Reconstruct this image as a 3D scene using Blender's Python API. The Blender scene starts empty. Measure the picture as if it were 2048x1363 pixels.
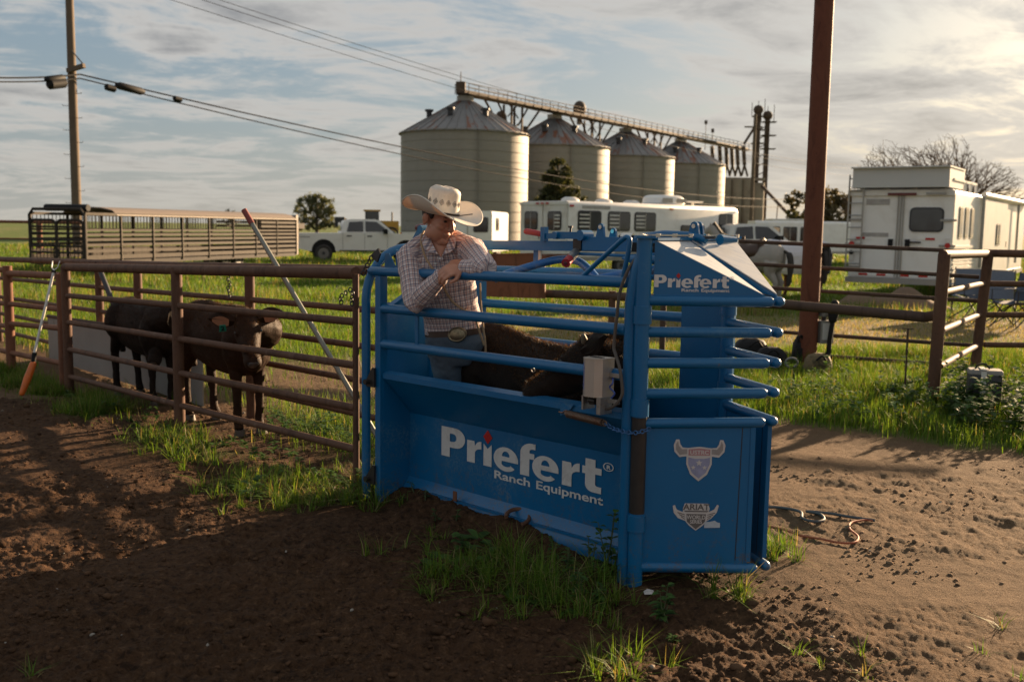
import bpy, bmesh, math, random
import numpy as np
from mathutils import Vector, Matrix, Quaternion

random.seed(7)
rng = np.random.default_rng(7)
R_ = math.radians
scene = bpy.context.scene
COL = scene.collection

# ------------------------------------------------------------------ camera
CAM_H, PITCH, ROLL, FPX = 1.62, R_(6.5), 0.015, 1991.0
cam_data = bpy.data.cameras.new('camera')
cam = bpy.data.objects.new('camera', cam_data)
COL.objects.link(cam)
cam_data.sensor_width = 36.0
cam_data.lens = 36.0 * FPX / 2048.0
cam_data.clip_start = 0.05
cam_data.clip_end = 6000.0
cam.matrix_world = (Matrix.Translation((0, 0, CAM_H)) @ Matrix.Rotation(math.pi / 2 - PITCH, 4, 'X')
                    @ Matrix.Rotation(ROLL, 4, 'Z'))
cam_data.dof.use_dof = True
cam_data.dof.focus_distance = 5.1
cam_data.dof.aperture_fstop = 3.2
scene.camera = cam
scene.view_settings.view_transform = 'Standard'
scene.view_settings.look = 'None'
scene.view_settings.gamma = 1.0
scene.view_settings.use_curve_mapping = False
scene.view_settings.exposure = 1.70
scene.render.resolution_x, scene.render.resolution_y = 1024, 681
scene.cycles.max_bounces = 6
scene.cycles.transparent_max_bounces = 8

# ------------------------------------------------------------------ sky and sun
SUN_AZ, SUN_EL = R_(43.0), R_(13.0)          # azimuth to the right of +Y
SUN = Vector((math.sin(SUN_AZ) * math.cos(SUN_EL), math.cos(SUN_AZ) * math.cos(SUN_EL), math.sin(SUN_EL)))
world = bpy.data.worlds.new('World')
scene.world = world
world.use_nodes = True


class NT:
    """small helper to write node trees"""
    def __init__(self, tree):
        self.t = tree
    def n(self, typ, props=None, **inp):
        nd = self.t.nodes.new(typ)
        for k, v in (props or {}).items():
            setattr(nd, k, v)
        for k, v in inp.items():
            key = int(k[1:]) if k[0] == '_' and k[1:].isdigit() else k.replace('__', ' ')
            s = nd.inputs[key]
            if isinstance(v, bpy.types.NodeSocket):
                self.t.links.new(v, s)
            else:
                s.default_value = v
        return nd
    def math(self, op, a, b=0.0, c=0.0, clamp=False):
        nd = self.n('ShaderNodeMath', {'operation': op, 'use_clamp': clamp}, _0=a, _1=b, _2=c)
        return nd.outputs[0]
    def vmath(self, op, a, b=(0, 0, 0), out=0):
        nd = self.n('ShaderNodeVectorMath', {'operation': op}, _0=a, _1=b)
        return nd.outputs[out]
    def mix(self, f, a, b, mode='MIX'):
        nd = self.t.nodes.new('ShaderNodeMix')
        nd.data_type = 'RGBA'
        nd.blend_type = mode
        for s, v in ((nd.inputs[0], f), (nd.inputs[6], a), (nd.inputs[7], b)):
            if isinstance(v, bpy.types.NodeSocket):
                self.t.links.new(v, s)
            else:
                s.default_value = v if not isinstance(v, tuple) or len(v) == 4 else (*v, 1)
        return nd.outputs[2]
    def ramp(self, f, stops, interp='LINEAR'):
        nd = self.t.nodes.new('ShaderNodeValToRGB')
        self.t.links.new(f, nd.inputs[0])
        cr = nd.color_ramp
        cr.interpolation = interp
        while len(cr.elements) < len(stops):
            cr.elements.new(0.5)
        for e, (p, c) in zip(cr.elements, stops):
            e.position = p
            e.color = (c, c, c, 1) if isinstance(c, (int, float)) else (*c, 1)
        return nd.outputs[0]
    def smooth(self, x, a, b):
        nd = self.n('ShaderNodeMapRange', {'interpolation_type': 'SMOOTHSTEP'}, _0=x, _1=a, _2=b, _3=0.0, _4=1.0)
        return nd.outputs[0]
    def noise(self, vec, scale, detail=4.0, rough=0.55, dist=0.0, out=0):
        nd = self.n('ShaderNodeTexNoise', None, Vector=vec, Scale=scale, Detail=detail, Roughness=rough, Distortion=dist)
        return nd.outputs[out]
    def link(self, a, b):
        self.t.links.new(a, b)


def build_world():
    t = NT(world.node_tree)
    world.node_tree.nodes.clear()
    out = t.n('ShaderNodeOutputWorld')
    bg = t.n('ShaderNodeBackground')
    t.link(bg.outputs[0], out.inputs[0])
    sky = t.n('ShaderNodeTexSky')
    sky.sky_type = 'NISHITA'
    sky.sun_disc = False
    sky.sun_elevation = SUN_EL
    sky.sun_rotation = SUN_AZ
    sky.altitude = 50
    sky.air_density = 1.0
    sky.dust_density = 2.2
    sky.ozone_density = 1.2
    d = t.n('ShaderNodeTexCoord').outputs['Generated']
    d = t.vmath('NORMALIZE', d)
    sep = t.n('ShaderNodeSeparateXYZ', None, _0=d)
    zc = t.math('MAXIMUM', sep.outputs[2], 0.0)
    inv = t.math('DIVIDE', 1.0, t.math('ADD', zc, 0.13))
    px = t.math('MULTIPLY', sep.outputs[0], inv)
    py = t.math('MULTIPLY', sep.outputs[1], inv)
    # streaks lie along one direction of the cloud sheet
    pv = t.n('ShaderNodeCombineXYZ', None, _0=t.math('ADD', t.math('MULTIPLY', px, 0.50), t.math('MULTIPLY', py, 0.14)),
             _1=t.math('SUBTRACT', t.math('MULTIPLY', py, 0.72), t.math('MULTIPLY', px, 0.20)), _2=0.37).outputs[0]
    n_big = t.noise(pv, 0.9, 3.0, 0.5, 0.6)
    n_mid = t.noise(pv, 2.1, 9.0, 0.62, 0.7)
    n_fine = t.noise(pv, 5.5, 9.0, 0.66, 0.9)
    cover = t.math('ADD', t.math('MULTIPLY', n_mid, 0.62), t.math('ADD', t.math('MULTIPLY', n_big, 0.36), t.math('MULTIPLY', n_fine, 0.26)))
    thin = t.smooth(cover, 0.53, 0.645)                   # veil
    thick = t.smooth(cover, 0.60, 0.80)                  # grey bellies
    sunang = t.vmath('DOT_PRODUCT', d, tuple(SUN), out=1)
    glow = t.math('POWER', t.math('MAXIMUM', sunang, 0.0), 9.0)
    glow2 = t.math('POWER', t.math('MAXIMUM', sunang, 0.0), 60.0)
    # cloud colours: sun-ward clouds scatter forward and turn white-gold
    bright = t.mix(glow, (0.70, 0.68, 0.65), (0.92, 0.86, 0.76))
    bright = t.mix(t.math('MULTIPLY', glow2, 0.30), bright, (1.45, 1.36, 1.2))
    belly = t.mix(glow, (0.31, 0.315, 0.33), (0.60, 0.565, 0.51))
    cloud = t.mix(thick, bright, belly)
    clear = t.mix(1.0, sky.outputs[0], (0.14, 0.14, 0.14), 'MULTIPLY')
    clear = t.mix(0.70, clear, t.mix(glow, (0.32, 0.42, 0.51), (0.74, 0.72, 0.67)))
    col = t.mix(t.math('MULTIPLY', thin, 0.92), clear, cloud)
    # warm, milky air low down
    low = t.math('POWER', t.math('SUBTRACT', 1.0, t.math('MINIMUM', t.math('MULTIPLY', zc, 5.2), 1.0)), 2.2)
    lowcol = t.mix(t.math('POWER', t.math('MAXIMUM', sunang, 0.0), 4.0), (0.62, 0.58, 0.49), (1.10, 0.93, 0.69))
    col = t.mix(t.math('MULTIPLY', low, 0.70), col, lowcol)
    t.link(col, bg.inputs['Color'])
    bg.inputs['Strength'].default_value = SKY_STRENGTH


SKY_STRENGTH = 0.258
build_world()
sun_data = bpy.data.lights.new('sun', 'SUN')
sun_data.energy = 5.0
sun_data.angle = R_(0.9)
sun_data.color = (1.0, 0.70, 0.42)
sun = bpy.data.objects.new('sun', sun_data)
COL.objects.link(sun)
sun.location = (30, 40, 30)
sun.rotation_euler = SUN.to_track_quat('Z', 'Y').to_euler()

# ------------------------------------------------------------------ pixel helper (2048 x 1363 photograph)
CM = np.array(cam.matrix_world.to_3x3())
def ray(x, y):
    return CM @ np.array([(x - 1024) / FPX, -(y - 681.5) / FPX, -1.0])
def gnd(x, y, z=0.0):
    d = ray(x, y)
    t = (z - CAM_H) / d[2]
    return Vector((d[0] * t, d[1] * t, z))
def at(x, y, Y):
    d = ray(x, y)
    return Vector((d[0] * Y / d[1], Y, CAM_H + d[2] * Y / d[1]))
def proj(p):
    q = CM.T @ (np.array(p, float) - np.array([0, 0, CAM_H]))
    return (1024 + FPX * q[0] / -q[2], 681.5 - FPX * q[1] / -q[2])

# ------------------------------------------------------------------ noise in numpy
def _hash(ix, iy, s):
    h = (ix.astype(np.int64) * 374761393 + iy.astype(np.int64) * 668265263 + s * 974634777) & 0xffffffff
    h = ((h ^ (h >> 13)) * 1274126177) & 0xffffffff
    return ((h ^ (h >> 16)) & 0xffff) / 65535.0
def vnoise(x, y, s=0):
    x = np.asarray(x, float); y = np.asarray(y, float)
    ix = np.floor(x); iy = np.floor(y)
    fx = x - ix; fy = y - iy
    fx = fx * fx * (3 - 2 * fx); fy = fy * fy * (3 - 2 * fy)
    a = _hash(ix, iy, s); b = _hash(ix + 1, iy, s); c = _hash(ix, iy + 1, s); d = _hash(ix + 1, iy + 1, s)
    return (a * (1 - fx) + b * fx) * (1 - fy) + (c * (1 - fx) + d * fx) * fy
def fbm(x, y, s=0, o=4, g=0.5):
    v = 0; a = 1; tot = 0
    for i in range(o):
        v = v + a * vnoise(x * 2 ** i + 17.3 * i, y * 2 ** i - 9.1 * i, s + i); tot += a; a *= g
    return v / tot
def sstep(a, b, x):
    t = np.clip((x - a) / (b - a), 0, 1)
    return t * t * (3 - 2 * t)

# ------------------------------------------------------------------ mesh builder
class MB:
    def __init__(self):
        self.v = []; self.f = []; self.fm = []
        self.m = 0
    def add(self, vs, fs):
        o = len(self.v)
        self.v.extend([tuple(p) for p in vs])
        for f in fs:
            self.f.append([i + o for i in f]); self.fm.append(self.m)
        return self
    def box(self, c, s, rot=None):
        c = Vector(c); h = Vector(s) * 0.5
        R = rot if rot is not None else Matrix.Identity(3)
        vs = [c + R @ Vector((x * h.x, y * h.y, z * h.z)) for x in (-1, 1) for y in (-1, 1) for z in (-1, 1)]
        return self.add(vs, [(0, 1, 3, 2), (4, 6, 7, 5), (0, 4, 5, 1), (2, 3, 7, 6), (0, 2, 6, 4), (1, 5, 7, 3)])
    def beam(self, a, b, w, h, up=(0, 0, 1)):
        a = Vector(a); b = Vector(b); d = (b - a)
        L = d.length; d.normalize()
        s = d.cross(Vector(up))
        if s.length < 1e-4: s = d.cross(Vector((1, 0, 0)))
        s.normalize(); u = s.cross(d)
        R = Matrix((d, s, u)).transposed()
        return self.box((a + b) / 2, (L, w, h), R)
    def tube(self, pts, r, n=12, caps=True, dome=False):
        pts = [Vector(p) for p in pts]
        rs = r if isinstance(r, (list, tuple)) else [r] * len(pts)
        if dome:   # rounded ends
            def ext(p, q, rr):
                d = (p - q).normalized()
                return [(p + d * rr * math.sin(a), rr * math.cos(a)) for a in (R_(30), R_(60), R_(82))]
            e = ext(pts[-1], pts[-2], rs[-1]); s = ext(pts[0], pts[1], rs[0])
            pts = [p for p, _ in reversed(s)] + pts + [p for p, _ in e]
            rs = [q for _, q in reversed(s)] + list(rs) + [q for _, q in e]
        rings = []
        N = None
        for i, p in enumerate(pts):
            d = (pts[min(i + 1, len(pts) - 1)] - pts[max(i - 1, 0)]).normalized()
            if N is None:
                N = d.cross(Vector((0, 0, 1)))
                if N.length < 1e-3: N = d.cross(Vector((0, 1, 0)))
                N.normalize()
            else:
                N = (N - d * N.dot(d))
                N.normalize()
            B = d.cross(N)
            rings.append([p + (N * math.cos(k * 2 * math.pi / n) + B * math.sin(k * 2 * math.pi / n)) * rs[i] for k in range(n)])
        return self.loft(rings, caps)
    def loft(self, rings, caps=True, closed=False):
        n = len(rings[0]); vs = [p for r in rings for p in r]; fs = []
        m = len(rings)
        for i in range(m - (0 if closed else 1)):
            j = (i + 1) % m
            for k in range(n):
                fs.append((i * n + k, i * n + (k + 1) % n, j * n + (k + 1) % n, j * n + k))
        if caps and not closed:
            fs.append(tuple(range(n - 1, -1, -1)))
            fs.append(tuple((m - 1) * n + k for k in range(n)))
        return self.add(vs, fs)
    def ell(self, c, s, rot=None, nu=16, nv=10):
        c = Vector(c); R = rot if rot is not None else Matrix.Identity(3)
        rings = []
        for i in range(nv + 1):
            a = math.pi * min(max(i / nv, 0.02), 0.98)
            rings.append([c + R @ Vector((s[0] * math.sin(a) * math.cos(2 * math.pi * k / nu), s[1] * math.sin(a) * math.sin(2 * math.pi * k / nu), s[2] * math.cos(a))) for k in range(nu)])
        return self.loft(rings, True)
    def poly(self, pts, nrm, th):
        """flat plate: outline pts (3-D), thickness th towards nrm"""
        n = len(pts); nv = Vector(nrm).normalized() * th
        vs = [Vector(p) for p in pts] + [Vector(p) + nv for p in pts]
        fs = [tuple(range(n - 1, -1, -1)), tuple(range(n, 2 * n))] + [(i, (i + 1) % n, n + (i + 1) % n, n + i) for i in range(n)]
        return self.add(vs, fs)
    def quad(self, a, b, c, d):
        return self.add([a, b, c, d], [(0, 1, 2, 3)])
    def ring(self, c, R, r, axis, n=28, m=10):
        ax = Vector(axis).normalized()
        a = ax.cross(Vector((0, 0, 1)))
        if a.length < 1e-3: a = Vector((1, 0, 0))
        a.normalize(); b = ax.cross(a); c = Vector(c)
        rings = []
        for i in range(n):
            t = 2 * math.pi * i / n; o = a * math.cos(t) + b * math.sin(t)
            rings.append([c + o * (R + r * math.cos(2 * math.pi * k / m)) + ax * r * math.sin(2 * math.pi * k / m) for k in range(m)])
        return self.loft(rings, False, True)
    def mesh(self, name, smooth=True, angle=40):
        me = bpy.data.meshes.new(name)
        me.from_pydata([tuple(p) for p in self.v], [], self.f)
        bm = bmesh.new(); bm.from_mesh(me)
        bmesh.ops.recalc_face_normals(bm, faces=bm.faces)
        if smooth:
            ca = math.radians(angle)
            for f in bm.faces: f.smooth = True
            for e in bm.edges:
                if len(e.link_faces) == 2 and e.calc_face_angle(0) > ca: e.smooth = False
        bm.to_mesh(me); bm.free()
        return me
    def build(self, name, mat, parent=None, smooth=True, angle=40):
        me = self.mesh(name, smooth, angle)
        mats = mat if isinstance(mat, (list, tuple)) else [mat]
        for m in mats: me.materials.append(m)
        if len(mats) > 1:
            for p, k in zip(me.polygons, self.fm): p.material_index = k
        return link(name, me, parent)


def link(name, me, parent=None):
    o = bpy.data.objects.new(name, me)
    COL.objects.link(o)
    if parent is not None:
        o.parent = parent
        o.matrix_parent_inverse = world_of(parent).inverted()
    return o
def world_of(o):
    m = Matrix.LocRotScale(o.location, o.rotation_euler, o.scale)
    return (world_of(o.parent) @ o.matrix_parent_inverse @ m) if o.parent else m
def tag(o, label, cat=None, group=None, kind=None):
    if label: o['label'] = label
    if cat: o['category'] = cat
    if group: o['group'] = group
    if kind: o['kind'] = kind
    return o
def thing(name, label, cat, loc=(0, 0, 0), rz=0.0, group=None):
    o = bpy.data.objects.new(name, None)
    COL.objects.link(o)
    o.location = loc; o.rotation_euler = (0, 0, rz)
    o.empty_display_size = 0.2
    return tag(o, label, cat, group)
def copy_tree(o, parent=None):
    c = o.copy(); COL.objects.link(c)
    if parent is not None:
        c.parent = parent; c.matrix_parent_inverse = o.matrix_parent_inverse.copy()
    for ch in list(o.children): copy_tree(ch, c)
    return c
def arc(c, a, b, r, t0, t1, n):
    c = Vector(c); a = Vector(a); b = Vector(b)
    return [c + (a * math.cos(R_(t0 + (t1 - t0) * i / n)) + b * math.sin(R_(t0 + (t1 - t0) * i / n))) * r for i in range(n + 1)]
def bez(p0, p1, p2, p3, n=10):
    p0, p1, p2, p3 = map(Vector, (p0, p1, p2, p3))
    return [((1 - t) ** 3) * p0 + 3 * (1 - t) ** 2 * t * p1 + 3 * (1 - t) * t * t * p2 + t ** 3 * p3 for t in [i / n for i in range(n + 1)]]
def crom(pts, n=6):
    """smooth path through points"""
    P = [Vector(p) for p in pts]; P = [P[0] * 2 - P[1]] + P + [P[-1] * 2 - P[-2]]
    out = []
    for i in range(1, len(P) - 2):
        for k in range(n):
            t = k / n
            out.append(0.5 * ((2 * P[i]) + (P[i + 1] - P[i - 1]) * t + (2 * P[i - 1] - 5 * P[i] + 4 * P[i + 1] - P[i + 2]) * t * t + (3 * P[i] - P[i - 1] - 3 * P[i + 1] + P[i + 2]) * t ** 3))
    out.append(P[-2])
    return out
def text_mesh(body, size, bold=0.0, align='LEFT', xs=1.0, extrude=0.0):
    cu = bpy.data.curves.new('tmp_text', 'FONT')
    cu.body = body; cu.size = size; cu.offset = bold; cu.align_x = align; cu.extrude = extrude
    cu.resolution_u = 4
    o = bpy.data.objects.new('tmp_text', cu)
    COL.objects.link(o)
    dg = bpy.context.evaluated_depsgraph_get()
    me = bpy.data.meshes.new_from_object(o.evaluated_get(dg))
    bpy.data.objects.remove(o); bpy.data.curves.remove(cu)
    for v in me.vertices: v.co.x *= xs
    me.materials.clear()
    return me
def remesh(mbs, voxel, smooth_it=4, name='tmp'):
    """fuse overlapping closed shells into one continuous surface"""
    me = mbs.mesh(name, False)
    o = bpy.data.objects.new(name, me); COL.objects.link(o)
    m = o.modifiers.new('r', 'REMESH'); m.mode = 'VOXEL'; m.voxel_size = voxel; m.use_smooth_shade = True
    s = o.modifiers.new('s', 'SMOOTH'); s.factor = 0.5; s.iterations = smooth_it
    dg = bpy.context.evaluated_depsgraph_get()
    r = bpy.data.meshes.new_from_object(o.evaluated_get(dg))
    bpy.data.objects.remove(o); bpy.data.meshes.remove(me)
    for p in r.polygons: p.use_smooth = True
    return r

# ------------------------------------------------------------------ materials
MATS = {}
def mat(name):
    m = bpy.data.materials.new(name); m.use_nodes = True
    m.node_tree.nodes.clear()
    MATS[name] = m
    t = NT(m.node_tree)
    out = t.n('ShaderNodeOutputMaterial')
    return m, t, out
def principled(t, out, **kw):
    p = t.n('ShaderNodeBsdfPrincipled', None, **kw)
    t.link(p.outputs[0], out.inputs[0])
    return p
def bump(t, h, strength, dist=0.01):
    return t.n('ShaderNodeBump', None, Strength=strength, Distance=dist, Height=h).outputs[0]
def simple(name, col, rough=0.6, metal=0.0, var=0.12, scale=6.0, bmp=0.0, dirt=None, dirt_amt=0.0, spec=0.5):
    m, t, out = mat(name)
    c = t.n('ShaderNodeTexCoord').outputs['Object']
    n = t.noise(c, scale, 6.0, 0.6)
    a = tuple(x * (1 - var) for x in col); b = tuple(min(1, x * (1 + var)) for x in col)
    cc = t.mix(n, a, b)
    if dirt:
        n2 = t.noise(c, scale * 0.5, 8.0, 0.7, 0.4)
        cc = t.mix(t.math('MULTIPLY', t.smooth(n2, 0.46, 0.68), dirt_amt), cc, dirt)
    rr = t.math('ADD', t.math('MULTIPLY', n, 0.2), rough - 0.1)
    p = principled(t, out, Base__Color=cc, Roughness=rr, Metallic=metal)
    p.inputs['Specular IOR Level'].default_value = spec
    if bmp:
        t.link(bump(t, t.noise(c, scale * 8, 5.0, 0.6), bmp, 0.004), p.inputs['Normal'])
    return m

def chute_paint():
    m, t, out = mat('blue_powder_coat')
    c = t.n('ShaderNodeTexCoord').outputs['Object']
    g = t.n('ShaderNodeNewGeometry')
    n1 = t.noise(c, 3.0, 6.0, 0.6)
    n2 = t.noise(c, 14.0, 8.0, 0.72, 0.3)
    n3 = t.noise(c, 70.0, 5.0, 0.7)
    base = t.mix(n1, (0.0015, 0.098, 0.240), (0.0025, 0.127, 0.305))
    # dust that settled on the paint, worn metal, small rust chips
    dust = t.math('MULTIPLY', t.smooth(n2, 0.58, 0.84), 0.24)
    upz = t.n('ShaderNodeSeparateXYZ', None, _0=g.outputs['Normal']).outputs[2]
    dust = t.math('ADD', dust, t.math('MULTIPLY', t.smooth(upz, 0.35, 0.95), 0.12), clamp=True)
    zz = t.n('ShaderNodeSeparateXYZ', None, _0=g.outputs['Position']).outputs[2]
    mud = t.math('MULTIPLY', t.smooth(zz, 0.40, 0.03), t.smooth(t.math('ADD', t.math('MULTIPLY', n3, 0.5), t.math('MULTIPLY', n2, 0.5)), 0.50, 0.60))
    col = t.mix(dust, base, (0.11, 0.15, 0.18))
    col = t.mix(t.math('MULTIPLY', mud, 0.6), col, (0.11, 0.075, 0.05))
    chip = t.math('MULTIPLY', t.smooth(t.math('ADD', t.math('MULTIPLY', n3, 0.55), t.math('MULTIPLY', n2, 0.45)), 0.605, 0.64), t.smooth(n1, 0.48, 0.60))
    col = t.mix(t.math('MULTIPLY', chip, 0.8), col, (0.17, 0.085, 0.05))
    sc0 = t.noise(c, 2.2, 4.0, 0.6)
    worn = t.math('MULTIPLY', t.smooth(sc0, 0.55, 0.72), t.smooth(n3, 0.42, 0.60))
    col = t.mix(t.math('MULTIPLY', worn, 0.55), col, (0.11, 0.20, 0.28))
    scr = t.noise(t.vmath('MULTIPLY', c, (18, 18, 140)), 1.0, 3.0, 0.6)
    col = t.mix(t.math('MULTIPLY', t.smooth(scr, 0.70, 0.78), 0.35), col, (0.30, 0.33, 0.36))
    rough = t.math('ADD', 0.27, t.math('ADD', t.math('MULTIPLY', dust, 0.5), t.math('MULTIPLY', n2, 0.14)))
    p = principled(t, out, Base__Color=col, Roughness=rough)
    t.link(bump(t, n2, 0.12, 0.003), p.inputs['Normal'])
    return m
def rust_pipe(name='rusty_pipe', a=(0.070, 0.038, 0.026), b=(0.150, 0.074, 0.044), pale=(0.22, 0.16, 0.12)):
    m, t, out = mat(name)
    c = t.n('ShaderNodeTexCoord').outputs['Object']
    n1 = t.noise(c, 4.0, 8.0, 0.65)
    n2 = t.noise(c, 30.0, 6.0, 0.7)
    n3 = t.noise(t.vmath('MULTIPLY', c, (1, 1, 0.3)), 9.0, 8.0, 0.7, 0.5)
    n4 = t.noise(t.vmath('MULTIPLY', c, (2.5, 2.5, 0.6)), 3.0, 6.0, 0.65, 0.8)
    col = t.mix(n1, a, b)
    col = t.mix(t.math('MULTIPLY', t.smooth(n3, 0.55, 0.75), 0.5), col, pale)
    col = t.mix(t.math('MULTIPLY', t.smooth(n4, 0.50, 0.66), 0.55), col, (a[0] * 0.55, a[1] * 0.55, a[2] * 0.6))
    col = t.mix(t.math('MULTIPLY', t.smooth(n2, 0.58, 0.72), 0.6), col, tuple(x * 0.45 for x in a))
    p = principled(t, out, Base__Color=col, Roughness=t.math('ADD', 0.55, t.math('MULTIPLY', n2, 0.3)))
    p.inputs['Specular IOR Level'].default_value = 0.22
    t.link(bump(t, n2, 0.25, 0.004), p.inputs['Normal'])
    return m
def leafy(name, trans=0.45, rough=0.55):
    """foliage: colour from the blade's own colour attribute, light passes through"""
    m, t, out = mat(name)
    a = t.n('ShaderNodeAttribute', {'attribute_name': 'Col'}).outputs['Color']
    d = t.n('ShaderNodeBsdfPrincipled', None, Base__Color=a, Roughness=rough)
    d.inputs['Specular IOR Level'].default_value = 0.15
    tr = t.n('ShaderNodeBsdfTranslucent', None, Color=t.mix(1.0, a, (1.35, 1.25, 0.55), 'MULTIPLY'))
    mx = t.n('ShaderNodeMixShader', None, _0=trans, _1=d.outputs[0], _2=tr.outputs[0])
    t.link(mx.outputs[0], out.inputs[0])
    return m

M_BLUE = chute_paint()
M_PIPE = rust_pipe()
M_PIPE_DARK = rust_pipe('weathered_pipe', (0.055, 0.036, 0.028), (0.10, 0.062, 0.045), (0.15, 0.12, 0.095))
M_RUST = rust_pipe('rusty_sheet', (0.13, 0.055, 0.03), (0.24, 0.10, 0.055), (0.20, 0.12, 0.08))
M_GREASE = simple('greasy_steel', (0.035, 0.03, 0.028), 0.45, 0.3, 0.4, 20)
M_STEEL = simple('bare_steel', (0.42, 0.41, 0.39), 0.38, 0.85, 0.25, 25, 0.1, (0.2, 0.12, 0.08), 0.5)
M_CHROME = simple('bright_metal', (0.62, 0.60, 0.56), 0.25, 1.0, 0.1, 20)
M_WHITE_VINYL = simple('white_vinyl', (0.62, 0.60, 0.58), 0.45, 0, 0.10, 30, 0.0, (0.30, 0.26, 0.23), 0.35)
M_RED_VINYL = simple('red_vinyl', (0.42, 0.012, 0.012), 0.45, 0, 0.12, 30)
M_RED_GRIP = simple('red_grip', (0.36, 0.018, 0.022), 0.5, 0, 0.2, 40, 0.05)
M_MAROON_GRIP = simple('maroon_grip', (0.12, 0.02, 0.02), 0.5, 0, 0.2, 40)
M_BLACK = simple('black_rubber', (0.012, 0.012, 0.013), 0.65, 0, 0.25, 30, spec=0.2)
M_DARK = simple('dark_metal', (0.045, 0.045, 0.05), 0.5, 0.5, 0.25, 30)
M_ALU = simple('tan_aluminium', (0.50, 0.43, 0.37), 0.42, 0.55, 0.08, 14, 0.04, (0.30, 0.24, 0.19), 0.3)
M_WHITE = simple('white_paint', (0.74, 0.73, 0.70), 0.32, 0, 0.04, 3, 0.0, (0.50, 0.45, 0.38), 0.35)
M_WHITE2 = simple('dusty_white_paint', (0.66, 0.64, 0.60), 0.4, 0, 0.06, 3, 0.0, (0.42, 0.37, 0.30), 0.5)
M_GLASS = simple('dark_glass', (0.012, 0.014, 0.016), 0.06, 0, 0.1, 4, spec=0.8)
M_REDLIGHT = simple('red_lens', (0.40, 0.01, 0.012), 0.2, 0, 0.1, 30)
M_TYRE = simple('tyre_rubber', (0.022, 0.021, 0.020), 0.75, 0, 0.3, 30, 0.1, (0.10, 0.08, 0.06), 0.4)
M_TRIM = simple('grey_trim', (0.30, 0.29, 0.27), 0.4, 0.4, 0.12, 12)
M_ORANGE = simple('orange_plastic', (0.62, 0.13, 0.015), 0.45, 0, 0.15, 30, 0.0, (0.2, 0.1, 0.05), 0.4)
# ================================================================== ground
AX = Vector((-0.695, 0.719, 0)); AX.normalize()          # chute axis, towards the back
AV = Vector((AX.y, -AX.x, 0))                            # across, away from the arena
C0 = Vector((0.53, 4.43, 0))                             # near front frame post
def st(x, y):
    dx = x - C0.x; dy = y - C0.y
    return dx * AX.x + dy * AX.y, dx * AV.x + dy * AV.y
_b0 = gnd(1545, 842); _b1 = gnd(2048, 908)
def zones(x, y):
    """grass density, dryness, blade height, sandy soil share"""
    s, t = st(x, y)
    n = fbm(x * 0.55, y * 0.55, 3, 4); n2 = fbm(x * 1.7, y * 1.7, 11, 3)
    front = t < 0.05
    # strip of grass along the foot of the alley fence
    strip = np.exp(-((t + 0.16) / 0.26) ** 2) * sstep(1.85, 2.1, s) * (0.05 + 1.3 * sstep(0.45, 0.62, n2))
    strip = strip * np.where(s > 5.5, 1.25, 1.0) * (1 - 0.75 * sstep(3.1, 3.7, s) * (1 - sstep(4.6, 5.6, s)))
    alley = (t > 0.05) & (t < 0.80) & (s > 1.6)
    al = np.where(alley, 0.10 * sstep(0.5, 0.6, n2) + 0.9 * sstep(0.50, 0.74, t) * sstep(1.9, 2.4, s) * (1 - sstep(3.4, 4.2, s)), 0)
    # field behind
    bline = _b0.y + (x - _b0.x) * (_b1.y - _b0.y) / (_b1.x - _b0.x)
    right = (s < 1.9)
    fr = sstep(-0.15, 0.35, y - bline + (n2 - 0.5) * 0.9) * (x > 0.8)
    dirtpatch = np.exp(-(((x + 1.6) / 2.2) ** 2 + ((y - 10.3) / 2.1) ** 2) ** 2)
    fl = sstep(0.82, 1.0, t) * (1 - 0.97 * dirtpatch) * (s > 1.9)
    under = (x > -1.2) & (x < 2.0) & (s < 1.9) & (t > 0.7)
    fu = sstep(8.2, 9.6, y + (n2 - 0.5))
    g = np.where(front, strip, np.where(alley, al, np.where(right, np.where(x < 1.6, fu, fr), fl)))
    # a worn dry lane between the pens and the trailers
    dry = np.exp(-((y - 15.8 - 0.12 * x) / 2.6) ** 2) * sstep(-1.5, 1.2, x)
    g = g * (1 - 0.35 * dry)
    h = 0.10 + 0.10 * n
    h = np.where((y < 13.2) & (x > 1.2) & (~front), 0.10 + 0.22 * n2 ** 1.5, h)
    h = np.where(dry > 0.35, 0.07, h)
    h = np.where(y > 19, 0.10 + 0.20 * sstep(0.45, 0.65, n), h)
    h = np.where(front, 0.06 + 0.13 * n2, h)
    sandy = np.clip(sstep(0.6, 1.9, x) * (y < 9.5) + dirtpatch + (y > 9), 0, 1)
    return np.clip(g, 0, 1.3), np.clip(dry + 0.35 * sstep(0.5, 0.7, n) * (y > 12), 0, 1), h, sandy
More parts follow.
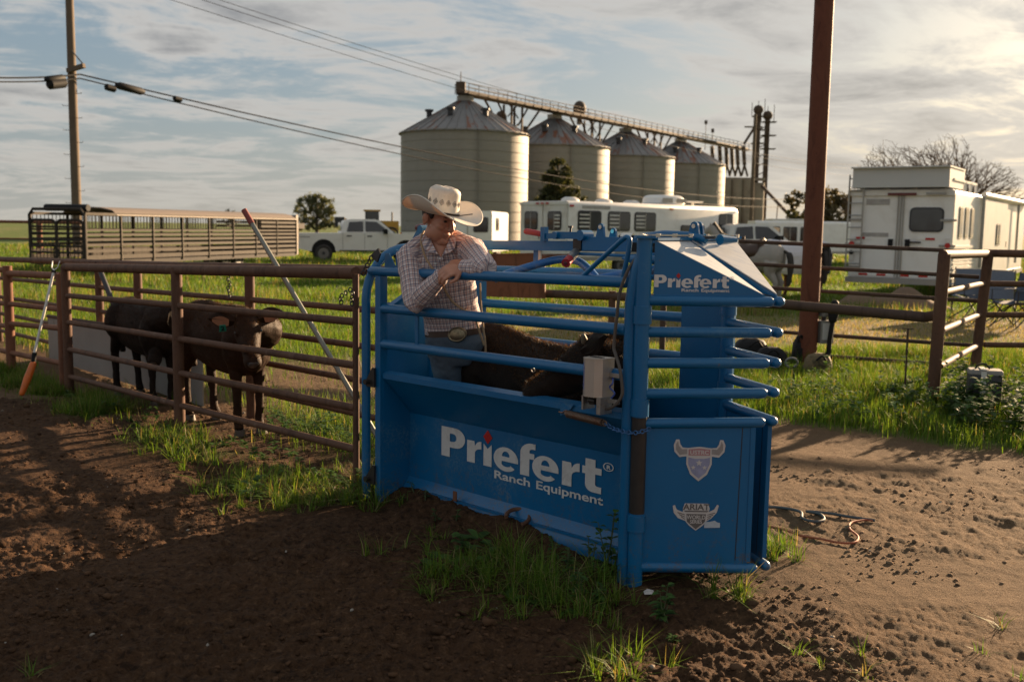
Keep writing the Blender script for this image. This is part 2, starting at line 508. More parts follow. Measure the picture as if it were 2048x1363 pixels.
def gh(x, y):
    """height of the soil"""
    x = np.asarray(x, float); y = np.asarray(y, float)
    r = np.hypot(x, y)
    near = 1 - sstep(9, 16, r)
    b = np.abs(fbm(x * 3.6, y * 3.6, 21, 3) - 0.5) * 2
    c = fbm(x * 9, y * 9, 31, 4, 0.6)
    hoof = sstep(0.58, 0.74, fbm(x * 5.2 + 3, y * 5.2, 55, 2))
    h = 0.050 * (fbm(x * 0.9, y * 0.9, 41, 3) - 0.5) + 0.020 * (b - 0.35) + 0.044 * (c - 0.5) - 0.012 * hoof
    h = h + 0.030 * (np.abs(fbm(x * 22, y * 22, 61, 3, 0.65) - 0.5)) + 0.012 * (fbm(x * 70, y * 70, 71, 2) - 0.5)
    # some ground is trodden smooth, some is churned
    churn = 0.42 + 0.85 * sstep(0.40, 0.62, fbm(x * 0.7 + 4, y * 1.1, 141, 3))
    churn = churn * (1 - 0.50 * sstep(0.6, 1.9, x))
    h = h * churn + 0.05 * (fbm(x * 0.5, y * 0.8, 151, 2) - 0.5) + 0.016 * sstep(0.6, 1.9, x) * (fbm(x * 1.4 + y * 0.5, y * 4.5 - x, 161, 3) - 0.5)
    # loose soil banked against the chute's foot and the hole by the door corner
    s, t = st(x, y)
    h = h + 0.075 * np.exp(-((t - 0.13) / 0.12) ** 2) * sstep(0.1, 1.0, s) * (1 - sstep(1.9, 2.2, s))
    hp = HOLE
    h = h - 0.09 * np.exp(-(((x - hp.x) / 0.10) ** 2 + ((y - hp.y) / 0.10) ** 2))
    return h * near * 1.05
HOLE = gnd(1345, 1290)
def make_ground():
    ang = np.concatenate([np.linspace(-180, -46, 24)[:-1], np.linspace(-46, -32, 40)[:-1], np.linspace(-32, 32, 640)[:-1], np.linspace(32, 46, 40)[:-1], np.linspace(46, 180, 24)[:-1]])
    ang = np.radians(ang)
    rows = [0.4]
    while rows[-1] < 2.9: rows.append(rows[-1] * 1.12)
    while rows[-1] < 8: rows.append(rows[-1] * 1.0046)
    while rows[-1] < 16: rows.append(rows[-1] * 1.008)
    while rows[-1] < 60: rows.append(rows[-1] * 1.03)
    while rows[-1] < 4200: rows.append(rows[-1] * 1.14)
    rows = np.array(rows)
    A, Rr = np.meshgrid(ang, rows)
    X = Rr * np.sin(A); Y = Rr * np.cos(A)
    Z = gh(X, Y)
    na, nr = len(ang), len(rows)
    V = np.stack([X, Y, Z], -1).reshape(-1, 3)
    V = np.vstack([V, [[0, 0, 0]]])
    i, j = np.meshgrid(np.arange(nr - 1), np.arange(na), indexing='ij')
    j2 = (j + 1) % na
    F = np.stack([i * na + j, i * na + j2, (i + 1) * na + j2, (i + 1) * na + j], -1).reshape(-1, 4)
    F = F[:, ::-1]
    me = bpy.data.meshes.new('ground')
    tri = [(na * nr, k, (k + 1) % na)[::-1] for k in range(na)]
    me.from_pydata(V.tolist(), [], F.tolist() + tri)
    g, d, h, sd = zones(V[:, 0], V[:, 1])
    for k, arr in (('grassy', np.clip(g, 0, 1)), ('dryness', d), ('sandy', sd)):
        at_ = me.attributes.new(k, 'FLOAT', 'POINT'); at_.data.foreach_set('value', arr.astype(np.float32))
    me.polygons.foreach_set('use_smooth', [True] * len(me.polygons))
    m, t, out = mat('soil_and_turf')
    c = t.n('ShaderNodeNewGeometry').outputs['Position']
    G = t.n('ShaderNodeAttribute', {'attribute_name': 'grassy'}).outputs['Fac']
    D = t.n('ShaderNodeAttribute', {'attribute_name': 'dryness'}).outputs['Fac']
    S = t.n('ShaderNodeAttribute', {'attribute_name': 'sandy'}).outputs['Fac']
    n1 = t.noise(c, 1.3, 8.0, 0.6); n2 = t.noise(c, 11.0, 8.0, 0.65); n3 = t.noise(c, 90.0, 6.0, 0.7); n4 = t.noise(c, 0.22, 5.0, 0.6)
    soil = t.mix(n1, (0.046, 0.023, 0.011), (0.112, 0.058, 0.029))
    n6 = t.noise(c, 24.0, 7.0, 0.7, 0.4)
    soil = t.mix(t.math('MULTIPLY', t.smooth(n6, 0.50, 0.36), 0.8), soil, (0.018, 0.009, 0.005))
    soil = t.mix(t.math('MULTIPLY', t.smooth(n6, 0.52, 0.70), 0.7), soil, (0.185, 0.105, 0.056))
    sand = t.mix(n2, (0.095, 0.055, 0.029), (0.205, 0.132, 0.076))
    col = t.mix(S, soil, sand)
    col = t.mix(t.math('MULTIPLY', t.smooth(n3, 0.48, 0.68), 0.75), col, t.mix(0.62, col, (0.020, 0.011, 0.006)))
    col = t.mix(t.math('MULTIPLY', t.smooth(n3, 0.46, 0.30), 0.45), col, t.mix(1.0, col, (1.75, 1.6, 1.45), 'MULTIPLY'))
    turf = t.mix(n4, (0.055, 0.115, 0.018), (0.11, 0.165, 0.030))
    turf = t.mix(t.smooth(n1, 0.5, 0.72), turf, (0.155, 0.15, 0.055))
    turf = t.mix(D, turf, (0.235, 0.195, 0.095))
    col = t.mix(t.math('MULTIPLY', G, 0.85), col, turf)
    p = principled(t, out, Base__Color=col, Roughness=0.95)
    p.inputs['Specular IOR Level'].default_value = 0.15
    n5 = t.noise(c, 240.0, 4.0, 0.7)
    hh = t.math('ADD', t.math('ADD', t.math('MULTIPLY', n3, 0.6), n2), t.math('MULTIPLY', n5, 0.25))
    t.link(bump(t, hh, 0.95, 0.03), p.inputs['Normal'])
    me.materials.append(m)
    o = link('ground', me)
    tag(o, None, kind='structure')
make_ground()
# ================================================================== the roping chute
def C(u, v, z):
    """u back along the chute, v across it, z up; the back end sits a little lower"""
    p = C0 + AX * u + AV * v
    return Vector((p.x, p.y, z - 0.016 * u))
AXT = (AX - Vector((0, 0, 0.016))).normalized()
def make_chute():
    root = thing('roping_chute', 'blue steel roping chute with white lettering on its side, holding a black steer', 'chute', C(0.9, 0.39, 0))
    B = lambda name, mb, m=M_BLUE, par=root, **k: mb.build(name, m, par, **k)
    W, L = 0.78, 1.86
    rt = 0.0262
    zr = [1.385, 1.172, 0.965]
    # frame posts
    B('post', MB().tube([C(0, 0, -0.05), C(0, 0, 1.30), C(-0.025, 0, 1.44), C(-0.06, 0.02, 1.55)], 0.030, 14))
    B('post', MB().beam(C(L, 0, -0.06), C(L, 0, 1.36), 0.050, 0.050, AV))
    B('post', MB().tube([C(0, W, -0.05), C(0, W, 1.50)], 0.030, 14))
    B('post', MB().beam(C(L, W, -0.05), C(L, W, 1.36), 0.05, 0.05, AV))
    # side rails
    top = B('top_rail', MB().tube([C(L + 0.10, 0, zr[0]), C(0.035, 0, zr[0])], rt, 16))
    for z in zr[1:]:
        B('side_rail', MB().tube([C(L - 0.02, 0, z), C(0.02, 0, z)], rt + 0.0008, 16))
    for z in zr:
        B('side_rail', MB().tube([C(L, W, z), C(0.02, W, z)], rt, 14))
    B('rail_strut', MB().beam(C(L - 0.34, -0.005, zr[1]), C(L - 0.34, -0.005, zr[2]), 0.026, 0.012, AV))
    # arch at the cattle's way in
    za = 1.535
    ar = [C(L + 0.108, -0.03, -0.05), C(L + 0.108, -0.03, 1.22)] + arc(C(L + 0.108, 0.27, 1.22), -AV, Vector((0, 0, 1)), 0.30, 0, 90, 8)
    ar += arc(C(L + 0.108, W - 0.27, 1.22), AV, Vector((0, 0, 1)), 0.30, 90, 0, 8) + [C(L + 0.108, W + 0.03, 1.2), C(L + 0.108, W + 0.03, -0.05)]
    B('entry_arch', MB().tube(ar, 0.0265, 16))
    # wide sheet beside the way in and a narrower standing bar
    sh = B('end_sheet', MB().box(C(L + 0.055, 0.22, 0.83), (0.006, 0.40, 0.74), Matrix((AX, AV, (0, 0, 1))).transposed()))
    B('sheet_edge', MB().beam(C(L + 0.05, 0.42, 0.3), C(L + 0.05, 0.42, 1.2), 0.03, 0.03, AV), par=sh)
    B('standing_bar', MB().beam(C(L - 0.02, 0.52, 0.2), C(L - 0.02, 0.52, 0.98), 0.032, 0.032, AV))
    B('brace', MB().beam(C(L + 0.02, 0.05, 1.16), C(L - 0.10, 0.30, 1.36), 0.02, 0.045, AX))
    for z in (0.74, 0.16):        # pin hinges between arch and post
        k = MB().poly([C(L + 0.09, -0.045, z - 0.03), C(L + 0.09, -0.045, z + 0.005), C(L + 0.03, -0.045, z + 0.085), C(L + 0.01, -0.045, z + 0.085), C(L + 0.01, -0.045, z - 0.03)], AV, 0.012)
        h = B('hinge_lug', k, M_GREASE)
        B('hinge_pin', MB().tube([C(L + 0.062, -0.075, z), C(L + 0.062, -0.02, z)], 0.016, 10), M_GREASE, h)
    # ---- lower side: lip, inward slope, lettered panel, foot ledge
    vP, zk = 0.19, 0.545
    zl = 0.795
    lip = MB().poly([C(0.02, -0.012, zl - 0.03), C(0.02, -0.012, zl), C(0.02, 0.035, zl + 0.012), C(0.02, 0.035, zl - 0.006)], AXT, L - 0.05)
    B('trough_lip', lip)
    B('trough_slope', MB().poly([C(0.022, -0.008, zl - 0.026), C(0.022, 0.0, zl - 0.012), C(0.022, vP + 0.004, zk + 0.004), C(0.022, vP - 0.002, zk - 0.004)], AXT, L - 0.055))
    # the logo panel leans a touch and carries dents
    nx, nz = 40, 14
    vs = []; 
    for i in range(nx + 1):
        for k in range(nz + 1):
            u = 0.022 + (L - 0.045) * i / nx; z = 0.05 + (zk - 0.05) * k / nz
            d = 0.0012 * math.sin(u * 4.3 + 1) * math.sin(z * 6) + 0.0006 * math.sin(u * 11 + z * 9)
            vs.append(C(u, vP + d * (0 < i < nx) * (0 < k < nz), z))
    fs = [(i * (nz + 1) + k, (i + 1) * (nz + 1) + k, (i + 1) * (nz + 1) + k + 1, i * (nz + 1) + k + 1) for i in range(nx) for k in range(nz)]
    panel = B('side_panel', MB().add(vs, fs), angle=80)
    B('foot_ledge', MB().poly([C(0.02, vP - 0.002, 0.155), C(0.02, 0.125, 0.075), C(0.02, 0.125, 0.020), C(0.02, vP, 0.02)], AXT, L - 0.05))
    for u in (1.33,):
        B('ledge_bracket', MB().box(C(u, 0.12, 0.135), (0.03, 0.006, 0.055), Matrix((AX, AV, (0, 0, 1))).transposed()), M_RUST)
    # end wall of the recess
    B('recess_end', MB().poly([C(L - 0.028, -0.006, 0.0), C(L - 0.028, -0.006, zl), C(L - 0.028, vP * 0.25, zl - 0.03), C(L - 0.028, vP, zk), C(L - 0.028, vP, 0.0)], AX, 0.006))
    B('recess_end', MB().poly([C(0.028, 0.0, 0.0), C(0.028, 0.0, zl), C(0.028, vP, zk), C(0.028, vP, 0.0)], AX, 0.006))
    B('far_panel', MB().box(C(L / 2, W - 0.03, 0.40), (L - 0.06, 0.006, 0.74), Matrix((AX, AV, (0, 0, 1))).transposed()))
    B('far_panel', MB().box(C(0.12, W - 0.035, 0.93), (0.30, 0.006, 1.22), Matrix((AX, AV, (0, 0, 1))).transposed()))
    B('floor_bar', MB().beam(C(0.05, W / 2, 0.10), C(L - 0.3, W / 2, 0.10), 0.52, 0.012))

    # ---- lettering
    def letters(origin, ex, ez, sx, scale, par, push):
        """the wordmark: white heavy letters, red diamond on the i, small second line"""
        ex = Vector(ex).normalized(); ez = Vector(ez).normalized(); n = ex.cross(ez)
        P3 = lambda x, y: Vector(origin) + ex * x * sx + ez * y * scale + n * push
        A = lambda cx, cy, rx, ry, a0, a1, k=14: [(cx + rx * math.cos(R_(a0 + (a1 - a0) * i / k)), cy + ry * math.sin(R_(a0 + (a1 - a0) * i / k))) for i in range(k + 1)]
        glyphs = []
        def rpart(x): return [(x, 0), (x + .26, 0), (x + .26, .33)] + A(x + .45, .33, .19, .16, 180, 92, 6)[1:] + [(x + .47, .49), (x + .47, .74)] + A(x + .45, .46, .20, .28, 88, 160, 6) + [(x + .24, .72), (x, .72)]
        def ecut(x):
            cx, cy = x + .36, .355
            outer = A(cx, cy, .37, .385, -28, 360 - 2, 30)
            return outer
        # P
        glyphs.append(([(0, 0), (.29, 0), (.29, .33), (.48, .33)] + A(.48, .665, .33, .335, -90, 90, 14)[1:] + [(0, 1.0)],
                       [(.29, .53), (.40, .53)] + A(.40, .665, .12, .135, -90, 90, 8)[1:] + [(.29, .80)]))
        glyphs.append((rpart(.88), None))
        # i (stem with a V cut under the diamond)
        glyphs.append(([(1.42, 0), (1.68, 0), (1.68, .72), (1.55, .56), (1.42, .72)], None))
        def e_shape(x):
            cx, cy = x + .37, .355
            o = A(cx, cy, .375, .385, 0, 318, 30)
            inn = A(cx, cy - .0, .15, .16, 300, 180, 8)
            return [(cx + .375, .355)] + o[1:] + [(cx + .12, .18)] + [(p[0], p[1] - 0.03) for p in A(cx + .02, .235, .15, .085, -20, -180, 6)] + [(cx - .12, .29), (cx + .375, .29)], \
                   [(cx - .115, .44)] + A(cx, .46, .115, .15, 175, 5, 8) + [(cx + .115, .44)]
        glyphs.append(e_shape(1.75))
        # f
        fx = 2.50
        glyphs.append(([(fx + .06, 0), (fx + .33, 0), (fx + .33, .54), (fx + .47, .54), (fx + .47, .72), (fx + .33, .72)] + [(fx + .33, .78)] + A(fx + .43, .78, .10, .075, 180, 95, 4)[1:] + [(fx + .50, .85), (fx + .50, 1.03)] + A(fx + .40, .70, .34, .33, 80, 176, 8) + [(fx + .06, .54)], None))
        glyphs.append(e_shape(2.92))
        glyphs.append((rpart(3.76), None))
        tx = 4.30
        glyphs.append(([(tx + .08, .50), (tx, .50)][::-1] + [(tx + .08, .50), (tx + .08, .20)] + A(tx + .28, .20, .20, .21, 180, 270, 6)[1:] + [(tx + .50, -.01), (tx + .50, .18), (tx + .42, .18)] + A(tx + .40, .26, .06, .08, 270, 180, 4)[1:] + [(tx + .34, .53), (tx + .50, .53), (tx + .50, .72), (tx + .34, .72), (tx + .34, .95), (tx + .08, .95), (tx + .08, .72), (tx, .72)], None))
        for outer, hole in glyphs:
            cu = bpy.data.curves.new('g', 'CURVE'); cu.dimensions = '2D'; cu.fill_mode = 'BOTH'
            for lp in (outer, hole):
                if not lp: continue
                sp = cu.splines.new('POLY'); sp.points.add(len(lp) - 1); sp.use_cyclic_u = True
                for q, (x, y) in zip(sp.points, lp): q.co = (x * 0.93, y, 0, 1)
            o = bpy.data.objects.new('g', cu); COL.objects.link(o)
            me = bpy.data.meshes.new_from_object(o.evaluated_get(bpy.context.evaluated_depsgraph_get()))
            bpy.data.objects.remove(o); bpy.data.curves.remove(cu)
            for v in me.vertices: v.co = P3(v.co.x, v.co.y)
            me.materials.clear(); me.materials.append(M_WHITE_VINYL)
            link('letter', me, par)
        dx, dy = 1.55 * .93, 0.94
        MB().add([P3(dx - .135, dy), P3(dx, dy - .23), P3(dx + .135, dy), P3(dx, dy + .23)], [(0, 1, 2, 3)]).build('red_diamond', M_RED_VINYL, par)
        for word, x0, x1, ys in (('Ranch', 1.65, 2.66, 0.36), ('Equipment', 2.83, 4.52, 0.36)):
            me = text_mesh(word, ys, 0.0075, 'LEFT', 1.0)
            wa = min(v.co.x for v in me.vertices); wb = max(v.co.x for v in me.vertices); kx = (x1 - x0) / (wb - wa)
            for v in me.vertices: v.co = P3(x0 + (v.co.x - wa) * kx, -0.32 + v.co.y)
            me.materials.append(M_WHITE_VINYL); link('small_lettering', me, par)
        me = text_mesh('R', 0.15, 0.008, 'CENTER')
        for v in me.vertices: v.co = P3(4.62 + v.co.x, 0.77 + v.co.y)
        me.materials.append(M_WHITE_VINYL); rm = link('registered_mark', me, par)
        rg = MB(); k = 20
        for i in range(k):
            a, b = 2 * math.pi * i / k, 2 * math.pi * (i + 1) / k
            rg.add([P3(4.62 + q * math.cos(w), 0.825 + q * math.sin(w)) for q, w in ((.10, a), (.125, a), (.125, b), (.10, b))], [(0, 1, 2, 3)])
        rg.build('mark_ring', M_WHITE_VINYL, rm)
    sc = 0.2155
    letters(C(1.53, vP - 0.0035, 0.330), -AXT, (0, 0, 1), 0.2735, 0.172, panel, 0.0)

    # ---- the pair of front doors
    NP = C(-0.055, 0.012, 0); FP = C(-0.015, W - 0.04, 0)
    tipN = Vector((1.128, 4.40, 0)); tipF = Vector((1.185, 4.425, 0))
    zb = [1.309, 1.171, 1.035, 0.900, 0.768]
    def door(piv, tip, near):
        d = (tip - piv).normalized(); n = d.cross(Vector((0, 0, 1)))
        if near and n.y > 0: n = -n
        dr = thing('front_door', None, None, piv)
        del_label(dr)
        dr.parent = root; dr.matrix_parent_inverse = world_of(root).inverted()
        Z = lambda p, z: Vector((p.x, p.y, z))
        ln = (tip - piv).length
        B('hinge_tube', MB().tube([Z(piv, -0.04), Z(piv, 1.585)], 0.0345, 18), [M_BLUE][0], dr)
        for z0, z1, mt in ((1.205, 1.285, M_BLUE), (0.79, 0.868, M_BLUE), (0.262, 0.335, M_BLUE)):
            B('hinge_sleeve', MB().tube([Z(piv, z0), Z(piv, z1)], 0.0415, 20), mt, dr)
        B('grease_band', MB().tube([Z(piv, 0.345), Z(piv, 0.785)], 0.0352, 18), M_GREASE if near else M_BLUE, dr)
        B('tube_cap', MB().box(Z(piv, 1.587), (0.085, 0.085, 0.012)), M_BLUE, dr)
        for i, z in enumerate(zb):
            b = B('door_bar', MB().tube([Z(piv + d * 0.02, z - 0.003 * i), Z(tip + d * (0.004 * (2 - i)), z)], 0.0236, 16, True, True), M_BLUE, dr)
        B('door_bar', MB().tube([Z(piv + d * 0.03, 0.092), Z(tip - d * 0.015, 0.092)], 0.0236, 16, True, True), M_BLUE, dr)
        low = MB().poly([Z(piv + d * 0.03, 0.10), Z(tip - d * 0.045, 0.10), Z(tip - d * 0.045, zb[4]), Z(piv + d * 0.03, zb[4])], n, 0.006)
        lo = B('door_panel', low, M_BLUE, dr)
        B('panel_fold', MB().beam(Z(tip - d * 0.040, 0.125) , Z(tip - d * 0.040, zb[4] - 0.01), 0.022, 0.02, n), M_BLUE, lo)
        B('panel_seam', MB().beam(Z(tip - d * 0.098, 0.13) + n * 0.0065, Z(tip - d * 0.088, zb[4] - 0.02) + n * 0.0065, 0.0035, 0.002, n), M_GREASE, lo)
        # hood: standing triangle on the door and a sloping plate to the centre line
        mid = (NP + FP) / 2 + (NP - FP).normalized() * (0.012 if near else -0.012)
        A_ = Z(piv + d * 0.045, 1.572); T_ = Z(tip - d * 0.02, zb[0] + 0.03); A0 = Z(piv + d * 0.045, zb[0] + 0.01)
        Bm = Z(mid + AX * 0.0, 1.574)
        hs = B('hood_side', MB().poly([A0, T_ - Vector((0, 0, 0.02)), T_, A_], n, 0.004), M_BLUE, dr)
        plate = MB().add([A_ + Vector((0, 0, .003)), T_ + Vector((0, 0, .004)), Bm, A_ - Vector((0, 0, .002)), T_ - Vector((0, 0, .001)), Bm - Vector((0, 0, .005))],
                         [(0, 1, 2), (5, 4, 3), (0, 3, 4, 1), (1, 4, 5, 2), (2, 5, 3, 0)])
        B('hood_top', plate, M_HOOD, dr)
        B('inner_hood', MB().poly([Z(mid, 1.56), Z(tip + (NP - FP).normalized() * (0.004 if near else -0.004), zb[0] + 0.02), Z(mid, zb[0] + 0.1)], AV * (1 if near else -1), 0.003), M_BLUE, dr)
        B('hood_rim', MB().beam(A_ + Vector((0, 0, .006)), Bm + Vector((0, 0, .006)), 0.03, 0.012), M_BLUE, dr)
        return dr, d, n, lo, hs
    dn, d1, n1, lo1, hs1 = door(NP, tipN, True)
    door(FP, tipF, False)
    A0 = Vector((NP.x, NP.y, 0)) + d1 * 0.046
    letters(Vector((A0.x, A0.y, 1.368)) + n1 * 0.0065, d1, (0, 0, 1), 0.074, 0.055, hs1, 0.0)

    # ---- stickers on the near door
    dp = MATS
    def sticker_frame(px, py, wpx):
        z0 = None
        # intersect the pixel ray with the door plane
        o = Vector((0, 0, CAM_H)); r = Vector(ray(px, py))
        p0 = NP + n1 * 0.0085
        t = (p0 - o).dot(n1) / r.dot(n1)
        c = o + r * t
        sc_ = wpx / FPX * (c.y)
        return c, sc_
    def flat(pts, c, s, off, name, m, par):
        mb = MB()
        mb.add([c + d1 * x * s + Vector((0, 0, 1)) * y * s + n1 * off for x, y in pts], [tuple(range(len(pts)))])
        return mb.build(name, m, par, smooth=False)
    def stext(body, size, x, y, c, s, off, m, par, kx=1.0, bold=0.02):
        me = text_mesh(body, size, bold * size, 'CENTER', kx)
        for v in me.vertices: v.co = c + d1 * (x + v.co.x) * s + Vector((0, 0, 1)) * (y + v.co.y) * s + n1 * off
        me.materials.append(m); return link('sticker_lettering', me, par)
    c, s = sticker_frame(1398, 925, 96)
    horns = [(-.16, .22), (-.40, .20), (-.50, .32), (-.48, .44), (-.44, .46), (-.42, .38), (-.36, .29), (-.16, .28), (0, .31), (.16, .28), (.36, .29), (.42, .38), (.44, .46), (.48, .44), (.50, .32), (.40, .20), (.22, .18)]
    body = [(-.24, .28), (-.10, .31), (.10, .31), (.24, .28), (.24, -.02), (.16, -.22), (0, -.36), (-.16, -.22), (-.24, -.02)]
    outline = [(-.27, .14), (-.42, .12), (-.53, .24), (-.55, .38), (-.50, .50), (-.43, .50), (-.41, .40), (-.36, .33), (-.25, .32), (0, .35), (.25, .32), (.36, .33), (.41, .40), (.43, .50), (.50, .50), (.55, .38), (.53, .24), (.42, .12), (.27, .14), (.27, -.03), (.18, -.25), (0, -.40), (-.18, -.25), (-.27, -.03)]
    sk = flat(outline, c, s, 0.0, 'sticker', M_STK, lo1)
    tag(sk, 'faded bull-horn shield sticker on the lower front door')
    for sx in (-1, 1):
        hp_ = [(.26, .30), (.37, .29), (.44, .37), (.46, .47), (.50, .40), (.50, .28), (.42, .17), (.26, .19)]
        flat([(sx * x, y) for x, y in hp_][::sx], c, s, 0.0008, 'sticker_horn', M_STKG, sk)
    flat([(-.23, .16), (.23, .16), (.23, .29), (0, .315), (-.23, .29)], c, s, 0.0008, 'sticker_band', M_STKR, sk)
    flat([(-.23, .12), (-.23, -.02), (-.15, -.21), (0, -.34), (.15, -.21), (.23, -.02), (.23, .12), (.1, .09), (-.1, .09)], c, s, 0.0008, 'sticker_field', M_STKB, sk)
    for x, y, r in ((0.0, .0, .075), (-.12, -.10, .055), (.12, -.10, .055)):
        st_ = [(x + (r if i % 2 == 0 else r * .42) * math.sin(math.pi * i / 5), y + (r if i % 2 == 0 else r * .42) * math.cos(math.pi * i / 5)) for i in range(10)]
        flat(st_, c, s, 0.0016, 'sticker_star', M_STK, sk)
    stext('USTRC', 0.125, 0, .185, c, s, 0.0016, M_STK, sk, 1.05)
    c, s = sticker_frame(1392, 1034, 92)
    outline = [(-.30, .20), (-.26, .32), (.26, .32), (.30, .20), (.28, .13), (.40, .19), (.46, .30), (.50, .28), (.46, .12), (.34, -.02), (.24, -.08), (.16, -.18), (0, -.30), (-.16, -.18), (-.24, -.08), (-.40, -.02), (-.50, .10), (-.53, .26), (-.48, .28), (-.44, .18), (-.30, .12)]
    sk = flat(outline, c, s, 0.0, 'sticker', M_STK, lo1)
    tag(sk, 'silver winged shield sticker low on the front door')
    sh_ = [(-.22, .08), (.22, .08), (.20, -.10), (0, -.27), (-.20, -.10)]
    flat(sh_, c, s, 0.0008, 'sticker_shield', M_STKD, sk)
    for sx in (-1, 1):
        for k in range(3):
            a = [(.25, .07 - .05 * k), (.42 - .04 * k, .12 - .045 * k), (.42 - .04 * k, .10 - .045 * k), (.25, .05 - .05 * k)]
            flat([(sx * x, y) for x, y in a][::sx], c, s, 0.0008, 'sticker_feather', M_STKD, sk)
    flat([(-.28, .155), (.28, .155), (.24, .125), (-.24, .125)], c, s, 0.0008, 'sticker_bar', M_STKD, sk)
    stext('ARIAT', 0.19, 0, .175, c, s, 0.0008, M_STKD, sk, 1.1, 0.03)
    stext('WORLD', 0.125, 0, -.035, c, s, 0.0016, M_STK, sk, 0.9)
    stext('SERIES', 0.115, 0, -.135, c, s, 0.0016, M_STK, sk, 0.85)
    c2 = c + d1 * s * 0.36 - Vector((0, 0, 1)) * s * 0.155
    k2 = flat([(-.17, .06), (-.06, .06), (.06, .09), (.12, .05), (.18, .04), (.18, -.07), (-.17, -.08)], c2, s, 0.0012, 'sticker', M_STKW, lo1)
    tag(k2, 'small pale sticker overlapping the winged shield')

    # ---- gear on top
    zc = 1.540; vm = W / 2
    Rm = Matrix((AX, AV, (0, 0, 1))).transposed()
    bar = B('centre_bar', MB().beam(C(L + 0.10, vm, zc), C(0.02, vm, zc), 0.055, 0.052))
    B('latch_rail', MB().box(C(0.36, vm - 0.005, zc + 0.010), (0.52, 0.062, 0.070), Rm))
    B('latch_slot', MB().box(C(0.17, vm - 0.039, zc - 0.004), (0.26, 0.004, 0.045), Rm), M_BLACK)
    B('latch_collar', MB().box(C(0.66, vm, zc + 0.02), (0.055, 0.07, 0.09), Rm), M_GREASE)
    hb = B('cross_bracket', MB().box(C(0.72, vm - 0.02, zc + 0.055), (0.18, 0.05, 0.036), Rm))
    B('pivot_bolt', MB().tube([C(0.62, vm - 0.06, zc + 0.055), C(0.62, vm + 0.02, zc + 0.055)], 0.027, 14), M_BLUE)
    B('pivot_bolt', MB().tube([C(0.80, vm - 0.06, zc + 0.055), C(0.80, vm + 0.02, zc + 0.055)], 0.02, 14), M_BLUE)
    B('adjuster_bolt', MB().tube([C(0.72, vm - 0.02, zc + 0.07), C(0.72, vm - 0.02, zc + 0.098)], 0.006, 8).tube([C(0.72, vm - 0.02, zc + 0.094), C(0.72, vm - 0.02, zc + 0.104)], 0.013, 6), M_DARK)
    lv = B('latch_lever', MB().beam(C(0.80, vm - 0.03, zc + 0.055), C(0.89, vm - 0.03, zc + 0.050), 0.014, 0.028).box(C(0.90, vm - 0.03, zc + 0.062), (0.03, 0.03, 0.075), Rm))
    B('grip', MB().tube([C(0.905, vm - 0.03, zc + 0.060), C(1.035, vm - 0.03, zc + 0.076)], [0.0145, 0.0165], 14, True, True), M_RED_GRIP, lv)
    # upright lugs with holes
    def lug(u, v, z, h, w, th=0.012):
        pts = [C(u - w / 2, v, z), C(u + w / 2, v, z), C(u + w * 0.42, v, z + h * 0.45)] + [C(u + math.cos(R_(a)) * w * 0.22 + w * 0.02, v, z + h * 0.86 + math.sin(R_(a)) * w * 0.22) for a in range(0, 181, 30)][::1] + [C(u - w * 0.42, v, z + h * 0.45)]
        pts = [pts[0], pts[1], pts[2]] + [C(u + w * 0.02 + w * 0.24 * math.cos(R_(a)), v, z + h * 0.84 + w * 0.24 * math.sin(R_(a))) for a in range(0, 181, 30)] + [C(u - w * 0.30, v, z + h * 0.45)]
        o = B('lug', MB().poly(pts, AV, th))
        B('lug_bolt', MB().tube([C(u + w * 0.02, v - 0.006, z + h * 0.84), C(u + w * 0.02, v + th + 0.006, z + h * 0.84)], 0.011, 10), M_CHROME, o)
        return o
    lug(0.50, vm - 0.035, zc + 0.0, 0.115, 0.075); lug(0.465, vm + 0.02, zc + 0.0, 0.09, 0.07)
    lug(-0.03, vm + 0.02, zc + 0.010, 0.105, 0.09); lug(-0.03, vm + 0.055, zc + 0.010, 0.105, 0.09)
    B('cylinder', MB().tube([C(0.33, vm + 0.02, zc + 0.025), C(0.27, vm + 0.02, zc + 0.045), C(0.14, vm + 0.02, zc + 0.055), C(-0.02, vm + 0.02, zc + 0.05), C(-0.10, vm + 0.02, zc + 0.035)], [0.014, 0.022, 0.025, 0.023, 0.015], 14))
    B('tie_rod', MB().tube([C(0.70, vm - 0.03, zc - 0.038), C(0.30, vm - 0.04, zc - 0.045), C(-0.02, vm - 0.03, zc - 0.02)], 0.008, 8))
    B('tie_rod', MB().tube([C(0.42, vm + 0.015, zc + 0.05), C(-0.15, vm + 0.015, zc + 0.045)], 0.007, 8), M_DARK)
    B('yoke', MB().tube([C(0.40, vm + 0.015, zc + 0.05), C(0.33, vm + 0.015, zc + 0.048)], 0.018, 8), M_CHROME)
    B('clevis', MB().tube([C(-0.12, vm + 0.1, zc + 0.035), C(-0.14, vm + 0.20, zc + 0.035)], [0.026, 0.014], 10))
    B('torpedo', MB().tube([C(0.30, vm - 0.10, zc - 0.055), C(0.24, vm - 0.10, zc - 0.06), C(0.04, vm - 0.10, zc - 0.06)], [0.006, 0.020, 0.024], 10))
    for k in range(7):
        B('cap_bolt', MB().tube([C(-0.02 - 0.01 * k, 0.03 + 0.11 * k, 1.585), C(-0.02 - 0.01 * k, 0.03 + 0.11 * k, 1.602)], 0.012, 6), M_CHROME)
    B('hood_strip', MB().beam(C(-0.04, 0.05, 1.594), C(-0.04, 0.33, 1.594), 0.05, 0.008), M_STEEL)
    B('hood_strip', MB().beam(C(-0.03, 0.42, 1.594), C(-0.03, 0.70, 1.594), 0.05, 0.008), M_STEEL)
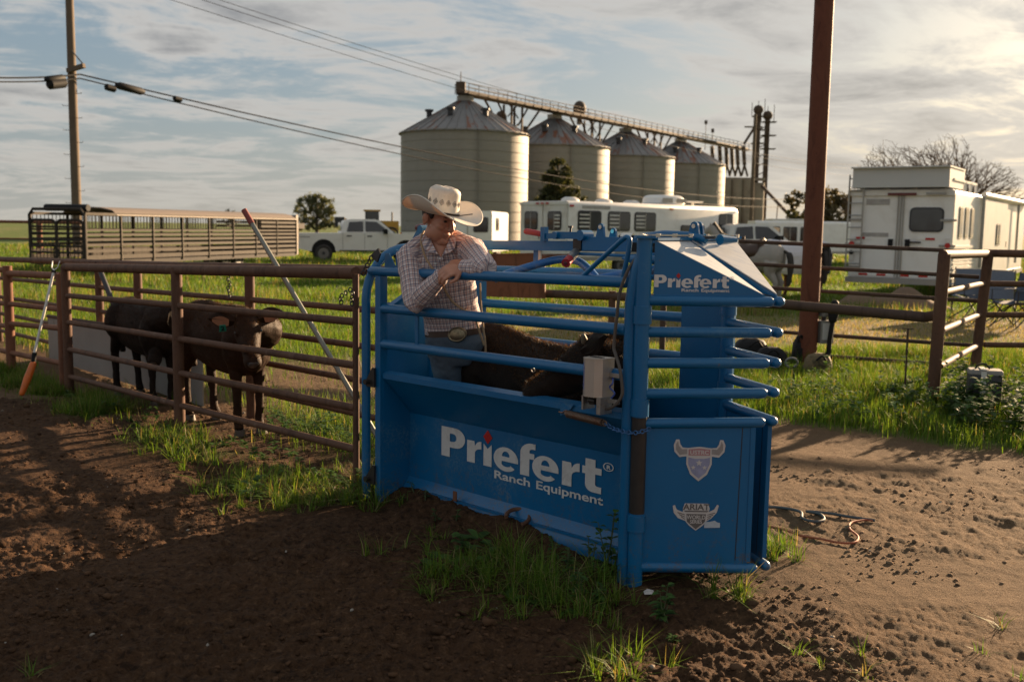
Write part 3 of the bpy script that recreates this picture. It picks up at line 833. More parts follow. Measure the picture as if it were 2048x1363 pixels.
    # handle pointing at the arena, red end
    hd = B('handle_tube', MB().tube([C(0.66, vm - 0.04, zc - 0.03), C(0.62, vm - 0.13, zc - 0.065)], 0.022, 16), M_STEEL)
    B('grip', MB().tube([C(0.635, vm - 0.10, zc - 0.053), C(0.60, vm - 0.18, zc - 0.085)], [0.021, 0.0235], 18), M_RED_GRIP, hd)
    B('grip_end', MB().tube([C(0.602, vm - 0.178, zc - 0.084), C(0.598, vm - 0.186, zc - 0.087)], [0.012, 0.006], 12), M_MAROON_GRIP, hd)
    B('hanger', MB().box(C(0.98, vm, zc - 0.055), (0.05, 0.008, 0.075), Rm)); B('hanger_plate', MB().box(C(0.955, vm - 0.005, zc - 0.05), (0.018, 0.008, 0.06), Rm), M_STEEL)
    # bent squeeze bars under the centre bar
    B('hold_down_bar', MB().tube(crom([C(1.08, 0.17, 1.36), C(1.0, 0.22, 1.40), C(0.86, vm, 1.462), C(0.72, vm + 0.02, 1.465), C(0.60, vm - 0.02, 1.43), C(0.47, 0.30, 1.38)], 5), 0.021, 12), M_WORN)
    B('hold_down_bar', MB().tube(crom([C(0.40, 0.18, 1.375), C(0.30, 0.24, 1.40), C(0.12, 0.33, 1.435), C(0.02, 0.36, 1.45)], 5), 0.022, 12), M_WORN)
    # bent brace rod on the near top rail
    B('brace_rod', MB().tube(crom([C(0.30, 0.0, 1.40), C(0.13, 0.0, 1.525), C(0.055, 0.0, 1.578), C(0.030, 0.0, 1.583), C(0.020, 0.0, 1.565), C(0.030, 0.0, 1.50), C(0.055, 0.0, 1.40)], 5), 0.0115, 10))
    # tail lever at the back with its bracket
    tl = B('tail_lever', MB().beam(C(1.90, 0.16, 1.38), C(1.645, 0.13, 1.628), 0.03, 0.042).tube([C(1.645, 0.11, 1.628), C(1.645, 0.16, 1.628)], 0.023, 12))
    B('grip', MB().tube([C(1.66, 0.16, 1.638), C(1.72, 0.18, 1.645), C(1.765, 0.19, 1.640)], 0.017, 12, True, True), M_MAROON_GRIP, tl)
    B('lever_bracket', MB().poly([C(L - 0.02, 0.01, 1.40), C(L - 0.02, 0.01, 1.49), C(L - 0.06, 0.01, 1.49), C(L - 0.13, 0.01, 1.40)], AV, 0.008))
    B('lever_bracket', MB().poly([C(L - 0.02, 0.09, 1.40), C(L - 0.02, 0.09, 1.51), C(L - 0.09, 0.09, 1.50), C(L - 0.20, 0.09, 1.40)], AV, 0.008))
    B('slide_plate', MB().beam(C(L - 0.02, 0.14, 1.42), C(L - 0.22, 0.14, 1.45), 0.05, 0.04))
    # chain lying on the arch corner
    for i in range(5):
        c = C(L + 0.09 - 0.020 * i, -0.062, 1.375 + 0.022 * i)
        B('chain_link', MB().ring(c, 0.014, 0.0042, AV if i % 2 else AX, 12, 6), M_DARK)
    B('chain_hook', MB().poly([C(L - 0.0, -0.06, 1.46), C(L + 0.02, -0.06, 1.48), C(L - 0.05, -0.06, 1.52), C(L - 0.07, -0.06, 1.49), C(L - 0.04, -0.06, 1.44)], AV, 0.01), M_DARK)

    # ---- release box, cable, spring and chain on the near front corner
    uB, vB, zB0, zB1 = 0.145, -0.055, 0.865, 1.035
    prof = [(-0.052, 0.05), (-0.052, -0.035), (-0.022, -0.058), (0.034, -0.058), (0.060, -0.030), (0.060, 0.05)]
    rb = B('release_box', MB().poly([C(uB - a, vB + b, zB0) for a, b in prof], (0, 0, 1), zB1 - zB0), M_ALU, smooth=False)
    B('box_lid', MB().poly([C(uB - a * 1.03, vB + b * 1.03, zB1) for a, b in prof], (0, 0, 1), 0.006), M_ALU, rb, smooth=False)
    B('lid_slot', MB().box(C(uB, vB, zB1 + 0.007), (0.07, 0.02, 0.003), Rm), M_DARK, rb)
    rr = random.Random(5)
    for col_ in range(2):
        z = zB1 - 0.022 - 0.01 * col_
        while z > zB0 + 0.03:
            hgt = rr.uniform(0.004, 0.008)
            B('blue_print', MB().box(C(uB - (-0.045 + 0.013 * col_), vB - 0.0405 - 0.010 * col_, z), (0.008, 0.0016, hgt), Matrix((AX * 0.8 + AV * 0.6, AV * 0.8 - AX * 0.6, (0, 0, 1))).transposed()), M_BLUEINK, rb)
            z -= hgt + rr.uniform(0.002, 0.004)
    B('bracket', MB().box(C(uB + 0.045, vB - 0.005, zB0 - 0.032), (0.010, 0.08, 0.066), Rm), M_STEEL, rb)
    B('bracket', MB().box(C(uB - 0.052, vB - 0.005, zB0 - 0.038), (0.024, 0.08, 0.078), Rm), M_STEEL, rb)
    B('solenoid', MB().tube([C(uB + 0.01, vB - 0.01, zB0 - 0.04), C(uB + 0.01, vB - 0.01, zB0)], 0.020, 12).tube([C(uB - 0.02, vB - 0.03, zB0 - 0.02), C(uB + 0.02, vB - 0.03, zB0 - 0.02)], 0.010, 10), M_GREASE, rb)
    B('bracket', MB().box(C(0.06, -0.035, 0.965), (0.07, 0.012, 0.018), Rm), M_STEEL, rb)
    B('bracket', MB().box(C(0.06, -0.035, 0.845), (0.07, 0.012, 0.018), Rm), M_STEEL, rb)
    B('blue_wire', MB().tube(crom([C(0.07, -0.03, 0.955), C(0.055, -0.05, 0.93), C(0.075, -0.045, 0.91), C(0.05, -0.04, 0.885), C(0.07, -0.04, 0.86)], 5), 0.004, 6), M_BLUEINK, rb)
    B('cable', MB().tube(crom([C(-0.02, -0.005, 1.49), C(0.0, -0.03, 1.44), C(0.035, -0.04, 1.34), C(0.05, -0.04, 1.22), C(0.062, -0.04, 1.10), C(0.045, -0.045, 1.06), C(0.015, -0.05, 1.0), C(0.0, -0.05, 0.93), C(0.0, -0.05, 0.88), C(0.03, -0.06, 0.835), C(0.08, -0.06, 0.812), C(0.14, -0.06, 0.83)], 5), 0.0075, 8), M_CABLE)
    B('spring_lug', MB().poly([C(0.40, -0.02, 0.80), C(0.31, -0.02, 0.80), C(0.33, -0.02, 0.775), C(0.395, -0.02, 0.735)], -AV, 0.006))
    a, b = C(0.345, -0.035, 0.752), C(0.112, -0.045, 0.742)
    hx = []; nt = 26; ax = (b - a).normalized(); sx = ax.cross(Vector((0, 0, 1))).normalized(); sy = sx.cross(ax)
    for i in range(nt * 10 + 1):
        tt = i / (nt * 10); an = 2 * math.pi * nt * tt
        hx.append(a + (b - a) * tt + (sx * math.cos(an) + sy * math.sin(an)) * 0.0155)
    B('spring', MB().tube(hx, 0.0034, 5), M_SPRING)
    B('spring_hook', MB().tube([a - ax * 0.055, a - ax * 0.03, a - ax * 0.01 + sy * 0.014, a + sy * 0.015], 0.0035, 6), M_SPRING)
    B('spring_eye', MB().ring(b + ax * 0.012, 0.012, 0.0035, sx, 14, 6), M_SPRING)
    path = crom([b + ax * 0.026, C(0.055, -0.05, 0.728), C(0.0, -0.055, 0.722), C(-0.06, -0.045, 0.720), C(-0.10, -0.03, 0.728), C(-0.125, 0.0, 0.742)], 8)
    tot = 0; nxt = 0; i = 0
    for p, q in zip(path, path[1:]):
        tot += (q - p).length
        if tot >= nxt:
            dd = (q - p).normalized(); side = dd.cross(Vector((0, 0, 1))).normalized()
            axn = side if i % 2 else (side.cross(dd) + side * 0.3)
            B('chain_link', MB().ring(p, 0.0085, 0.003, axn, 10, 5), M_CHAIN)
            nxt = tot + 0.0125; i += 1
    # small eyebolt under the third rail
    B('eyebolt', MB().ring(C(0.60, -0.01, 0.935), 0.012, 0.003, AV, 12, 6), M_CHROME)
    return root
def del_label(o):
    for k in ('label', 'category'):
        if k in o: del o[k]
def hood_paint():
    m, t, out = mat('pale_sheen_blue_paint')
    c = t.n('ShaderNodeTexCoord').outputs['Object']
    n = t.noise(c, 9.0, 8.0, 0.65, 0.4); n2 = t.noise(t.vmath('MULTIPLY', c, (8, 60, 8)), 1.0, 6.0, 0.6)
    col = t.mix(n, (0.44, 0.46, 0.48), (0.62, 0.60, 0.58))  # sunlit sheen and dust on the blue plates, put into a pale colour
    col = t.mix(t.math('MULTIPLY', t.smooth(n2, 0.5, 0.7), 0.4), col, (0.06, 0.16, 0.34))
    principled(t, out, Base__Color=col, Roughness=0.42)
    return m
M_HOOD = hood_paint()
M_WORN = simple('worn_blue_tube', (0.02, 0.13, 0.36), 0.35, 0.1, 0.2, 5, 0.0, (0.40, 0.38, 0.36), 0.9)
M_STK = simple('sticker_white', (0.52, 0.48, 0.46), 0.5, 0, 0.12, 40)
M_STKW = simple('sticker_pale_blue', (0.42, 0.47, 0.52), 0.5, 0, 0.2, 60)
M_STKG = simple('sticker_grey', (0.28, 0.25, 0.24), 0.5, 0, 0.25, 30)
M_STKD = simple('sticker_dark', (0.12, 0.105, 0.10), 0.5, 0, 0.25, 30)
M_STKR = simple('sticker_red', (0.40, 0.20, 0.21), 0.5, 0, 0.15, 50)
M_STKB = simple('sticker_blue', (0.26, 0.27, 0.40), 0.5, 0, 0.35, 26)
M_BLUEINK = simple('blue_ink', (0.06, 0.10, 0.36), 0.5, 0, 0.2, 30)
M_CABLE = simple('grey_cable', (0.085, 0.07, 0.058), 0.6, 0, 0.3, 30)
M_SPRING = simple('rusty_spring', (0.22, 0.15, 0.11), 0.45, 0.6, 0.3, 40, 0.0, (0.24, 0.09, 0.04), 0.8)
M_CHAIN = simple('blue_chain', (0.04, 0.12, 0.28), 0.4, 0.4, 0.3, 40)
CHUTE = make_chute()
# ================================================================== pipe fences around the chute
def P2(s, t, z=0.0):
    p = C0 + AX * s + AV * t
    return Vector((p.x, p.y, z))
def pipe_fence(label, posts, rails, rp=0.036, rr=0.024, m=M_PIPE, group=None, ptop=None, round_top=True):
    """posts: list of (base, top); rails: list of point lists"""
    c = Vector(posts[0][0])
    root = thing('pipe_fence', label, 'fence', (c.x, c.y, 0), 0, group)
    for a, b in posts:
        MB().tube([a, b], rp, 14, True).build('post', m, root)
    for pts in rails:
        r = rr
        if isinstance(pts, tuple): pts, r = pts
        MB().tube(pts, r, 12).build('rail', m, root)
    return root
def front_rails():
    F3, F2, F1, F0 = P2(2.10, -0.01), P2(4.42, -0.03), P2(6.78, 0.0), P2(8.42, 0.0)
    F = [F3, F2, F1]
    zs = {0: (1.336, 1.262, 1.19), 1: (1.045, 0.99, 0.925), 2: (0.782, 0.735, 0.675), 3: (0.522, 0.47, 0.42), 4: (0.268, 0.218, 0.16)}
    V3 = lambda p, z: Vector((p.x, p.y, z))
    rails = [([V3(p, z) for p, z in zip(F, zs[k])], 0.0375 if k == 0 else 0.0245) for k in range(5)]
    posts = [(V3(F2, -0.1), V3(F2, 1.28)), (V3(F1, -0.1), V3(F1, 1.20))]
    root = pipe_fence('rusty pipe fence of five rails running from the blue chute along the arena', posts, rails, 0.042)
    MB().tube([V3(F3, -0.1), V3(F3, 1.33)], 0.020, 10).build('post', M_PIPE, root)
    # a chain ties the fence to the chute arch
    for i in range(9):
        q = Vector((F3.x, F3.y, 1.24)) + AX * 0.03 * math.sin(i) - AV * 0.055 + Vector((0, 0, -0.02 * abs(i - 4)))
        q += AX * (-0.012 * (i - 4) * 1.5)
        MB().ring(q, 0.013, 0.004, AV if i % 2 else AX, 12, 6).build('chain_link', M_DARK, root)
    # further stretch to the left, beyond the swinging post
    G1 = P2(6.95, 0.02)
    rails = [([V3(G1, 1.10), V3(F0, 1.06)], 0.034), [V3(G1, 0.78), V3(F0, 0.74)], [V3(G1, 0.60), V3(F0, 0.53)], [V3(G1, 0.26), V3(F0, 0.22)]]
    G2 = P2(9.6, 0.0)
    pipe_fence('rusty red gate length of the arena fence hung with a white stick', [(V3(G1, -0.1), V3(G1, 1.12)), (V3(F0, -0.1), V3(F0, 1.14)), (V3(G2, -0.1), V3(G2, 1.05))],
               rails + [([V3(F0, 1.10), V3(G2, 1.04)], 0.03), [V3(F0, 0.74), V3(G2, 0.70)], [V3(F0, 0.5), V3(G2, 0.46)], [V3(F0, 0.22), V3(G2, 0.2)]], 0.047, 0.027, M_RUST)
    # rear side of the alley
    T = 0.72
    K = [P2(1.98, T), P2(4.66, T), P2(6.9, T + 0.02), P2(7.9, T + 0.03), P2(11.5, T + 0.1)]
    zr = [(1.33, 1.26, 1.20, 1.18, 1.10), (1.04, 0.99, 0.94, 0.92, 0.85), (0.77, 0.73, 0.68, 0.66, 0.6), (0.515, 0.48, 0.44, 0.42, 0.38), (0.262, 0.23, 0.20, 0.19, 0.15)]
    rails = [([V3(p, z) for p, z in zip(K, zz)], 0.034 if i == 0 else 0.0245) for i, zz in enumerate(zr)]
    posts = [(V3(p, -0.1), V3(p, z)) for p, z in zip(K, (1.33, 1.27, 1.21, 1.19, 1.12))]
    back = pipe_fence('rusty pipe fence along the far side of the cattle alley', posts, rails, 0.042)
    hx = P2(4.9, T - 0.06)
    for i in range(10):
        q = Vector((hx.x + 0.010 * math.sin(i * 1.7), hx.y, 1.22 - 0.024 * i))
        MB().ring(q, 0.014, 0.0045, AV if i % 2 else AX, 10, 5).build('chain_link', M_DARK, back)
    # grey sheeting fixed low on the inside of the rear fence
    a, b = P2(5.35, T - 0.08), P2(9.3, T - 0.02)
    sh = thing('metal_sheet', 'pale grey sheet lining the alley fence, streaked with manure', 'sheet', ((a.x + b.x) / 2, (a.y + b.y) / 2, 0))
    MB().poly([V3(a, 0.0), V3(b, 0.0), V3(b, 0.50), V3(a, 0.60)], -AV, 0.012).build('sheet', M_SHEET, sh)
    MB().tube([V3(a - AV * 0.01, 0.61), V3(b - AV * 0.01, 0.51)], 0.02, 8).build('top_edge', M_PIPE_DARK, sh)
    # a dark bar propped inside the alley behind the black calf
    p, q = at(199, 538, 10.1), at(252, 672, 9.6)
    o = MB().tube([p, q], 0.026, 10).build('prop_bar', M_DARK)
    tag(o, 'dark steel bar propped against the alley rails above the calf', 'bar')
    # long steel bar leaning in the alley, red tip
    p, q = at(488, 420, 7.15), at(760, 882, 6.50)
    r = thing('leaning_bar', 'long steel bar with a red end leaning across the alley rails', 'bar', (q.x, q.y, 0))
    d = (q - p).normalized()
    MB().tube([p + d * 0.12, q], 0.0175, 12).build('shaft', M_STEELGREEN, r)
    MB().tube([p, p + d * 0.125], 0.021, 12).build('red_end', M_RED_RUST, r)
    # white stick with orange handle hooked on the gate post
    p0, p1, p2_, p3_ = at(107, 545, 9.05), at(69, 705, 8.85), at(66, 728, 8.83), at(44, 786, 8.75)
    r = thing('cattle_prod', 'white stick with an orange handle hooked on the rusty fence', 'prod', (p3_.x, p3_.y, 0))
    MB().tube([p0, p1], 0.0125, 10).build('shaft', M_WHITE2, r)
    MB().tube([p1, p2_], 0.021, 10).build('collar', M_BLACK, r)
    MB().tube([p2_, p2_.lerp(p3_, 0.5), p3_], [0.030, 0.034, 0.024], 12, True, True).build('grip', M_ORANGE, r)
    e = (p0 - p1).normalized(); sd = Vector((1, 0, 0))
    MB().tube([p0, p0 + e * 0.02], 0.02, 8).build('fork_head', M_BLACK, r)
    for k in (-1, 1):
        MB().tube([p0 + e * 0.02, p0 + e * 0.05 + sd * 0.028 * k, p0 + e * 0.11 + sd * 0.034 * k], 0.0055, 6).build('prong', M_CHROME, r)
    tall = gnd(1613, 735)
    o = MB().tube([(tall.x, tall.y, -0.2), (tall.x, tall.y, 5.6)], 0.111, 28).build('steel_pole', M_POLE)
    tag(o, 'tall thick rusty brown steel pole standing in the weeds', 'pole')
def sheet_mat():
    m, t, out = mat('streaked_sheet')
    c = t.n('ShaderNodeTexCoord').outputs['Object']
    n = t.noise(c, 1.8, 6.0, 0.6); n2 = t.noise(t.vmath('MULTIPLY', c, (5.0, 5.0, 1.6)), 1.0, 8.0, 0.7, 0.6)
    col = t.mix(n, (0.20, 0.19, 0.175), (0.30, 0.29, 0.27))
    col = t.mix(t.smooth(n2, 0.58, 0.66), col, (0.075, 0.045, 0.02))
    principled(t, out, Base__Color=col, Roughness=0.7)
    return m
M_SHEET = sheet_mat()
M_STEELGREEN = simple('dull_galvanised_bar', (0.21, 0.21, 0.18), 0.42, 0.5, 0.25, 20)
M_RED_RUST = simple('red_tip_paint', (0.20, 0.035, 0.025), 0.55, 0, 0.3, 30)
M_POLE = rust_pipe('brown_primer_pole', (0.11, 0.038, 0.022), (0.17, 0.060, 0.035), (0.16, 0.08, 0.055))
front_rails()
def right_fences():
    V3 = lambda p, z: Vector((p.x, p.y, z))
    # heavy single rail behind the chute, ends on the corner post with a knee
    R1 = at(1874, 650, 9.5); R2 = at(1962, 640, 11.5)
    a = at(1092, 587, 12.3); b = at(1225, 592, 11.75); e = at(1850, 634, 9.62)
    rl = [V3(a, a.z), V3(b, b.z), at(1560, 608, 10.62), e, at(1884, 628, 9.72)]
    root = thing('pipe_fence', 'heavy single rusty rail running behind the chute to the corner post', 'fence', (b.x, b.y, 0))
    MB().tube(rl, 0.052, 14).build('rail', M_PIPE_DARK, root)
    MB().tube([V3(b, -0.1), V3(b, b.z + 0.06)], 0.045, 12).build('post', M_PIPE, root)
    g = at(1326, 640, 11.4); MB().tube([V3(g, -0.1), V3(g, b.z)], 0.035, 12).build('post', M_PIPE_DARK, root)
    c0, c1 = at(925, 512, 12.6), at(1142, 512, 12.2)
    MB().tube([c0, c1], 0.03, 10).build('rail', M_PIPE, root)
    # rounded rusty plate hung at its left end
    p = [at(925, 508, 12.45), at(925, 591, 12.45), at(1090, 597, 12.15), at(1090, 530, 12.15), at(1086, 516, 12.15), at(1078, 509, 12.15), at(1066, 506, 12.15)]
    o = MB().poly(p, (0.2, 1, 0), 0.05).build('rusty_plate', M_RUST, None); tag(o, 'rounded rusty brown steel plate hanging on a rail behind the cowboy', 'plate')
    # corner pen: two posts joined by four short rails
    top1, top2 = at(1889, 508, 9.5), at(1977, 506, 11.5)
    posts = [(V3(R1, -0.1), V3(top1, top1.z)), (V3(at(1948, 740, 11.5), -0.15), top2)]
    sr = []
    for (xa, ya, xb, yb) in ((1886, 509, 1974, 507), (1888, 584, 1968, 566), (1884, 660, 1960, 628), (1880, 732, 1955, 690)):
        sr.append(([at(xa, ya, 9.5), at(xb, yb, 11.5)], 0.045 if ya < 520 else 0.031))
    for ya, yb in ((506, 508), (567, 567), (629, 627), (689, 688)):
        sr.append(([at(1968, ya, 11.5), at(2300, yb + 4, 11.2)], 0.033 if ya > 520 else 0.045))
    pipe_fence('rusty corner pen posts joined by four short rails beside the weeds', posts, sr, 0.058, 0.03, M_PIPE)
    # slim six-rail fence behind the tall pole
    rr = []
    for ya, yb, yc in ((486, 500, 517), (530, 549, 566), (575, 597, 614), (0, 0, 0), (661, 686, 700), (703, 728, 740)):
        if ya: rr.append([at(1470, ya - 4, 12.6), at(1880, yb, 11.75), at(1958, yb + 5, 11.6)])
    a, b = at(1470, 470, 12.6), at(1700, 470, 12.15)
    pipe_fence('slim weathered rail fence standing behind the tall brown pole', [(V3(a, -0.1), V3(a, at(1470, 478, 12.6).z))], rr, 0.03, 0.024, M_PIPE_DARK)
    s = gnd(1809, 795)
    o = thing('steel_stake', 'thin rusty steel stake stuck upright in the grass', 'stake', (s.x, s.y, 0))
    tp = at(1816, 657, s.y)
    MB().beam((s.x, s.y, -0.1), tp, 0.02, 0.012).build('shaft', M_PIPE_DARK, o)
    MB().beam(tp - Vector((0.055, 0, 0)), tp + Vector((0.055, 0, -0.003)), 0.01, 0.008).build('top_bar', M_PIPE_DARK, o)
right_fences()
# ================================================================== the cowboy
def ering(c, a, b, ra, rb, n=24, p=2.0):
    """superellipse ring round c in directions a, b"""
    out = []
    for k in range(n):
        t = 2 * math.pi * k / n; ct, s = math.cos(t), math.sin(t)
        out.append(Vector(c) + Vector(a) * ra * math.copysign(abs(ct) ** (2 / p), ct) + Vector(b) * rb * math.copysign(abs(s) ** (2 / p), s))
    return out
def plaid_attr(me, segs):
    """cloth coordinates: length along the limb and distance round it, per nearest limb"""
    n = len(me.vertices); co = np.empty(n * 3); me.vertices.foreach_get('co', co); co = co.reshape(-1, 3)
    best = np.full(n, 1e9); U = np.zeros((n, 3))
    for i, (a, b, r, ref) in enumerate(segs):
        a = np.array(a); b = np.array(b); d = b - a; L = np.linalg.norm(d); d = d / L
        rel = co - a; t = np.clip(rel @ d, 0, L)
        q = rel - np.outer(t, d); dist = np.linalg.norm(q, axis=1) / r
        ref = np.array(ref) - d * (np.array(ref) @ d); ref = ref / np.linalg.norm(ref); sd = np.cross(d, ref)
        ang = np.arctan2(q @ sd, q @ ref)
        m = dist < best
        best[m] = dist[m]
        U[m, 0] = (rel @ d)[m]; U[m, 1] = (ang * r)[m]
    at_ = me.attributes.new('cloth', 'FLOAT_VECTOR', 'POINT'); at_.data.foreach_set('vector', U.astype(np.float32).ravel())
def wrinkle(me, amp, sc, seed):
    n = len(me.vertices); co = np.empty(n * 3); no = np.empty(n * 3)
    me.vertices.foreach_get('co', co); me.vertex_normals.foreach_get('vector', no)
    co = co.reshape(-1, 3); no = no.reshape(-1, 3)
    w = np.abs(fbm(co[:, 0] * sc + co[:, 2] * sc * 0.8, co[:, 1] * sc - co[:, 2] * sc * 1.1, seed, 3) - 0.5) * 2
    w2 = fbm(co[:, 0] * sc * 2.3 - co[:, 2] * sc, co[:, 2] * sc * 2.2 + co[:, 1] * sc, seed + 7, 2) - 0.5
    co = co + no * ((0.35 - w) * amp + w2 * amp * 0.5)[:, None]
    me.vertices.foreach_set('co', co.ravel()); me.update()

def plaid_mat():
    m, t, out = mat('plaid_cotton')
    a = t.n('ShaderNodeAttribute', {'attribute_name': 'cloth'}).outputs['Vector']
    s = t.n('ShaderNodeSeparateXYZ', None, _0=a)
    per = 0.030
    def band(x, c, w):
        f = t.math('FRACT', t.math('DIVIDE', t.math('ADD', x, 3.0), per))
        d = t.math('ABSOLUTE', t.math('SUBTRACT', f, c))
        return t.smooth(d, w, w * 0.55)
    base = (0.88, 0.74, 0.68)
    col = t.mix(0.0, base, base)
    for ax in (0, 1):
        x = s.outputs[ax]
        col = t.mix(t.math('MULTIPLY', band(x, 0.30, 0.16), 0.58), col, (0.038, 0.045, 0.13))
        col = t.mix(t.math('MULTIPLY', band(x, 0.66, 0.12), 0.50), col, (0.36, 0.11, 0.08))
        col = t.mix(t.math('MULTIPLY', band(x, 0.84, 0.06), 0.5), col, (0.50, 0.56, 0.68))
    n = t.noise(t.n('ShaderNodeTexCoord').outputs['Object'], 26.0, 6.0, 0.6)
    col = t.mix(t.math('MULTIPLY', n, 0.15), col, (0.2, 0.18, 0.18))
    d = t.n('ShaderNodeBsdfPrincipled', None, Base__Color=col, Roughness=0.85)
    d.inputs['Specular IOR Level'].default_value = 0.2
    t.link(bump(t, n, 0.25, 0.006), d.inputs['Normal'])
    tr = t.n('ShaderNodeBsdfTranslucent', None, Color=col)
    t.link(t.n('ShaderNodeMixShader', None, _0=0.12, _1=d.outputs[0], _2=tr.outputs[0]).outputs[0], out.inputs[0])
    return m
def skin_mat():
    m, t, out = mat('sunburnt_skin')
    c = t.n('ShaderNodeTexCoord').outputs['Object']
    n = t.noise(c, 22.0, 5.0, 0.6)
    col = t.mix(n, (0.42, 0.185, 0.115), (0.55, 0.27, 0.175))
    p = principled(t, out, Base__Color=col, Roughness=0.48)
    p.inputs['Subsurface Weight'].default_value = 0.12
    p.inputs['Subsurface Radius'].default_value = (0.012, 0.004, 0.002)
    t.link(bump(t, t.noise(c, 160, 4, 0.6), 0.12, 0.002), p.inputs['Normal'])
    return m
def denim_mat():
    m, t, out = mat('blue_denim')
    c = t.n('ShaderNodeTexCoord').outputs['Object']
    n = t.noise(c, 7.0, 7.0, 0.6); n2 = t.noise(t.vmath('MULTIPLY', c, (160, 160, 40)), 1.0, 3.0, 0.6)
    col = t.mix(n, (0.026, 0.040, 0.062), (0.085, 0.112, 0.145))
    col = t.mix(t.math('MULTIPLY', n2, 0.35), col, (0.20, 0.24, 0.28))
    p = principled(t, out, Base__Color=col, Roughness=0.88)
    t.link(bump(t, t.math('ADD', n, t.math('MULTIPLY', n2, 0.3)), 0.4, 0.01), p.inputs['Normal'])
    return m
def straw_mat():
    m, t, out = mat('straw_weave')
    c = t.n('ShaderNodeTexCoord').outputs['Object']
    w1 = t.noise(t.vmath('MULTIPLY', c, (260, 260, 90)), 1.0, 2.0, 0.5); n = t.noise(c, 7.0, 5.0, 0.6)
    col = t.mix(w1, (0.70, 0.64, 0.53), (0.88, 0.83, 0.73))
    col = t.mix(t.math('MULTIPLY', t.smooth(n, 0.5, 0.75), 0.35), col, (0.46, 0.37, 0.26))
    d = t.n('ShaderNodeBsdfPrincipled', None, Base__Color=col, Roughness=0.6)
    t.link(bump(t, w1, 0.2, 0.002), d.inputs['Normal'])
    tr = t.n('ShaderNodeBsdfTranslucent', None, Color=t.mix(1.0, col, (1.0, 0.72, 0.42), 'MULTIPLY'))
    t.link(t.n('ShaderNodeMixShader', None, _0=0.16, _1=d.outputs[0], _2=tr.outputs[0]).outputs[0], out.inputs[0])
    return m
M_PLAID, M_SKIN, M_DENIM, M_STRAW = plaid_mat(), skin_mat(), denim_mat(), straw_mat()
M_HAIR = simple('dark_brown_hair', (0.022, 0.012, 0.008), 0.6, 0, 0.3, 90)
M_LEATHER = simple('brown_leather', (0.055, 0.028, 0.016), 0.5, 0, 0.3, 30, 0.1)
M_HATBAND = simple('dark_hat_band', (0.025, 0.014, 0.010), 0.5, 0, 0.2, 30)
M_BUCKLE = simple('aged_buckle', (0.34, 0.26, 0.16), 0.32, 0.9, 0.45, 90, 0.35, (0.06, 0.045, 0.03), 0.8)
M_ROPE = simple('tan_rope', (0.40, 0.27, 0.16), 0.8, 0, 0.25, 120, 0.2)
M_SOIL_BOOT = simple('boot_leather', (0.09, 0.05, 0.03), 0.6, 0, 0.3, 20)

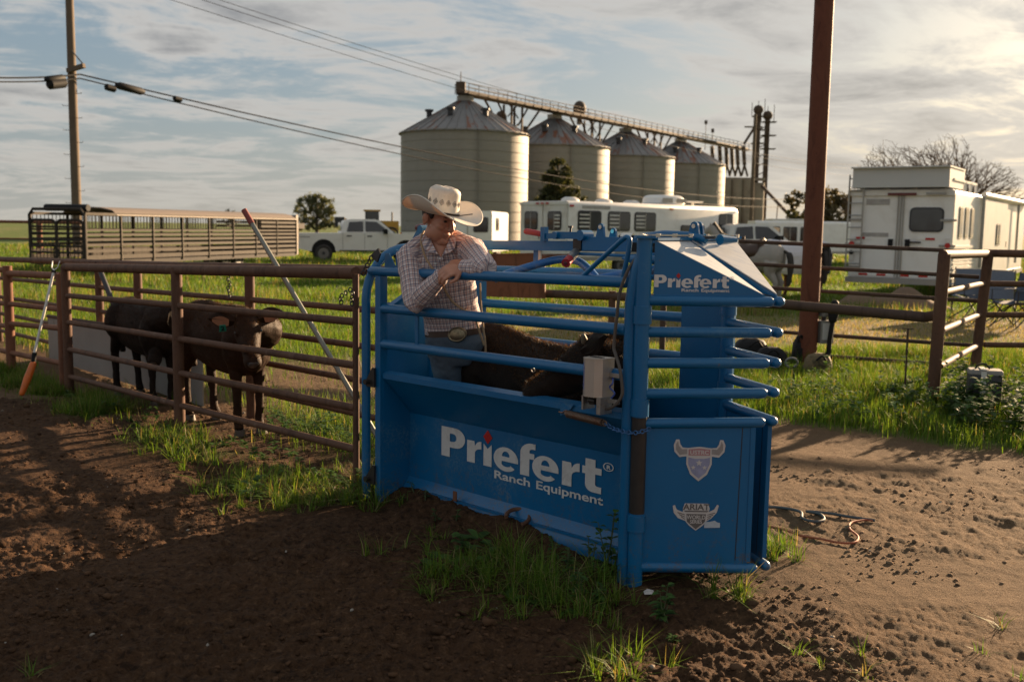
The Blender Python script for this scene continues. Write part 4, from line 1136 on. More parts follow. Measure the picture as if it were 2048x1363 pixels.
def make_person():
    J = lambda x, y, Y: at(x, y, Y)
    neck = J(877, 480, 5.60)
    shR, shL = J(819, 513, 5.60), J(945, 503, 5.50)
    elR, elL = J(829, 606, 5.43), J(972, 537, 5.17)
    wrR, wrL = J(884, 552, 5.315), J(928, 536, 5.27)
    chest = J(884, 560, 5.63); waist = J(908, 652, 5.69); hip = J(912, 686, 5.70)
    hipR, hipL = J(884, 690, 5.68), J(938, 690, 5.74)
    knR, knL = J(925, 838, 5.80), J(962, 840, 5.86)
    anR = Vector((-0.24, 5.84, 0.09)); anL = Vector((-0.10, 6.02, 0.09))
    side = (shL - shR).normalized()                      # his left
    fwd = Vector((0.12, -0.99, 0)); fwd = (fwd - side * fwd.dot(side)).normalized()
    up = Vector((0, 0, 1))
    # --- head frame: turned to his left, looking down
    F = Vector((0.66, -0.66, -0.34)).normalized()
    Lf = up.cross(F).normalized(); U = F.cross(Lf).normalized()
    U = (U + Lf * 0.02).normalized()
    hc = J(879, 436, 5.50)
    H = lambda f, l, u: hc + (F * f + Lf * l + U * u) * 1.08
    Rh = Matrix((F, Lf, U)).transposed()
    b = MB()
    # cranium, face, jaw, chin
    b.ell(H(-0.012, 0, 0.025), (0.098, 0.076, 0.098), Rh, 24, 14)
    b.ell(H(0.030, 0, -0.020), (0.064, 0.066, 0.085), Rh, 20, 12)
    b.ell(H(0.030, 0, -0.075), (0.055, 0.056, 0.048), Rh, 20, 12)
    b.ell(H(0.060, 0, -0.098), (0.034, 0.036, 0.028), Rh, 14, 10)
    for k in (-1, 1): b.ell(H(0.034, 0.030 * k, -0.058), (0.052, 0.040, 0.055), Rh, 18, 12)
    for k in (-1, 1):
        b.ell(H(0.058, 0.036 * k, -0.022), (0.030, 0.026, 0.024), Rh, 14, 8)       # cheekbones
        b.ell(H(0.020, 0.056 * k, -0.070), (0.038, 0.020, 0.034), Rh, 14, 8)       # jaw corners
        b.ell(H(0.078, 0.028 * k, 0.028), (0.018, 0.028, 0.010), Rh, 12, 8)        # brows
        b.ell(H(-0.010, 0.080 * k, -0.012), (0.020, 0.008, 0.034), Rh @ Matrix.Rotation(0.25, 3, 'Y'), 12, 8)   # ears
        b.ell(H(-0.016, 0.085 * k, 0.000), (0.018, 0.008, 0.024), Rh @ Matrix.Rotation(0.25, 3, 'Y'), 12, 8)
        b.ell(H(0.100, 0.012 * k, -0.030), (0.012, 0.009, 0.009), Rh, 10, 8)       # nostril wings
    b.tube([H(0.088, 0, 0.024), H(0.100, 0, 0.002), H(0.114, 0, -0.022), H(0.106, 0, -0.034)], [0.009, 0.011, 0.014, 0.010], 12, True, True)
    b.ell(H(0.086, 0, -0.057), (0.012, 0.024, 0.007), Rh, 12, 8)                   # lips
    b.ell(H(0.083, 0, -0.069), (0.012, 0.020, 0.007), Rh, 12, 8)
    # neck, a slim core for torso and legs (under the clothes), arms
    b.tube([H(-0.01, 0, -0.05), neck.lerp(hc, 0.35), neck - up * 0.02], [0.056, 0.058, 0.066], 18)
    b.tube([neck + up * 0.0, chest, waist, hip], [0.075, 0.10, 0.10, 0.10], 16)
    for sh, el, wr in ((shR, elR, wrR), (shL, elL, wrL)):
        b.tube([neck - up * 0.03, sh, el, wr], [0.05, 0.042, 0.036, 0.028], 12)
    for hp, kn, an in ((hipR, knR, anR), (hipL, knL, anL)):
        b.tube([hip, hp, kn, an], [0.08, 0.075, 0.05, 0.04], 12)
    # --- hands
    def hand(w, d, n_, thumb_side, curl, ln=1.0, rot=0.0):
        """w wrist, d hand direction, n_ back of the hand"""
        d = d.normalized(); n_ = (n_ - d * n_.dot(d)).normalized(); s = d.cross(n_).normalized() * thumb_side
        R3 = Matrix((d, s, n_)).transposed()
        pc = w + d * 0.055 * ln
        b.tube([w - d * 0.03, w + d * 0.02], [0.029, 0.027], 12)
        b.ell(pc, (0.052 * ln, 0.043, 0.017), R3, 16, 10)
        b.ell(pc + d * 0.02, (0.034, 0.041, 0.016), R3, 16, 10)
        for i, (o, l) in enumerate(((0.031, 0.92), (0.0105, 1.0), (-0.0105, 0.95), (-0.030, 0.78))):
            k = pc + d * (0.036 - 0.004 * abs(i - 1)) + s * o + n_ * 0.004
            dd = d.copy(); p = k; pts = [k - d * 0.012, k]
            for j, seg in enumerate((0.043, 0.027, 0.022)):
                a = curl[j]
                dd = (Matrix.Rotation(a, 3, s * -thumb_side * 1.0) @ dd) if thumb_side > 0 else (Matrix.Rotation(-a, 3, s * -1.0) @ dd)
                p = p + dd * seg * l
                pts.append(p)
            b.tube(pts, [0.0100, 0.0108, 0.0098, 0.0090, 0.0080], 10, True, True)
        t0 = w + d * 0.03 + s * 0.030
        t1 = t0 + (d * 0.7 + s * 0.55 - n_ * 0.35).normalized() * 0.042
        t2 = t1 + (d * 0.95 + s * 0.05 - n_ * 0.35).normalized() * 0.034
        b.tube([t0 - d * 0.015, t0, t1, t2], [0.014, 0.0145, 0.0120, 0.0095], 10, True, True)
    # right hand lies on the rail, the left one folded over it with its fingers hanging
    dR = (J(908, 532, 5.36) - wrR)
    hand(wrR + dR.normalized() * 0.025 + up * 0.006, dR, up * 0.75 - Vector((0, 1, 0)) * 0.55 - side * 0.3, 1, (0.45, 0.6, 0.5))
    dL = (J(900, 538, 5.235) - wrL)
    hand(wrL + dL.normalized() * 0.012, dL + Vector((0, -0.012, -0.01)), up * 0.62 - Vector((0, 1, 0)) * 0.72, -1, (0.75, 0.65, 0.4))
    me = remesh(b, 0.0042, 5, 'person')
    me.name = 'person'
    me.materials.append(M_SKIN)
    root = link('person', me)
    tag(root, 'cowboy in a straw hat and plaid shirt leaning on the blue chute rail', 'person')
    # --- eyes and brows
    for k in (-1, 1):
        MB().ell(H(0.083, 0.030 * k, 0.010), (0.007, 0.012, 0.005), Rh, 12, 8).build('eye', M_HAIR, root)
        MB().ell(H(0.092, 0.031 * k, 0.036), (0.006, 0.022, 0.004), Rh, 12, 8).build('eyebrow', M_HAIR, root)
    hb = MB().ell(H(-0.030, 0, 0.018), (0.086, 0.0795, 0.075), Rh, 24, 14)
    hb.ell(H(0.014, 0.068, 0.022), (0.016, 0.010, 0.026), Rh, 12, 8).ell(H(0.014, -0.068, 0.022), (0.016, 0.010, 0.026), Rh, 12, 8)
    link('hair', mesh_mat(remesh(hb, 0.005, 2), M_HAIR), root)
    # --- shirt
    s = MB()
    tz = [(neck + up * 0.022, 0.068, 0.068), (neck - up * 0.012, 0.100, 0.078), (neck.lerp(chest, 0.16), 0.140, 0.088), (neck.lerp(chest, 0.32), 0.178, 0.098), (neck.lerp(chest, 0.62), 0.190, 0.112), (chest, 0.186, 0.118), (chest.lerp(waist, 0.5), 0.172, 0.112), (chest.lerp(waist, 0.85), 0.168, 0.112), (waist + up * 0.0, 0.165, 0.112), (waist - up * 0.035, 0.166, 0.115)]
    s.loft([ering(c, side, fwd, ra, rb, 28, 2.4) for c, ra, rb in tz])
    for q_, sh in ((J(850, 478, 5.60), shR), (J(908, 474, 5.57), shL)):
        s.tube([q_.lerp(neck, 0.4), q_, q_.lerp(sh, 0.5), sh], [0.035, 0.042, 0.058, 0.070], 14)
    for sh, el, wr, k in ((shR, elR, wrR, -1), (shL, elL, wrL, 1)):
        sh2 = sh - side * k * 0.0
        s.ell(sh - side * k * 0.015, (0.082, 0.076, 0.074), Matrix((side, fwd, up)).transposed(), 16, 10)
        m1 = sh2.lerp(el, 0.5)
        s.tube([sh2 - side * k * 0.05 + up * 0.01, sh2, m1, el, el + (el - m1).normalized() * 0.012], [0.070, 0.077, 0.067, 0.057, 0.045], 18)
        d = (wr - el).normalized()
        s.tube([el - d * 0.02, el.lerp(wr, 0.35), el.lerp(wr, 0.72), wr - d * 0.012, wr + d * 0.006], [0.058, 0.055, 0.047, 0.040, 0.039], 18)
        s.tube([wr - d * 0.055, wr + d * 0.004], [0.0455, 0.0425], 18)             # cuff
    me = remesh(s, 0.0075, 3)
    wrinkle(me, 0.014, 11.0, 91)
    tw = waist - up * 0.05
    plaid_attr(me, [(tw, neck + up * 0.02, 0.16, fwd), (shR, elR, 0.072, fwd), (elR, wrR, 0.055, up), (shL, elL, 0.072, fwd), (elL, wrL, 0.055, up)])
    shirt = link('shirt', mesh_mat(me, M_PLAID), root)
    tag(shirt, 'plaid shirt of navy, white and red checks')
    # open collar: throat, two leaves and the band behind the neck
    def sheet(pts, th, m, name, par, tow=Vector((0, 1, 0))):
        mb = MB().poly(pts, tow, th); me_ = mb.mesh(name)
        plaid_attr(me_, [(tw, neck + up * 0.1, 0.10, fwd)])
        return link(name, mesh_mat(me_, m), par)
    tb = MB().loft([[J(862, 470, 5.53), J(880, 470, 5.50), J(899, 470, 5.52)], [J(863, 484, 5.505), J(881, 484, 5.475), J(897, 484, 5.49)], [J(870, 498, 5.487), J(881, 498, 5.462), J(891, 498, 5.475)], [J(880, 512, 5.462), J(882, 514, 5.455), J(884, 512, 5.460)]], False)
    tb.build('throat', M_SKIN, root, angle=80)
    sheet([J(850, 462, 5.525), J(842, 478, 5.505), J(848, 497, 5.462), J(858, 503, 5.445), J(876, 508, 5.448), J(866, 489, 5.475), J(858, 472, 5.51)], 0.007, M_PLAID, 'collar', shirt)
    sheet([J(905, 466, 5.505), J(913, 480, 5.49), J(909, 498, 5.455), J(898, 505, 5.440), J(884, 511, 5.445), J(893, 492, 5.465), J(899, 476, 5.49)], 0.007, M_PLAID, 'collar', shirt)
    MB().loft([ering(neck + up * z, side, fwd, ra, rb, 24) for z, ra, rb in ((0.01, 0.075, 0.072), (0.045, 0.070, 0.068))], False).build('collar_band', M_PLAID, shirt)
    # placket and buttons down the front
    fr = lambda p, x: p + fwd * x
    pl = [J(884, 514, 5.462), neck.lerp(chest, 0.55) + fwd * 0.112 + side * 0.012, chest + fwd * 0.120 + side * 0.012, chest.lerp(waist, 0.5) + fwd * 0.116 + side * 0.012, waist + fwd * 0.116 + side * 0.012]
    pb = MB(); q = crom(pl, 4)
    for a_, b_ in zip(q, q[1:]): pb.beam(a_, b_, 0.030, 0.006, fwd)
    pm = pb.mesh('placket'); plaid_attr(pm, [(tw, neck + up * 0.02, 0.16, fwd)])
    link('placket', mesh_mat(pm, M_PLAID), shirt)
    for i in range(5):
        p = q[int((i + 0.4) * len(q) / 5.2)]
        MB().tube([p + fwd * 0.002, p + fwd * 0.0065], 0.0055, 10).build('button', M_WHITE, shirt)
    # --- jeans
    j = MB()
    j.loft([ering(c, side, fwd, ra, rb, 26, 2.2) for c, ra, rb in ((waist - up * 0.0, 0.157, 0.108), (waist - up * 0.06, 0.168, 0.118), (hip, 0.176, 0.124), (hip - up * 0.07, 0.165, 0.115), (hip - up * 0.12, 0.13, 0.09))])
    for hp, kn, an in ((hipR, knR, anR), (hipL, knL, anL)):
        j.tube([hp + up * 0.02, hp.lerp(kn, 0.3), hp.lerp(kn, 0.7), kn, kn.lerp(an, 0.4), an - up * 0.03], [0.098, 0.096, 0.082, 0.072, 0.070, 0.066], 18)
    me = remesh(j, 0.010, 3); wrinkle(me, 0.014, 9.0, 33)
    jeans = link('jeans', mesh_mat(me, M_DENIM), root)
    for an in (anR, anL):
        MB().tube([an + up * 0.05, an - up * 0.03, an + fwd * 0.06 - up * 0.055, an + fwd * 0.16 - up * 0.062], [0.048, 0.05, 0.046, 0.034], 14, True, True).build('boot', M_SOIL_BOOT, root)
    bl = MB().loft([ering(waist - up * dz, side, fwd, 0.163 + e, 0.113 + e, 36, 2.2) for dz, e in ((0.012, 0.003), (0.014, 0.008), (0.046, 0.009), (0.048, 0.003))], False)
    belt = bl.build('belt', M_LEATHER, root)
    bc = waist - up * 0.034 + fwd * 0.122 + side * 0.062
    Rb = Matrix((side, up, fwd)).transposed()
    bk = MB().tube([bc - fwd * 0.006, bc + fwd * 0.004], 0.02, 6)
    bk = MB().loft([ering(bc + fwd * z, side, up, ra, rb, 28) for z, ra, rb in ((-0.006, 0.056, 0.043), (0.004, 0.056, 0.043), (0.008, 0.051, 0.038), (0.005, 0.046, 0.033), (0.010, 0.03, 0.02), (0.012, 0.012, 0.008))])
    bk.build('buckle', M_BUCKLE, belt)
    # --- rope round his neck that hangs to the hip
    rp = crom([J(848, 462, 5.60), J(842, 478, 5.53), J(846, 500, 5.475), J(855, 522, 5.46), J(880, 558, 5.44), J(893, 585, 5.475), J(906, 604, 5.51), J(925, 618, 5.53), J(948, 628, 5.535), J(955, 650, 5.55), J(968, 690, 5.58)], 6)
    MB().tube(rp, 0.0062, 8).build('rope', M_ROPE, root)
    rp = crom([J(960, 566, 5.52), J(962, 610, 5.52), J(966, 650, 5.54), J(971, 690, 5.57), J(970, 716, 5.58)], 6)
    MB().tube(rp, 0.0062, 8).build('rope', M_ROPE, root)
    # --- straw hat
    fh = Vector((0.70, -0.71, 0)).normalized(); lh = up.cross(fh)
    tilt = R_(9); fh = (fh * math.cos(tilt) - up * math.sin(tilt)); uh = fh.cross(lh).normalized()
    roll = R_(-4); lh, uh = (lh * math.cos(roll) + uh * math.sin(roll)), (uh * math.cos(roll) - lh * math.sin(roll))
    ho = J(883, 429, 5.485)
    X = lambda f, l, u: ho + fh * f + lh * l + uh * u
    # crown with cattleman crease
    rings = []
    for i in range(13):
        t = i / 12
        z = 0.150 * t
        ra = 0.102 - 0.010 * t - 0.004 * math.sin(t * math.pi); rb = 0.086 - 0.012 * t
        if t > 0.85:
            k = (t - 0.85) / 0.15; ra -= 0.022 * k * k; rb -= 0.020 * k * k
        rings.append([X(c_.x, c_.y, z) for c_ in ering((0, 0, 0), (1, 0, 0), (0, 1, 0), ra, rb, 40, 2.25)])
    nr = 8
    ra, rb = 0.070, 0.054
    for i in range(1, nr + 1):
        q = 1 - i / nr
        ring_ = []
        for c_ in ering((0, 0, 0), (1, 0, 0), (0, 1, 0), ra * q + 0.001, rb * q + 0.0008, 40, 2.2):
            dip = 0.026 * math.exp(-(c_.y / 0.020) ** 2) * (1 - 0.35 * (c_.x / 0.075) ** 2)
            ridge = 0.004 * math.exp(-((abs(c_.y) - 0.034) / 0.014) ** 2)
            ring_.append(X(c_.x, c_.y, 0.153 - dip + ridge - 0.010 * max(0, c_.x / 0.07)))
        rings.append(ring_)
    # side dents
    cm = MB().loft(rings, True)
    hat = cm.build('hat', M_STRAW, root, angle=70)
    tag(hat, 'white straw cowboy hat with a dark narrow band')
    # brim
    na, nrr = 72, 12
    vs, top_, bot_ = [], [], []
    def brim(a, q, dz):
        ca, sa = math.cos(a), math.sin(a)
        r0 = 1 / math.sqrt((ca / 0.100) ** 2 + (sa / 0.084) ** 2)
        r1 = 1 / math.sqrt((ca / 0.240) ** 2 + (sa / 0.215) ** 2)
        r = r0 + (r1 - r0) * q
        side_up = 0.082 * abs(sa) ** 2.0 * q ** 1.7
        dip = -0.026 * max(0, ca) ** 2 * q ** 1.3 - 0.012 * max(0, -ca) ** 2 * q
        inw = 0.030 * abs(sa) ** 3 * q ** 2.2
        return X(ca * r, sa * (r - inw), 0.004 + side_up + dip + dz)
    br = MB()
    grid_t = [[brim(2 * math.pi * k / na, i / nrr, 0.0018) for k in range(na)] for i in range(nrr + 1)]
    grid_b = [[brim(2 * math.pi * k / na, i / nrr, -0.0018) for k in range(na)] for i in range(nrr, -1, -1)]
    br.loft(grid_t + grid_b, False, True)
    br.build('brim', M_STRAW, hat, angle=70)
    MB().tube([brim(2 * math.pi * k / na, 1.0, 0) for k in range(na)] + [brim(0, 1, 0)], 0.0035, 6, False).build('brim_edge', M_STRAW, hat)
    bd = [[X(c_.x, c_.y, z) for c_ in ering((0, 0, 0), (1, 0, 0), (0, 1, 0), 0.1035 - e, 0.0868 - e, 40, 2.25)] for z, e in ((0.008, 0.002), (0.009, -0.001), (0.018, -0.0005), (0.019, 0.003))]
    MB().loft(bd, False).build('hat_band', M_HATBAND, hat)
    MB().tube([X(0.100, -0.01, 0.014), X(0.135, 0.02, 0.018), X(0.170, 0.07, 0.036)], 0.0028, 6).build('band_tail', M_HATBAND, hat)
    # ring of woven vents: little nested diamonds
    def crown_pt(a, z):
        t = z / 0.150; ra_ = 0.1026 - 0.010 * t - 0.004 * math.sin(t * math.pi); rb_ = 0.0866 - 0.012 * t
        ca, sa = math.cos(a), math.sin(a)
        p = 2.25
        return X(ra_ * math.copysign(abs(ca) ** (2 / p), ca), rb_ * math.copysign(abs(sa) ** (2 / p), sa), z)
    for k in range(14):
        a0 = 2 * math.pi * k / 14
        mb = MB()
        for rz, rw in ((0.0165, 0.150), (0.0070, 0.065)):
            cs = [(a0 + rw, 0.070), (a0, 0.070 + rz), (a0 - rw, 0.070), (a0, 0.070 - rz)]
            for (a1, z1), (a2, z2) in zip(cs, cs[1:] + cs[:1]):
                for q in range(4):
                    f0, f1 = q / 4 + 0.05, q / 4 + 0.2
                    mb.beam(crown_pt(a1 + (a2 - a1) * f0, z1 + (z2 - z1) * f0), crown_pt(a1 + (a2 - a1) * f1, z1 + (z2 - z1) * f1), 0.0022, 0.0022)
        o = mb.build('vent_weave', M_HATBAND, hat); o['kind'] = 'stuff'
    return root
def mesh_mat(me, m):
    me.materials.clear(); me.materials.append(m); return me
PERSON = make_person()

# ================================================================== cattle
def hide_mat(name, a, b, tip):
    m, t, out = mat(name)
    c = t.n('ShaderNodeTexCoord').outputs['Object']
    n = t.noise(c, 6.0, 7.0, 0.65, 0.5); n2 = t.noise(t.vmath('MULTIPLY', c, (70, 70, 30)), 1.0, 5.0, 0.7)
    col = t.mix(n, a, b)
    col = t.mix(t.math('MULTIPLY', t.smooth(n2, 0.5, 0.7), 0.4), col, tip)
    p = principled(t, out, Base__Color=col, Roughness=0.62)
    p.inputs['Specular IOR Level'].default_value = 0.12
    t.link(bump(t, n2, 0.5, 0.008), p.inputs['Normal'])
    return m
M_HIDE = hide_mat('black_hide', (0.009, 0.006, 0.005), (0.021, 0.013, 0.009), (0.034, 0.019, 0.012))
M_HIDE2 = hide_mat('dark_brown_hide', (0.012, 0.006, 0.0035), (0.040, 0.018, 0.009), (0.060, 0.028, 0.014))
M_COAT = leafy('fur_tips', 0.25, 0.5)
M_MUZZLE = simple('muzzle_skin', (0.05, 0.04, 0.036), 0.4, 0, 0.3, 40)
M_HORN = simple('horn', (0.24, 0.18, 0.12), 0.5, 0, 0.3, 30)
M_HOOF = simple('hoof', (0.06, 0.045, 0.035), 0.5, 0, 0.3, 30)
M_EAR_IN = simple('inner_ear', (0.26, 0.10, 0.045), 0.7, 0, 0.3, 40)
M_TAG = simple('green_tag', (0.015, 0.24, 0.17), 0.45, 0, 0.1, 30)
def fur(me, name, parent, n, ln, col, zmin=-9, seed=1):
    """short hairs that stand off the hide and catch the light"""
    r = np.random.default_rng(seed)
    nv = len(me.vertices); co = np.empty(nv * 3); no = np.empty(nv * 3)
    me.vertices.foreach_get('co', co); me.vertex_normals.foreach_get('vector', no)
    co = co.reshape(-1, 3); no = no.reshape(-1, 3)
    idx = np.where((no[:, 2] > zmin))[0]
    idx = r.choice(idx, n)
    p = co[idx] + r.normal(0, 0.004, (n, 3)); d = no[idx] + r.normal(0, 0.38, (n, 3)) + np.array([0, 0, -0.15])
    d /= np.linalg.norm(d, axis=1)[:, None]
    L = ln * r.uniform(0.5, 1.3, n)
    s = np.cross(d, r.normal(0, 1, (n, 3))); s /= np.linalg.norm(s, axis=1)[:, None]
    w = 0.0011
    V = np.stack([p - s * w, p + s * w, p + d * L[:, None]], 1).reshape(-1, 3)
    c = np.array(col) * r.uniform(0.5, 1.5, n)[:, None]
    o = tri_object(name, V, np.arange(3 * n).reshape(-1, 3), np.repeat(c, 3, 0), M_COAT, parent)
    o['kind'] = 'stuff'
    return o
def tri_object(name, V, F, colr, m, parent=None, smooth=False):
    me = bpy.data.meshes.new(name)
    nv, nf = len(V), len(F)
    k = F.shape[1]
    me.vertices.add(nv); me.vertices.foreach_set('co', V.astype(np.float32).ravel())
    me.loops.add(nf * k); me.loops.foreach_set('vertex_index', F.astype(np.int32).ravel())
    me.polygons.add(nf); me.polygons.foreach_set('loop_start', (np.arange(nf) * k).astype(np.int32))
    if smooth: me.polygons.foreach_set('use_smooth', np.ones(nf, bool))
    me.update(calc_edges=True)
    if colr is not None:
        ca = me.color_attributes.new('Col', 'FLOAT_COLOR', 'POINT')
        ca.data.foreach_set('color', np.hstack([colr, np.ones((nv, 1))]).astype(np.float32).ravel())
    me.materials.append(m)
    return link(name, me, parent)
def make_calf(name, label, T, scale, head_base, head_dir, head_up, hide, neck_pts, legs, tailside=1, group=None, tag_no=None, horn=False, furcol=(0.06, 0.03, 0.015), fn=9000, ear_back=0.22):
    """T maps body-local (x forward, y left, z up) to the world"""
    b = MB()
    S = scale
    def ringb(x, zc, hw, hh, yo=0.0):
        n = 24; out = []
        for k in range(n):
            t = 2 * math.pi * k / n; c, s = math.cos(t), math.sin(t)
            y = hw * math.copysign(abs(c) ** 0.9, c); z = hh * math.copysign(abs(s) ** 0.9, s)
            if s < 0: y *= 0.92
            out.append(T(x * S, (y + yo) * S, (zc + z) * S))
        return out
    prof = [(-0.60, 0.78, 0.06, 0.10), (-0.575, 0.76, 0.14, 0.19), (-0.50, 0.75, 0.195, 0.255), (-0.36, 0.735, 0.215, 0.275), (-0.18, 0.705, 0.225, 0.290), (0.02, 0.69, 0.235, 0.300), (0.20, 0.69, 0.225, 0.305), (0.36, 0.695, 0.195, 0.300), (0.48, 0.70, 0.165, 0.265), (0.56, 0.70, 0.12, 0.20), (0.60, 0.70, 0.06, 0.12)]
    b.loft([ringb(*p) for p in prof])
    b.tube([T(-0.50 * S, 0, 0.98 * S), T(-0.30 * S, 0, 0.985 * S), T(-0.05 * S, 0, 0.965 * S), T(0.2 * S, 0, 0.975 * S), T(0.36 * S, 0, 0.965 * S)], [0.04 * S, 0.05 * S, 0.045 * S, 0.05 * S, 0.05 * S], 12)
    for sy in (-1, 1):
        b.ell(T(-0.42 * S, 0.10 * sy * S, 0.74 * S), (0.16 * S, 0.16 * S, 0.22 * S), None, 16, 10)
        b.ell(T(0.38 * S, 0.09 * sy * S, 0.68 * S), (0.14 * S, 0.14 * S, 0.22 * S), None, 16, 10)
    for i, (x, y, dx) in enumerate(legs):
        hind = i >= 2
        L = lambda a, z, yy=0: T((x + a) * S, (y + yy) * S, z * S)
        if hind:
            b.tube([L(0.02, 0.72), L(0.05 + dx * 0.2, 0.55), L(-0.055 + dx * 0.5, 0.37), L(-0.035 + dx * 0.8, 0.20), L(-0.02 + dx, 0.09), L(0.02 + dx, 0.035)], [v * S for v in (0.115, 0.085, 0.048, 0.033, 0.036, 0.040)], 14)
        else:
            b.tube([L(0.0, 0.66), L(-0.015 + dx * 0.2, 0.50), L(0.0 + dx * 0.5, 0.33), L(0.0 + dx * 0.8, 0.20), L(-0.005 + dx, 0.09), L(0.025 + dx, 0.035)], [v * S for v in (0.095, 0.066, 0.046, 0.032, 0.036, 0.040)], 14)
    # neck
    npts = [Vector(p) for p in neck_pts]
    rr = [0.19 * S, 0.165 * S, 0.135 * S, 0.115 * S][:len(npts)] if len(npts) <= 4 else [0.19 * S, 0.17 * S, 0.15 * S, 0.13 * S, 0.115 * S]
    b.tube(crom(npts, 4), [np.interp(i / (len(crom(npts, 4)) - 1), np.linspace(0, 1, len(rr)), rr) for i in range(len(crom(npts, 4)))], 18)
    d = Vector(head_dir).normalized(); u = Vector(head_up); u = (u - d * u.dot(d)).normalized(); l = u.cross(d).normalized()
    hb = Vector(head_base)
    Q = lambda a, s, z: hb + d * a * S + l * s * S + u * z * S
    Rq = Matrix((d, l, u)).transposed()
    def hr(a, zc, hw, hh): return [hb + d * a * S + (u * (zc + hh * math.sin(2 * math.pi * k / 18)) + l * hw * math.cos(2 * math.pi * k / 18)) * S for k in range(18)]
    b.loft([hr(-0.05, 0.0, 0.06, 0.07), hr(0.0, -0.005, 0.098, 0.105), hr(0.08, -0.02, 0.105, 0.118), hr(0.17, -0.035, 0.088, 0.108), hr(0.26, -0.048, 0.070, 0.085), hr(0.34, -0.055, 0.064, 0.072), hr(0.40, -0.060, 0.066, 0.066), hr(0.435, -0.064, 0.055, 0.052), hr(0.45, -0.066, 0.03, 0.03)])
    b.ell(Q(0.0, 0, 0.085), (0.055 * S, 0.07 * S, 0.04 * S), Rq, 14, 8)
    for k in (-1, 1):
        b.ell(Q(0.135, 0.082 * k, 0.030), (0.035 * S, 0.02 * S, 0.024 * S), Rq, 12, 8)
        b.ell(Q(0.09, 0.06 * k, -0.075), (0.07 * S, 0.03 * S, 0.05 * S), Rq, 12, 8)
        b.ell(Q(0.415, 0.036 * k, -0.035), (0.022 * S, 0.018 * S, 0.020 * S), Rq, 12, 8)
    # tail
    tp = [T(-0.60 * S, 0, 0.90 * S), T(-0.66 * S, 0.02 * S, 0.80 * S), T(-0.67 * S, 0.03 * tailside * S, 0.55 * S), T(-0.65 * S, 0.04 * tailside * S, 0.34 * S)]
    b.tube(crom(tp, 4), [0.03 * S] * 5 + [0.022 * S] * 4 + [0.032 * S] * 4, 10)
    me = remesh(b, 0.0105 * S, 3)
    me.materials.append(hide)
    # lumpy hide
    wrinkle(me, 0.010, 7.0, 5)
    root = link(name, me)
    tag(root, label, 'steer', group)
    # ears: cupped leaves
    for k in (-1, 1):
        eb = Q(0.005, 0.085 * k, 0.035); ed = (l * k * (1.05 - 0.45 * ear_back) + u * 0.08 - d * ear_back).normalized(); eu = (d * 0.5 - u * 0.85); eu = (eu - ed * eu.dot(ed)).normalized(); en = ed.cross(eu)
        rings = []
        for i in range(9):
            t = i / 8; w = 0.062 * math.sin(math.pi * min(0.97, 0.12 + 0.86 * t)) ** 0.8
            c = eb + ed * 0.20 * t * S
            rings.append([c + (eu * w * math.cos(q) + en * (0.010 + 0.022 * (1 - abs(math.cos(q)))) * (1 - 0.5 * t) * math.sin(q)) * S for q in [2 * math.pi * j / 12 for j in range(12)]])
        ear = MB().loft(rings).build('ear', hide, root)
        inn = [[eb + ed * 0.20 * (0.25 + 0.62 * i / 5) * S + eu * (0.040 * math.sin(math.pi * (0.2 + 0.7 * i / 5)) * s_) * S + d * 0.034 * S * (1 - 0.4 * i / 5) for s_ in (-1, 0, 1)] for i in range(6)]
        ib = MB()
        for i in range(5):
            for j in range(2): ib.quad(inn[i][j], inn[i + 1][j], inn[i + 1][j + 1], inn[i][j + 1])
        ib.build('inner_ear', M_EAR_IN if ear_back < 0.5 else hide, ear)
        if tag_no and k == tag_no[1]:
            c = eb + ed * 0.10 * S - u * 0.045 * S + d * 0.05 * S
            tm = MB().poly([c + l * x * S + u * z * S for x, z in ((-0.022, 0.03), (0.022, 0.03), (0.028, -0.035), (-0.028, -0.035))], d, 0.003).build('ear_tag', M_TAG, root)
            if tag_no[0]:
                tx = text_mesh(tag_no[0], 0.055 * S, 0.002, 'CENTER')
                for v in tx.vertices: v.co = c + d * 0.0045 - l * v.co.x * -1.0 + u * (v.co.y - 0.022 * S)
                link('tag_number', mesh_mat(tx, M_BLACK), tm)
    for k in (-1, 1):
        MB().ell(Q(0.145, 0.093 * k, 0.030), (0.016 * S, 0.012 * S, 0.012 * S), Rq, 12, 8).build('eye', M_GLASS, root)
        MB().ell(Q(0.432, 0.034 * k, -0.038), (0.012 * S, 0.011 * S, 0.012 * S), Rq, 10, 8).build('nostril', M_BLACK, root)
        if horn:
            h0 = Q(-0.005, 0.070 * k, 0.085)
            MB().tube([h0, h0 + l * k * 0.025 + u * 0.006 - d * 0.01, h0 + l * k * 0.042 + u * 0.022 - d * 0.02], [0.018, 0.016, 0.010], 12, True, True).build('horn', M_HORN, root)
    MB().ell(Q(0.437, 0, -0.055), (0.020 * S, 0.045 * S, 0.036 * S), Rq, 14, 10).build('muzzle', M_MUZZLE, root)
    for i, (x, y, dx) in enumerate(legs):
        p = T((x + dx + 0.028) * S, y * S, 0.0)
        MB().tube([p + Vector((0, 0, 0.0)), p + Vector((0, 0, 0.05 * S))], [0.050 * S, 0.040 * S], 12).build('hoof', M_HOOF, root)
    fur(me, 'coat', root, fn, 0.017, furcol, 0.30, 3)
    return root
def body_T(s, t, ahead, lat):
    """body standing along the alley, facing the chute doors"""
    o = C0 + AX * s + AV * t
    def T(x, y, z):
        p = o + ahead * x + lat * y
        return Vector((p.x, p.y, z))
    return T
fw = (-AX); ltv = Vector((0, 0, 1)).cross(fw)
LEGS = [(0.40, 0.11, 0.0), (0.36, -0.11, 0.02), (-0.42, 0.12, 0.03), (-0.47, -0.12, -0.02)]
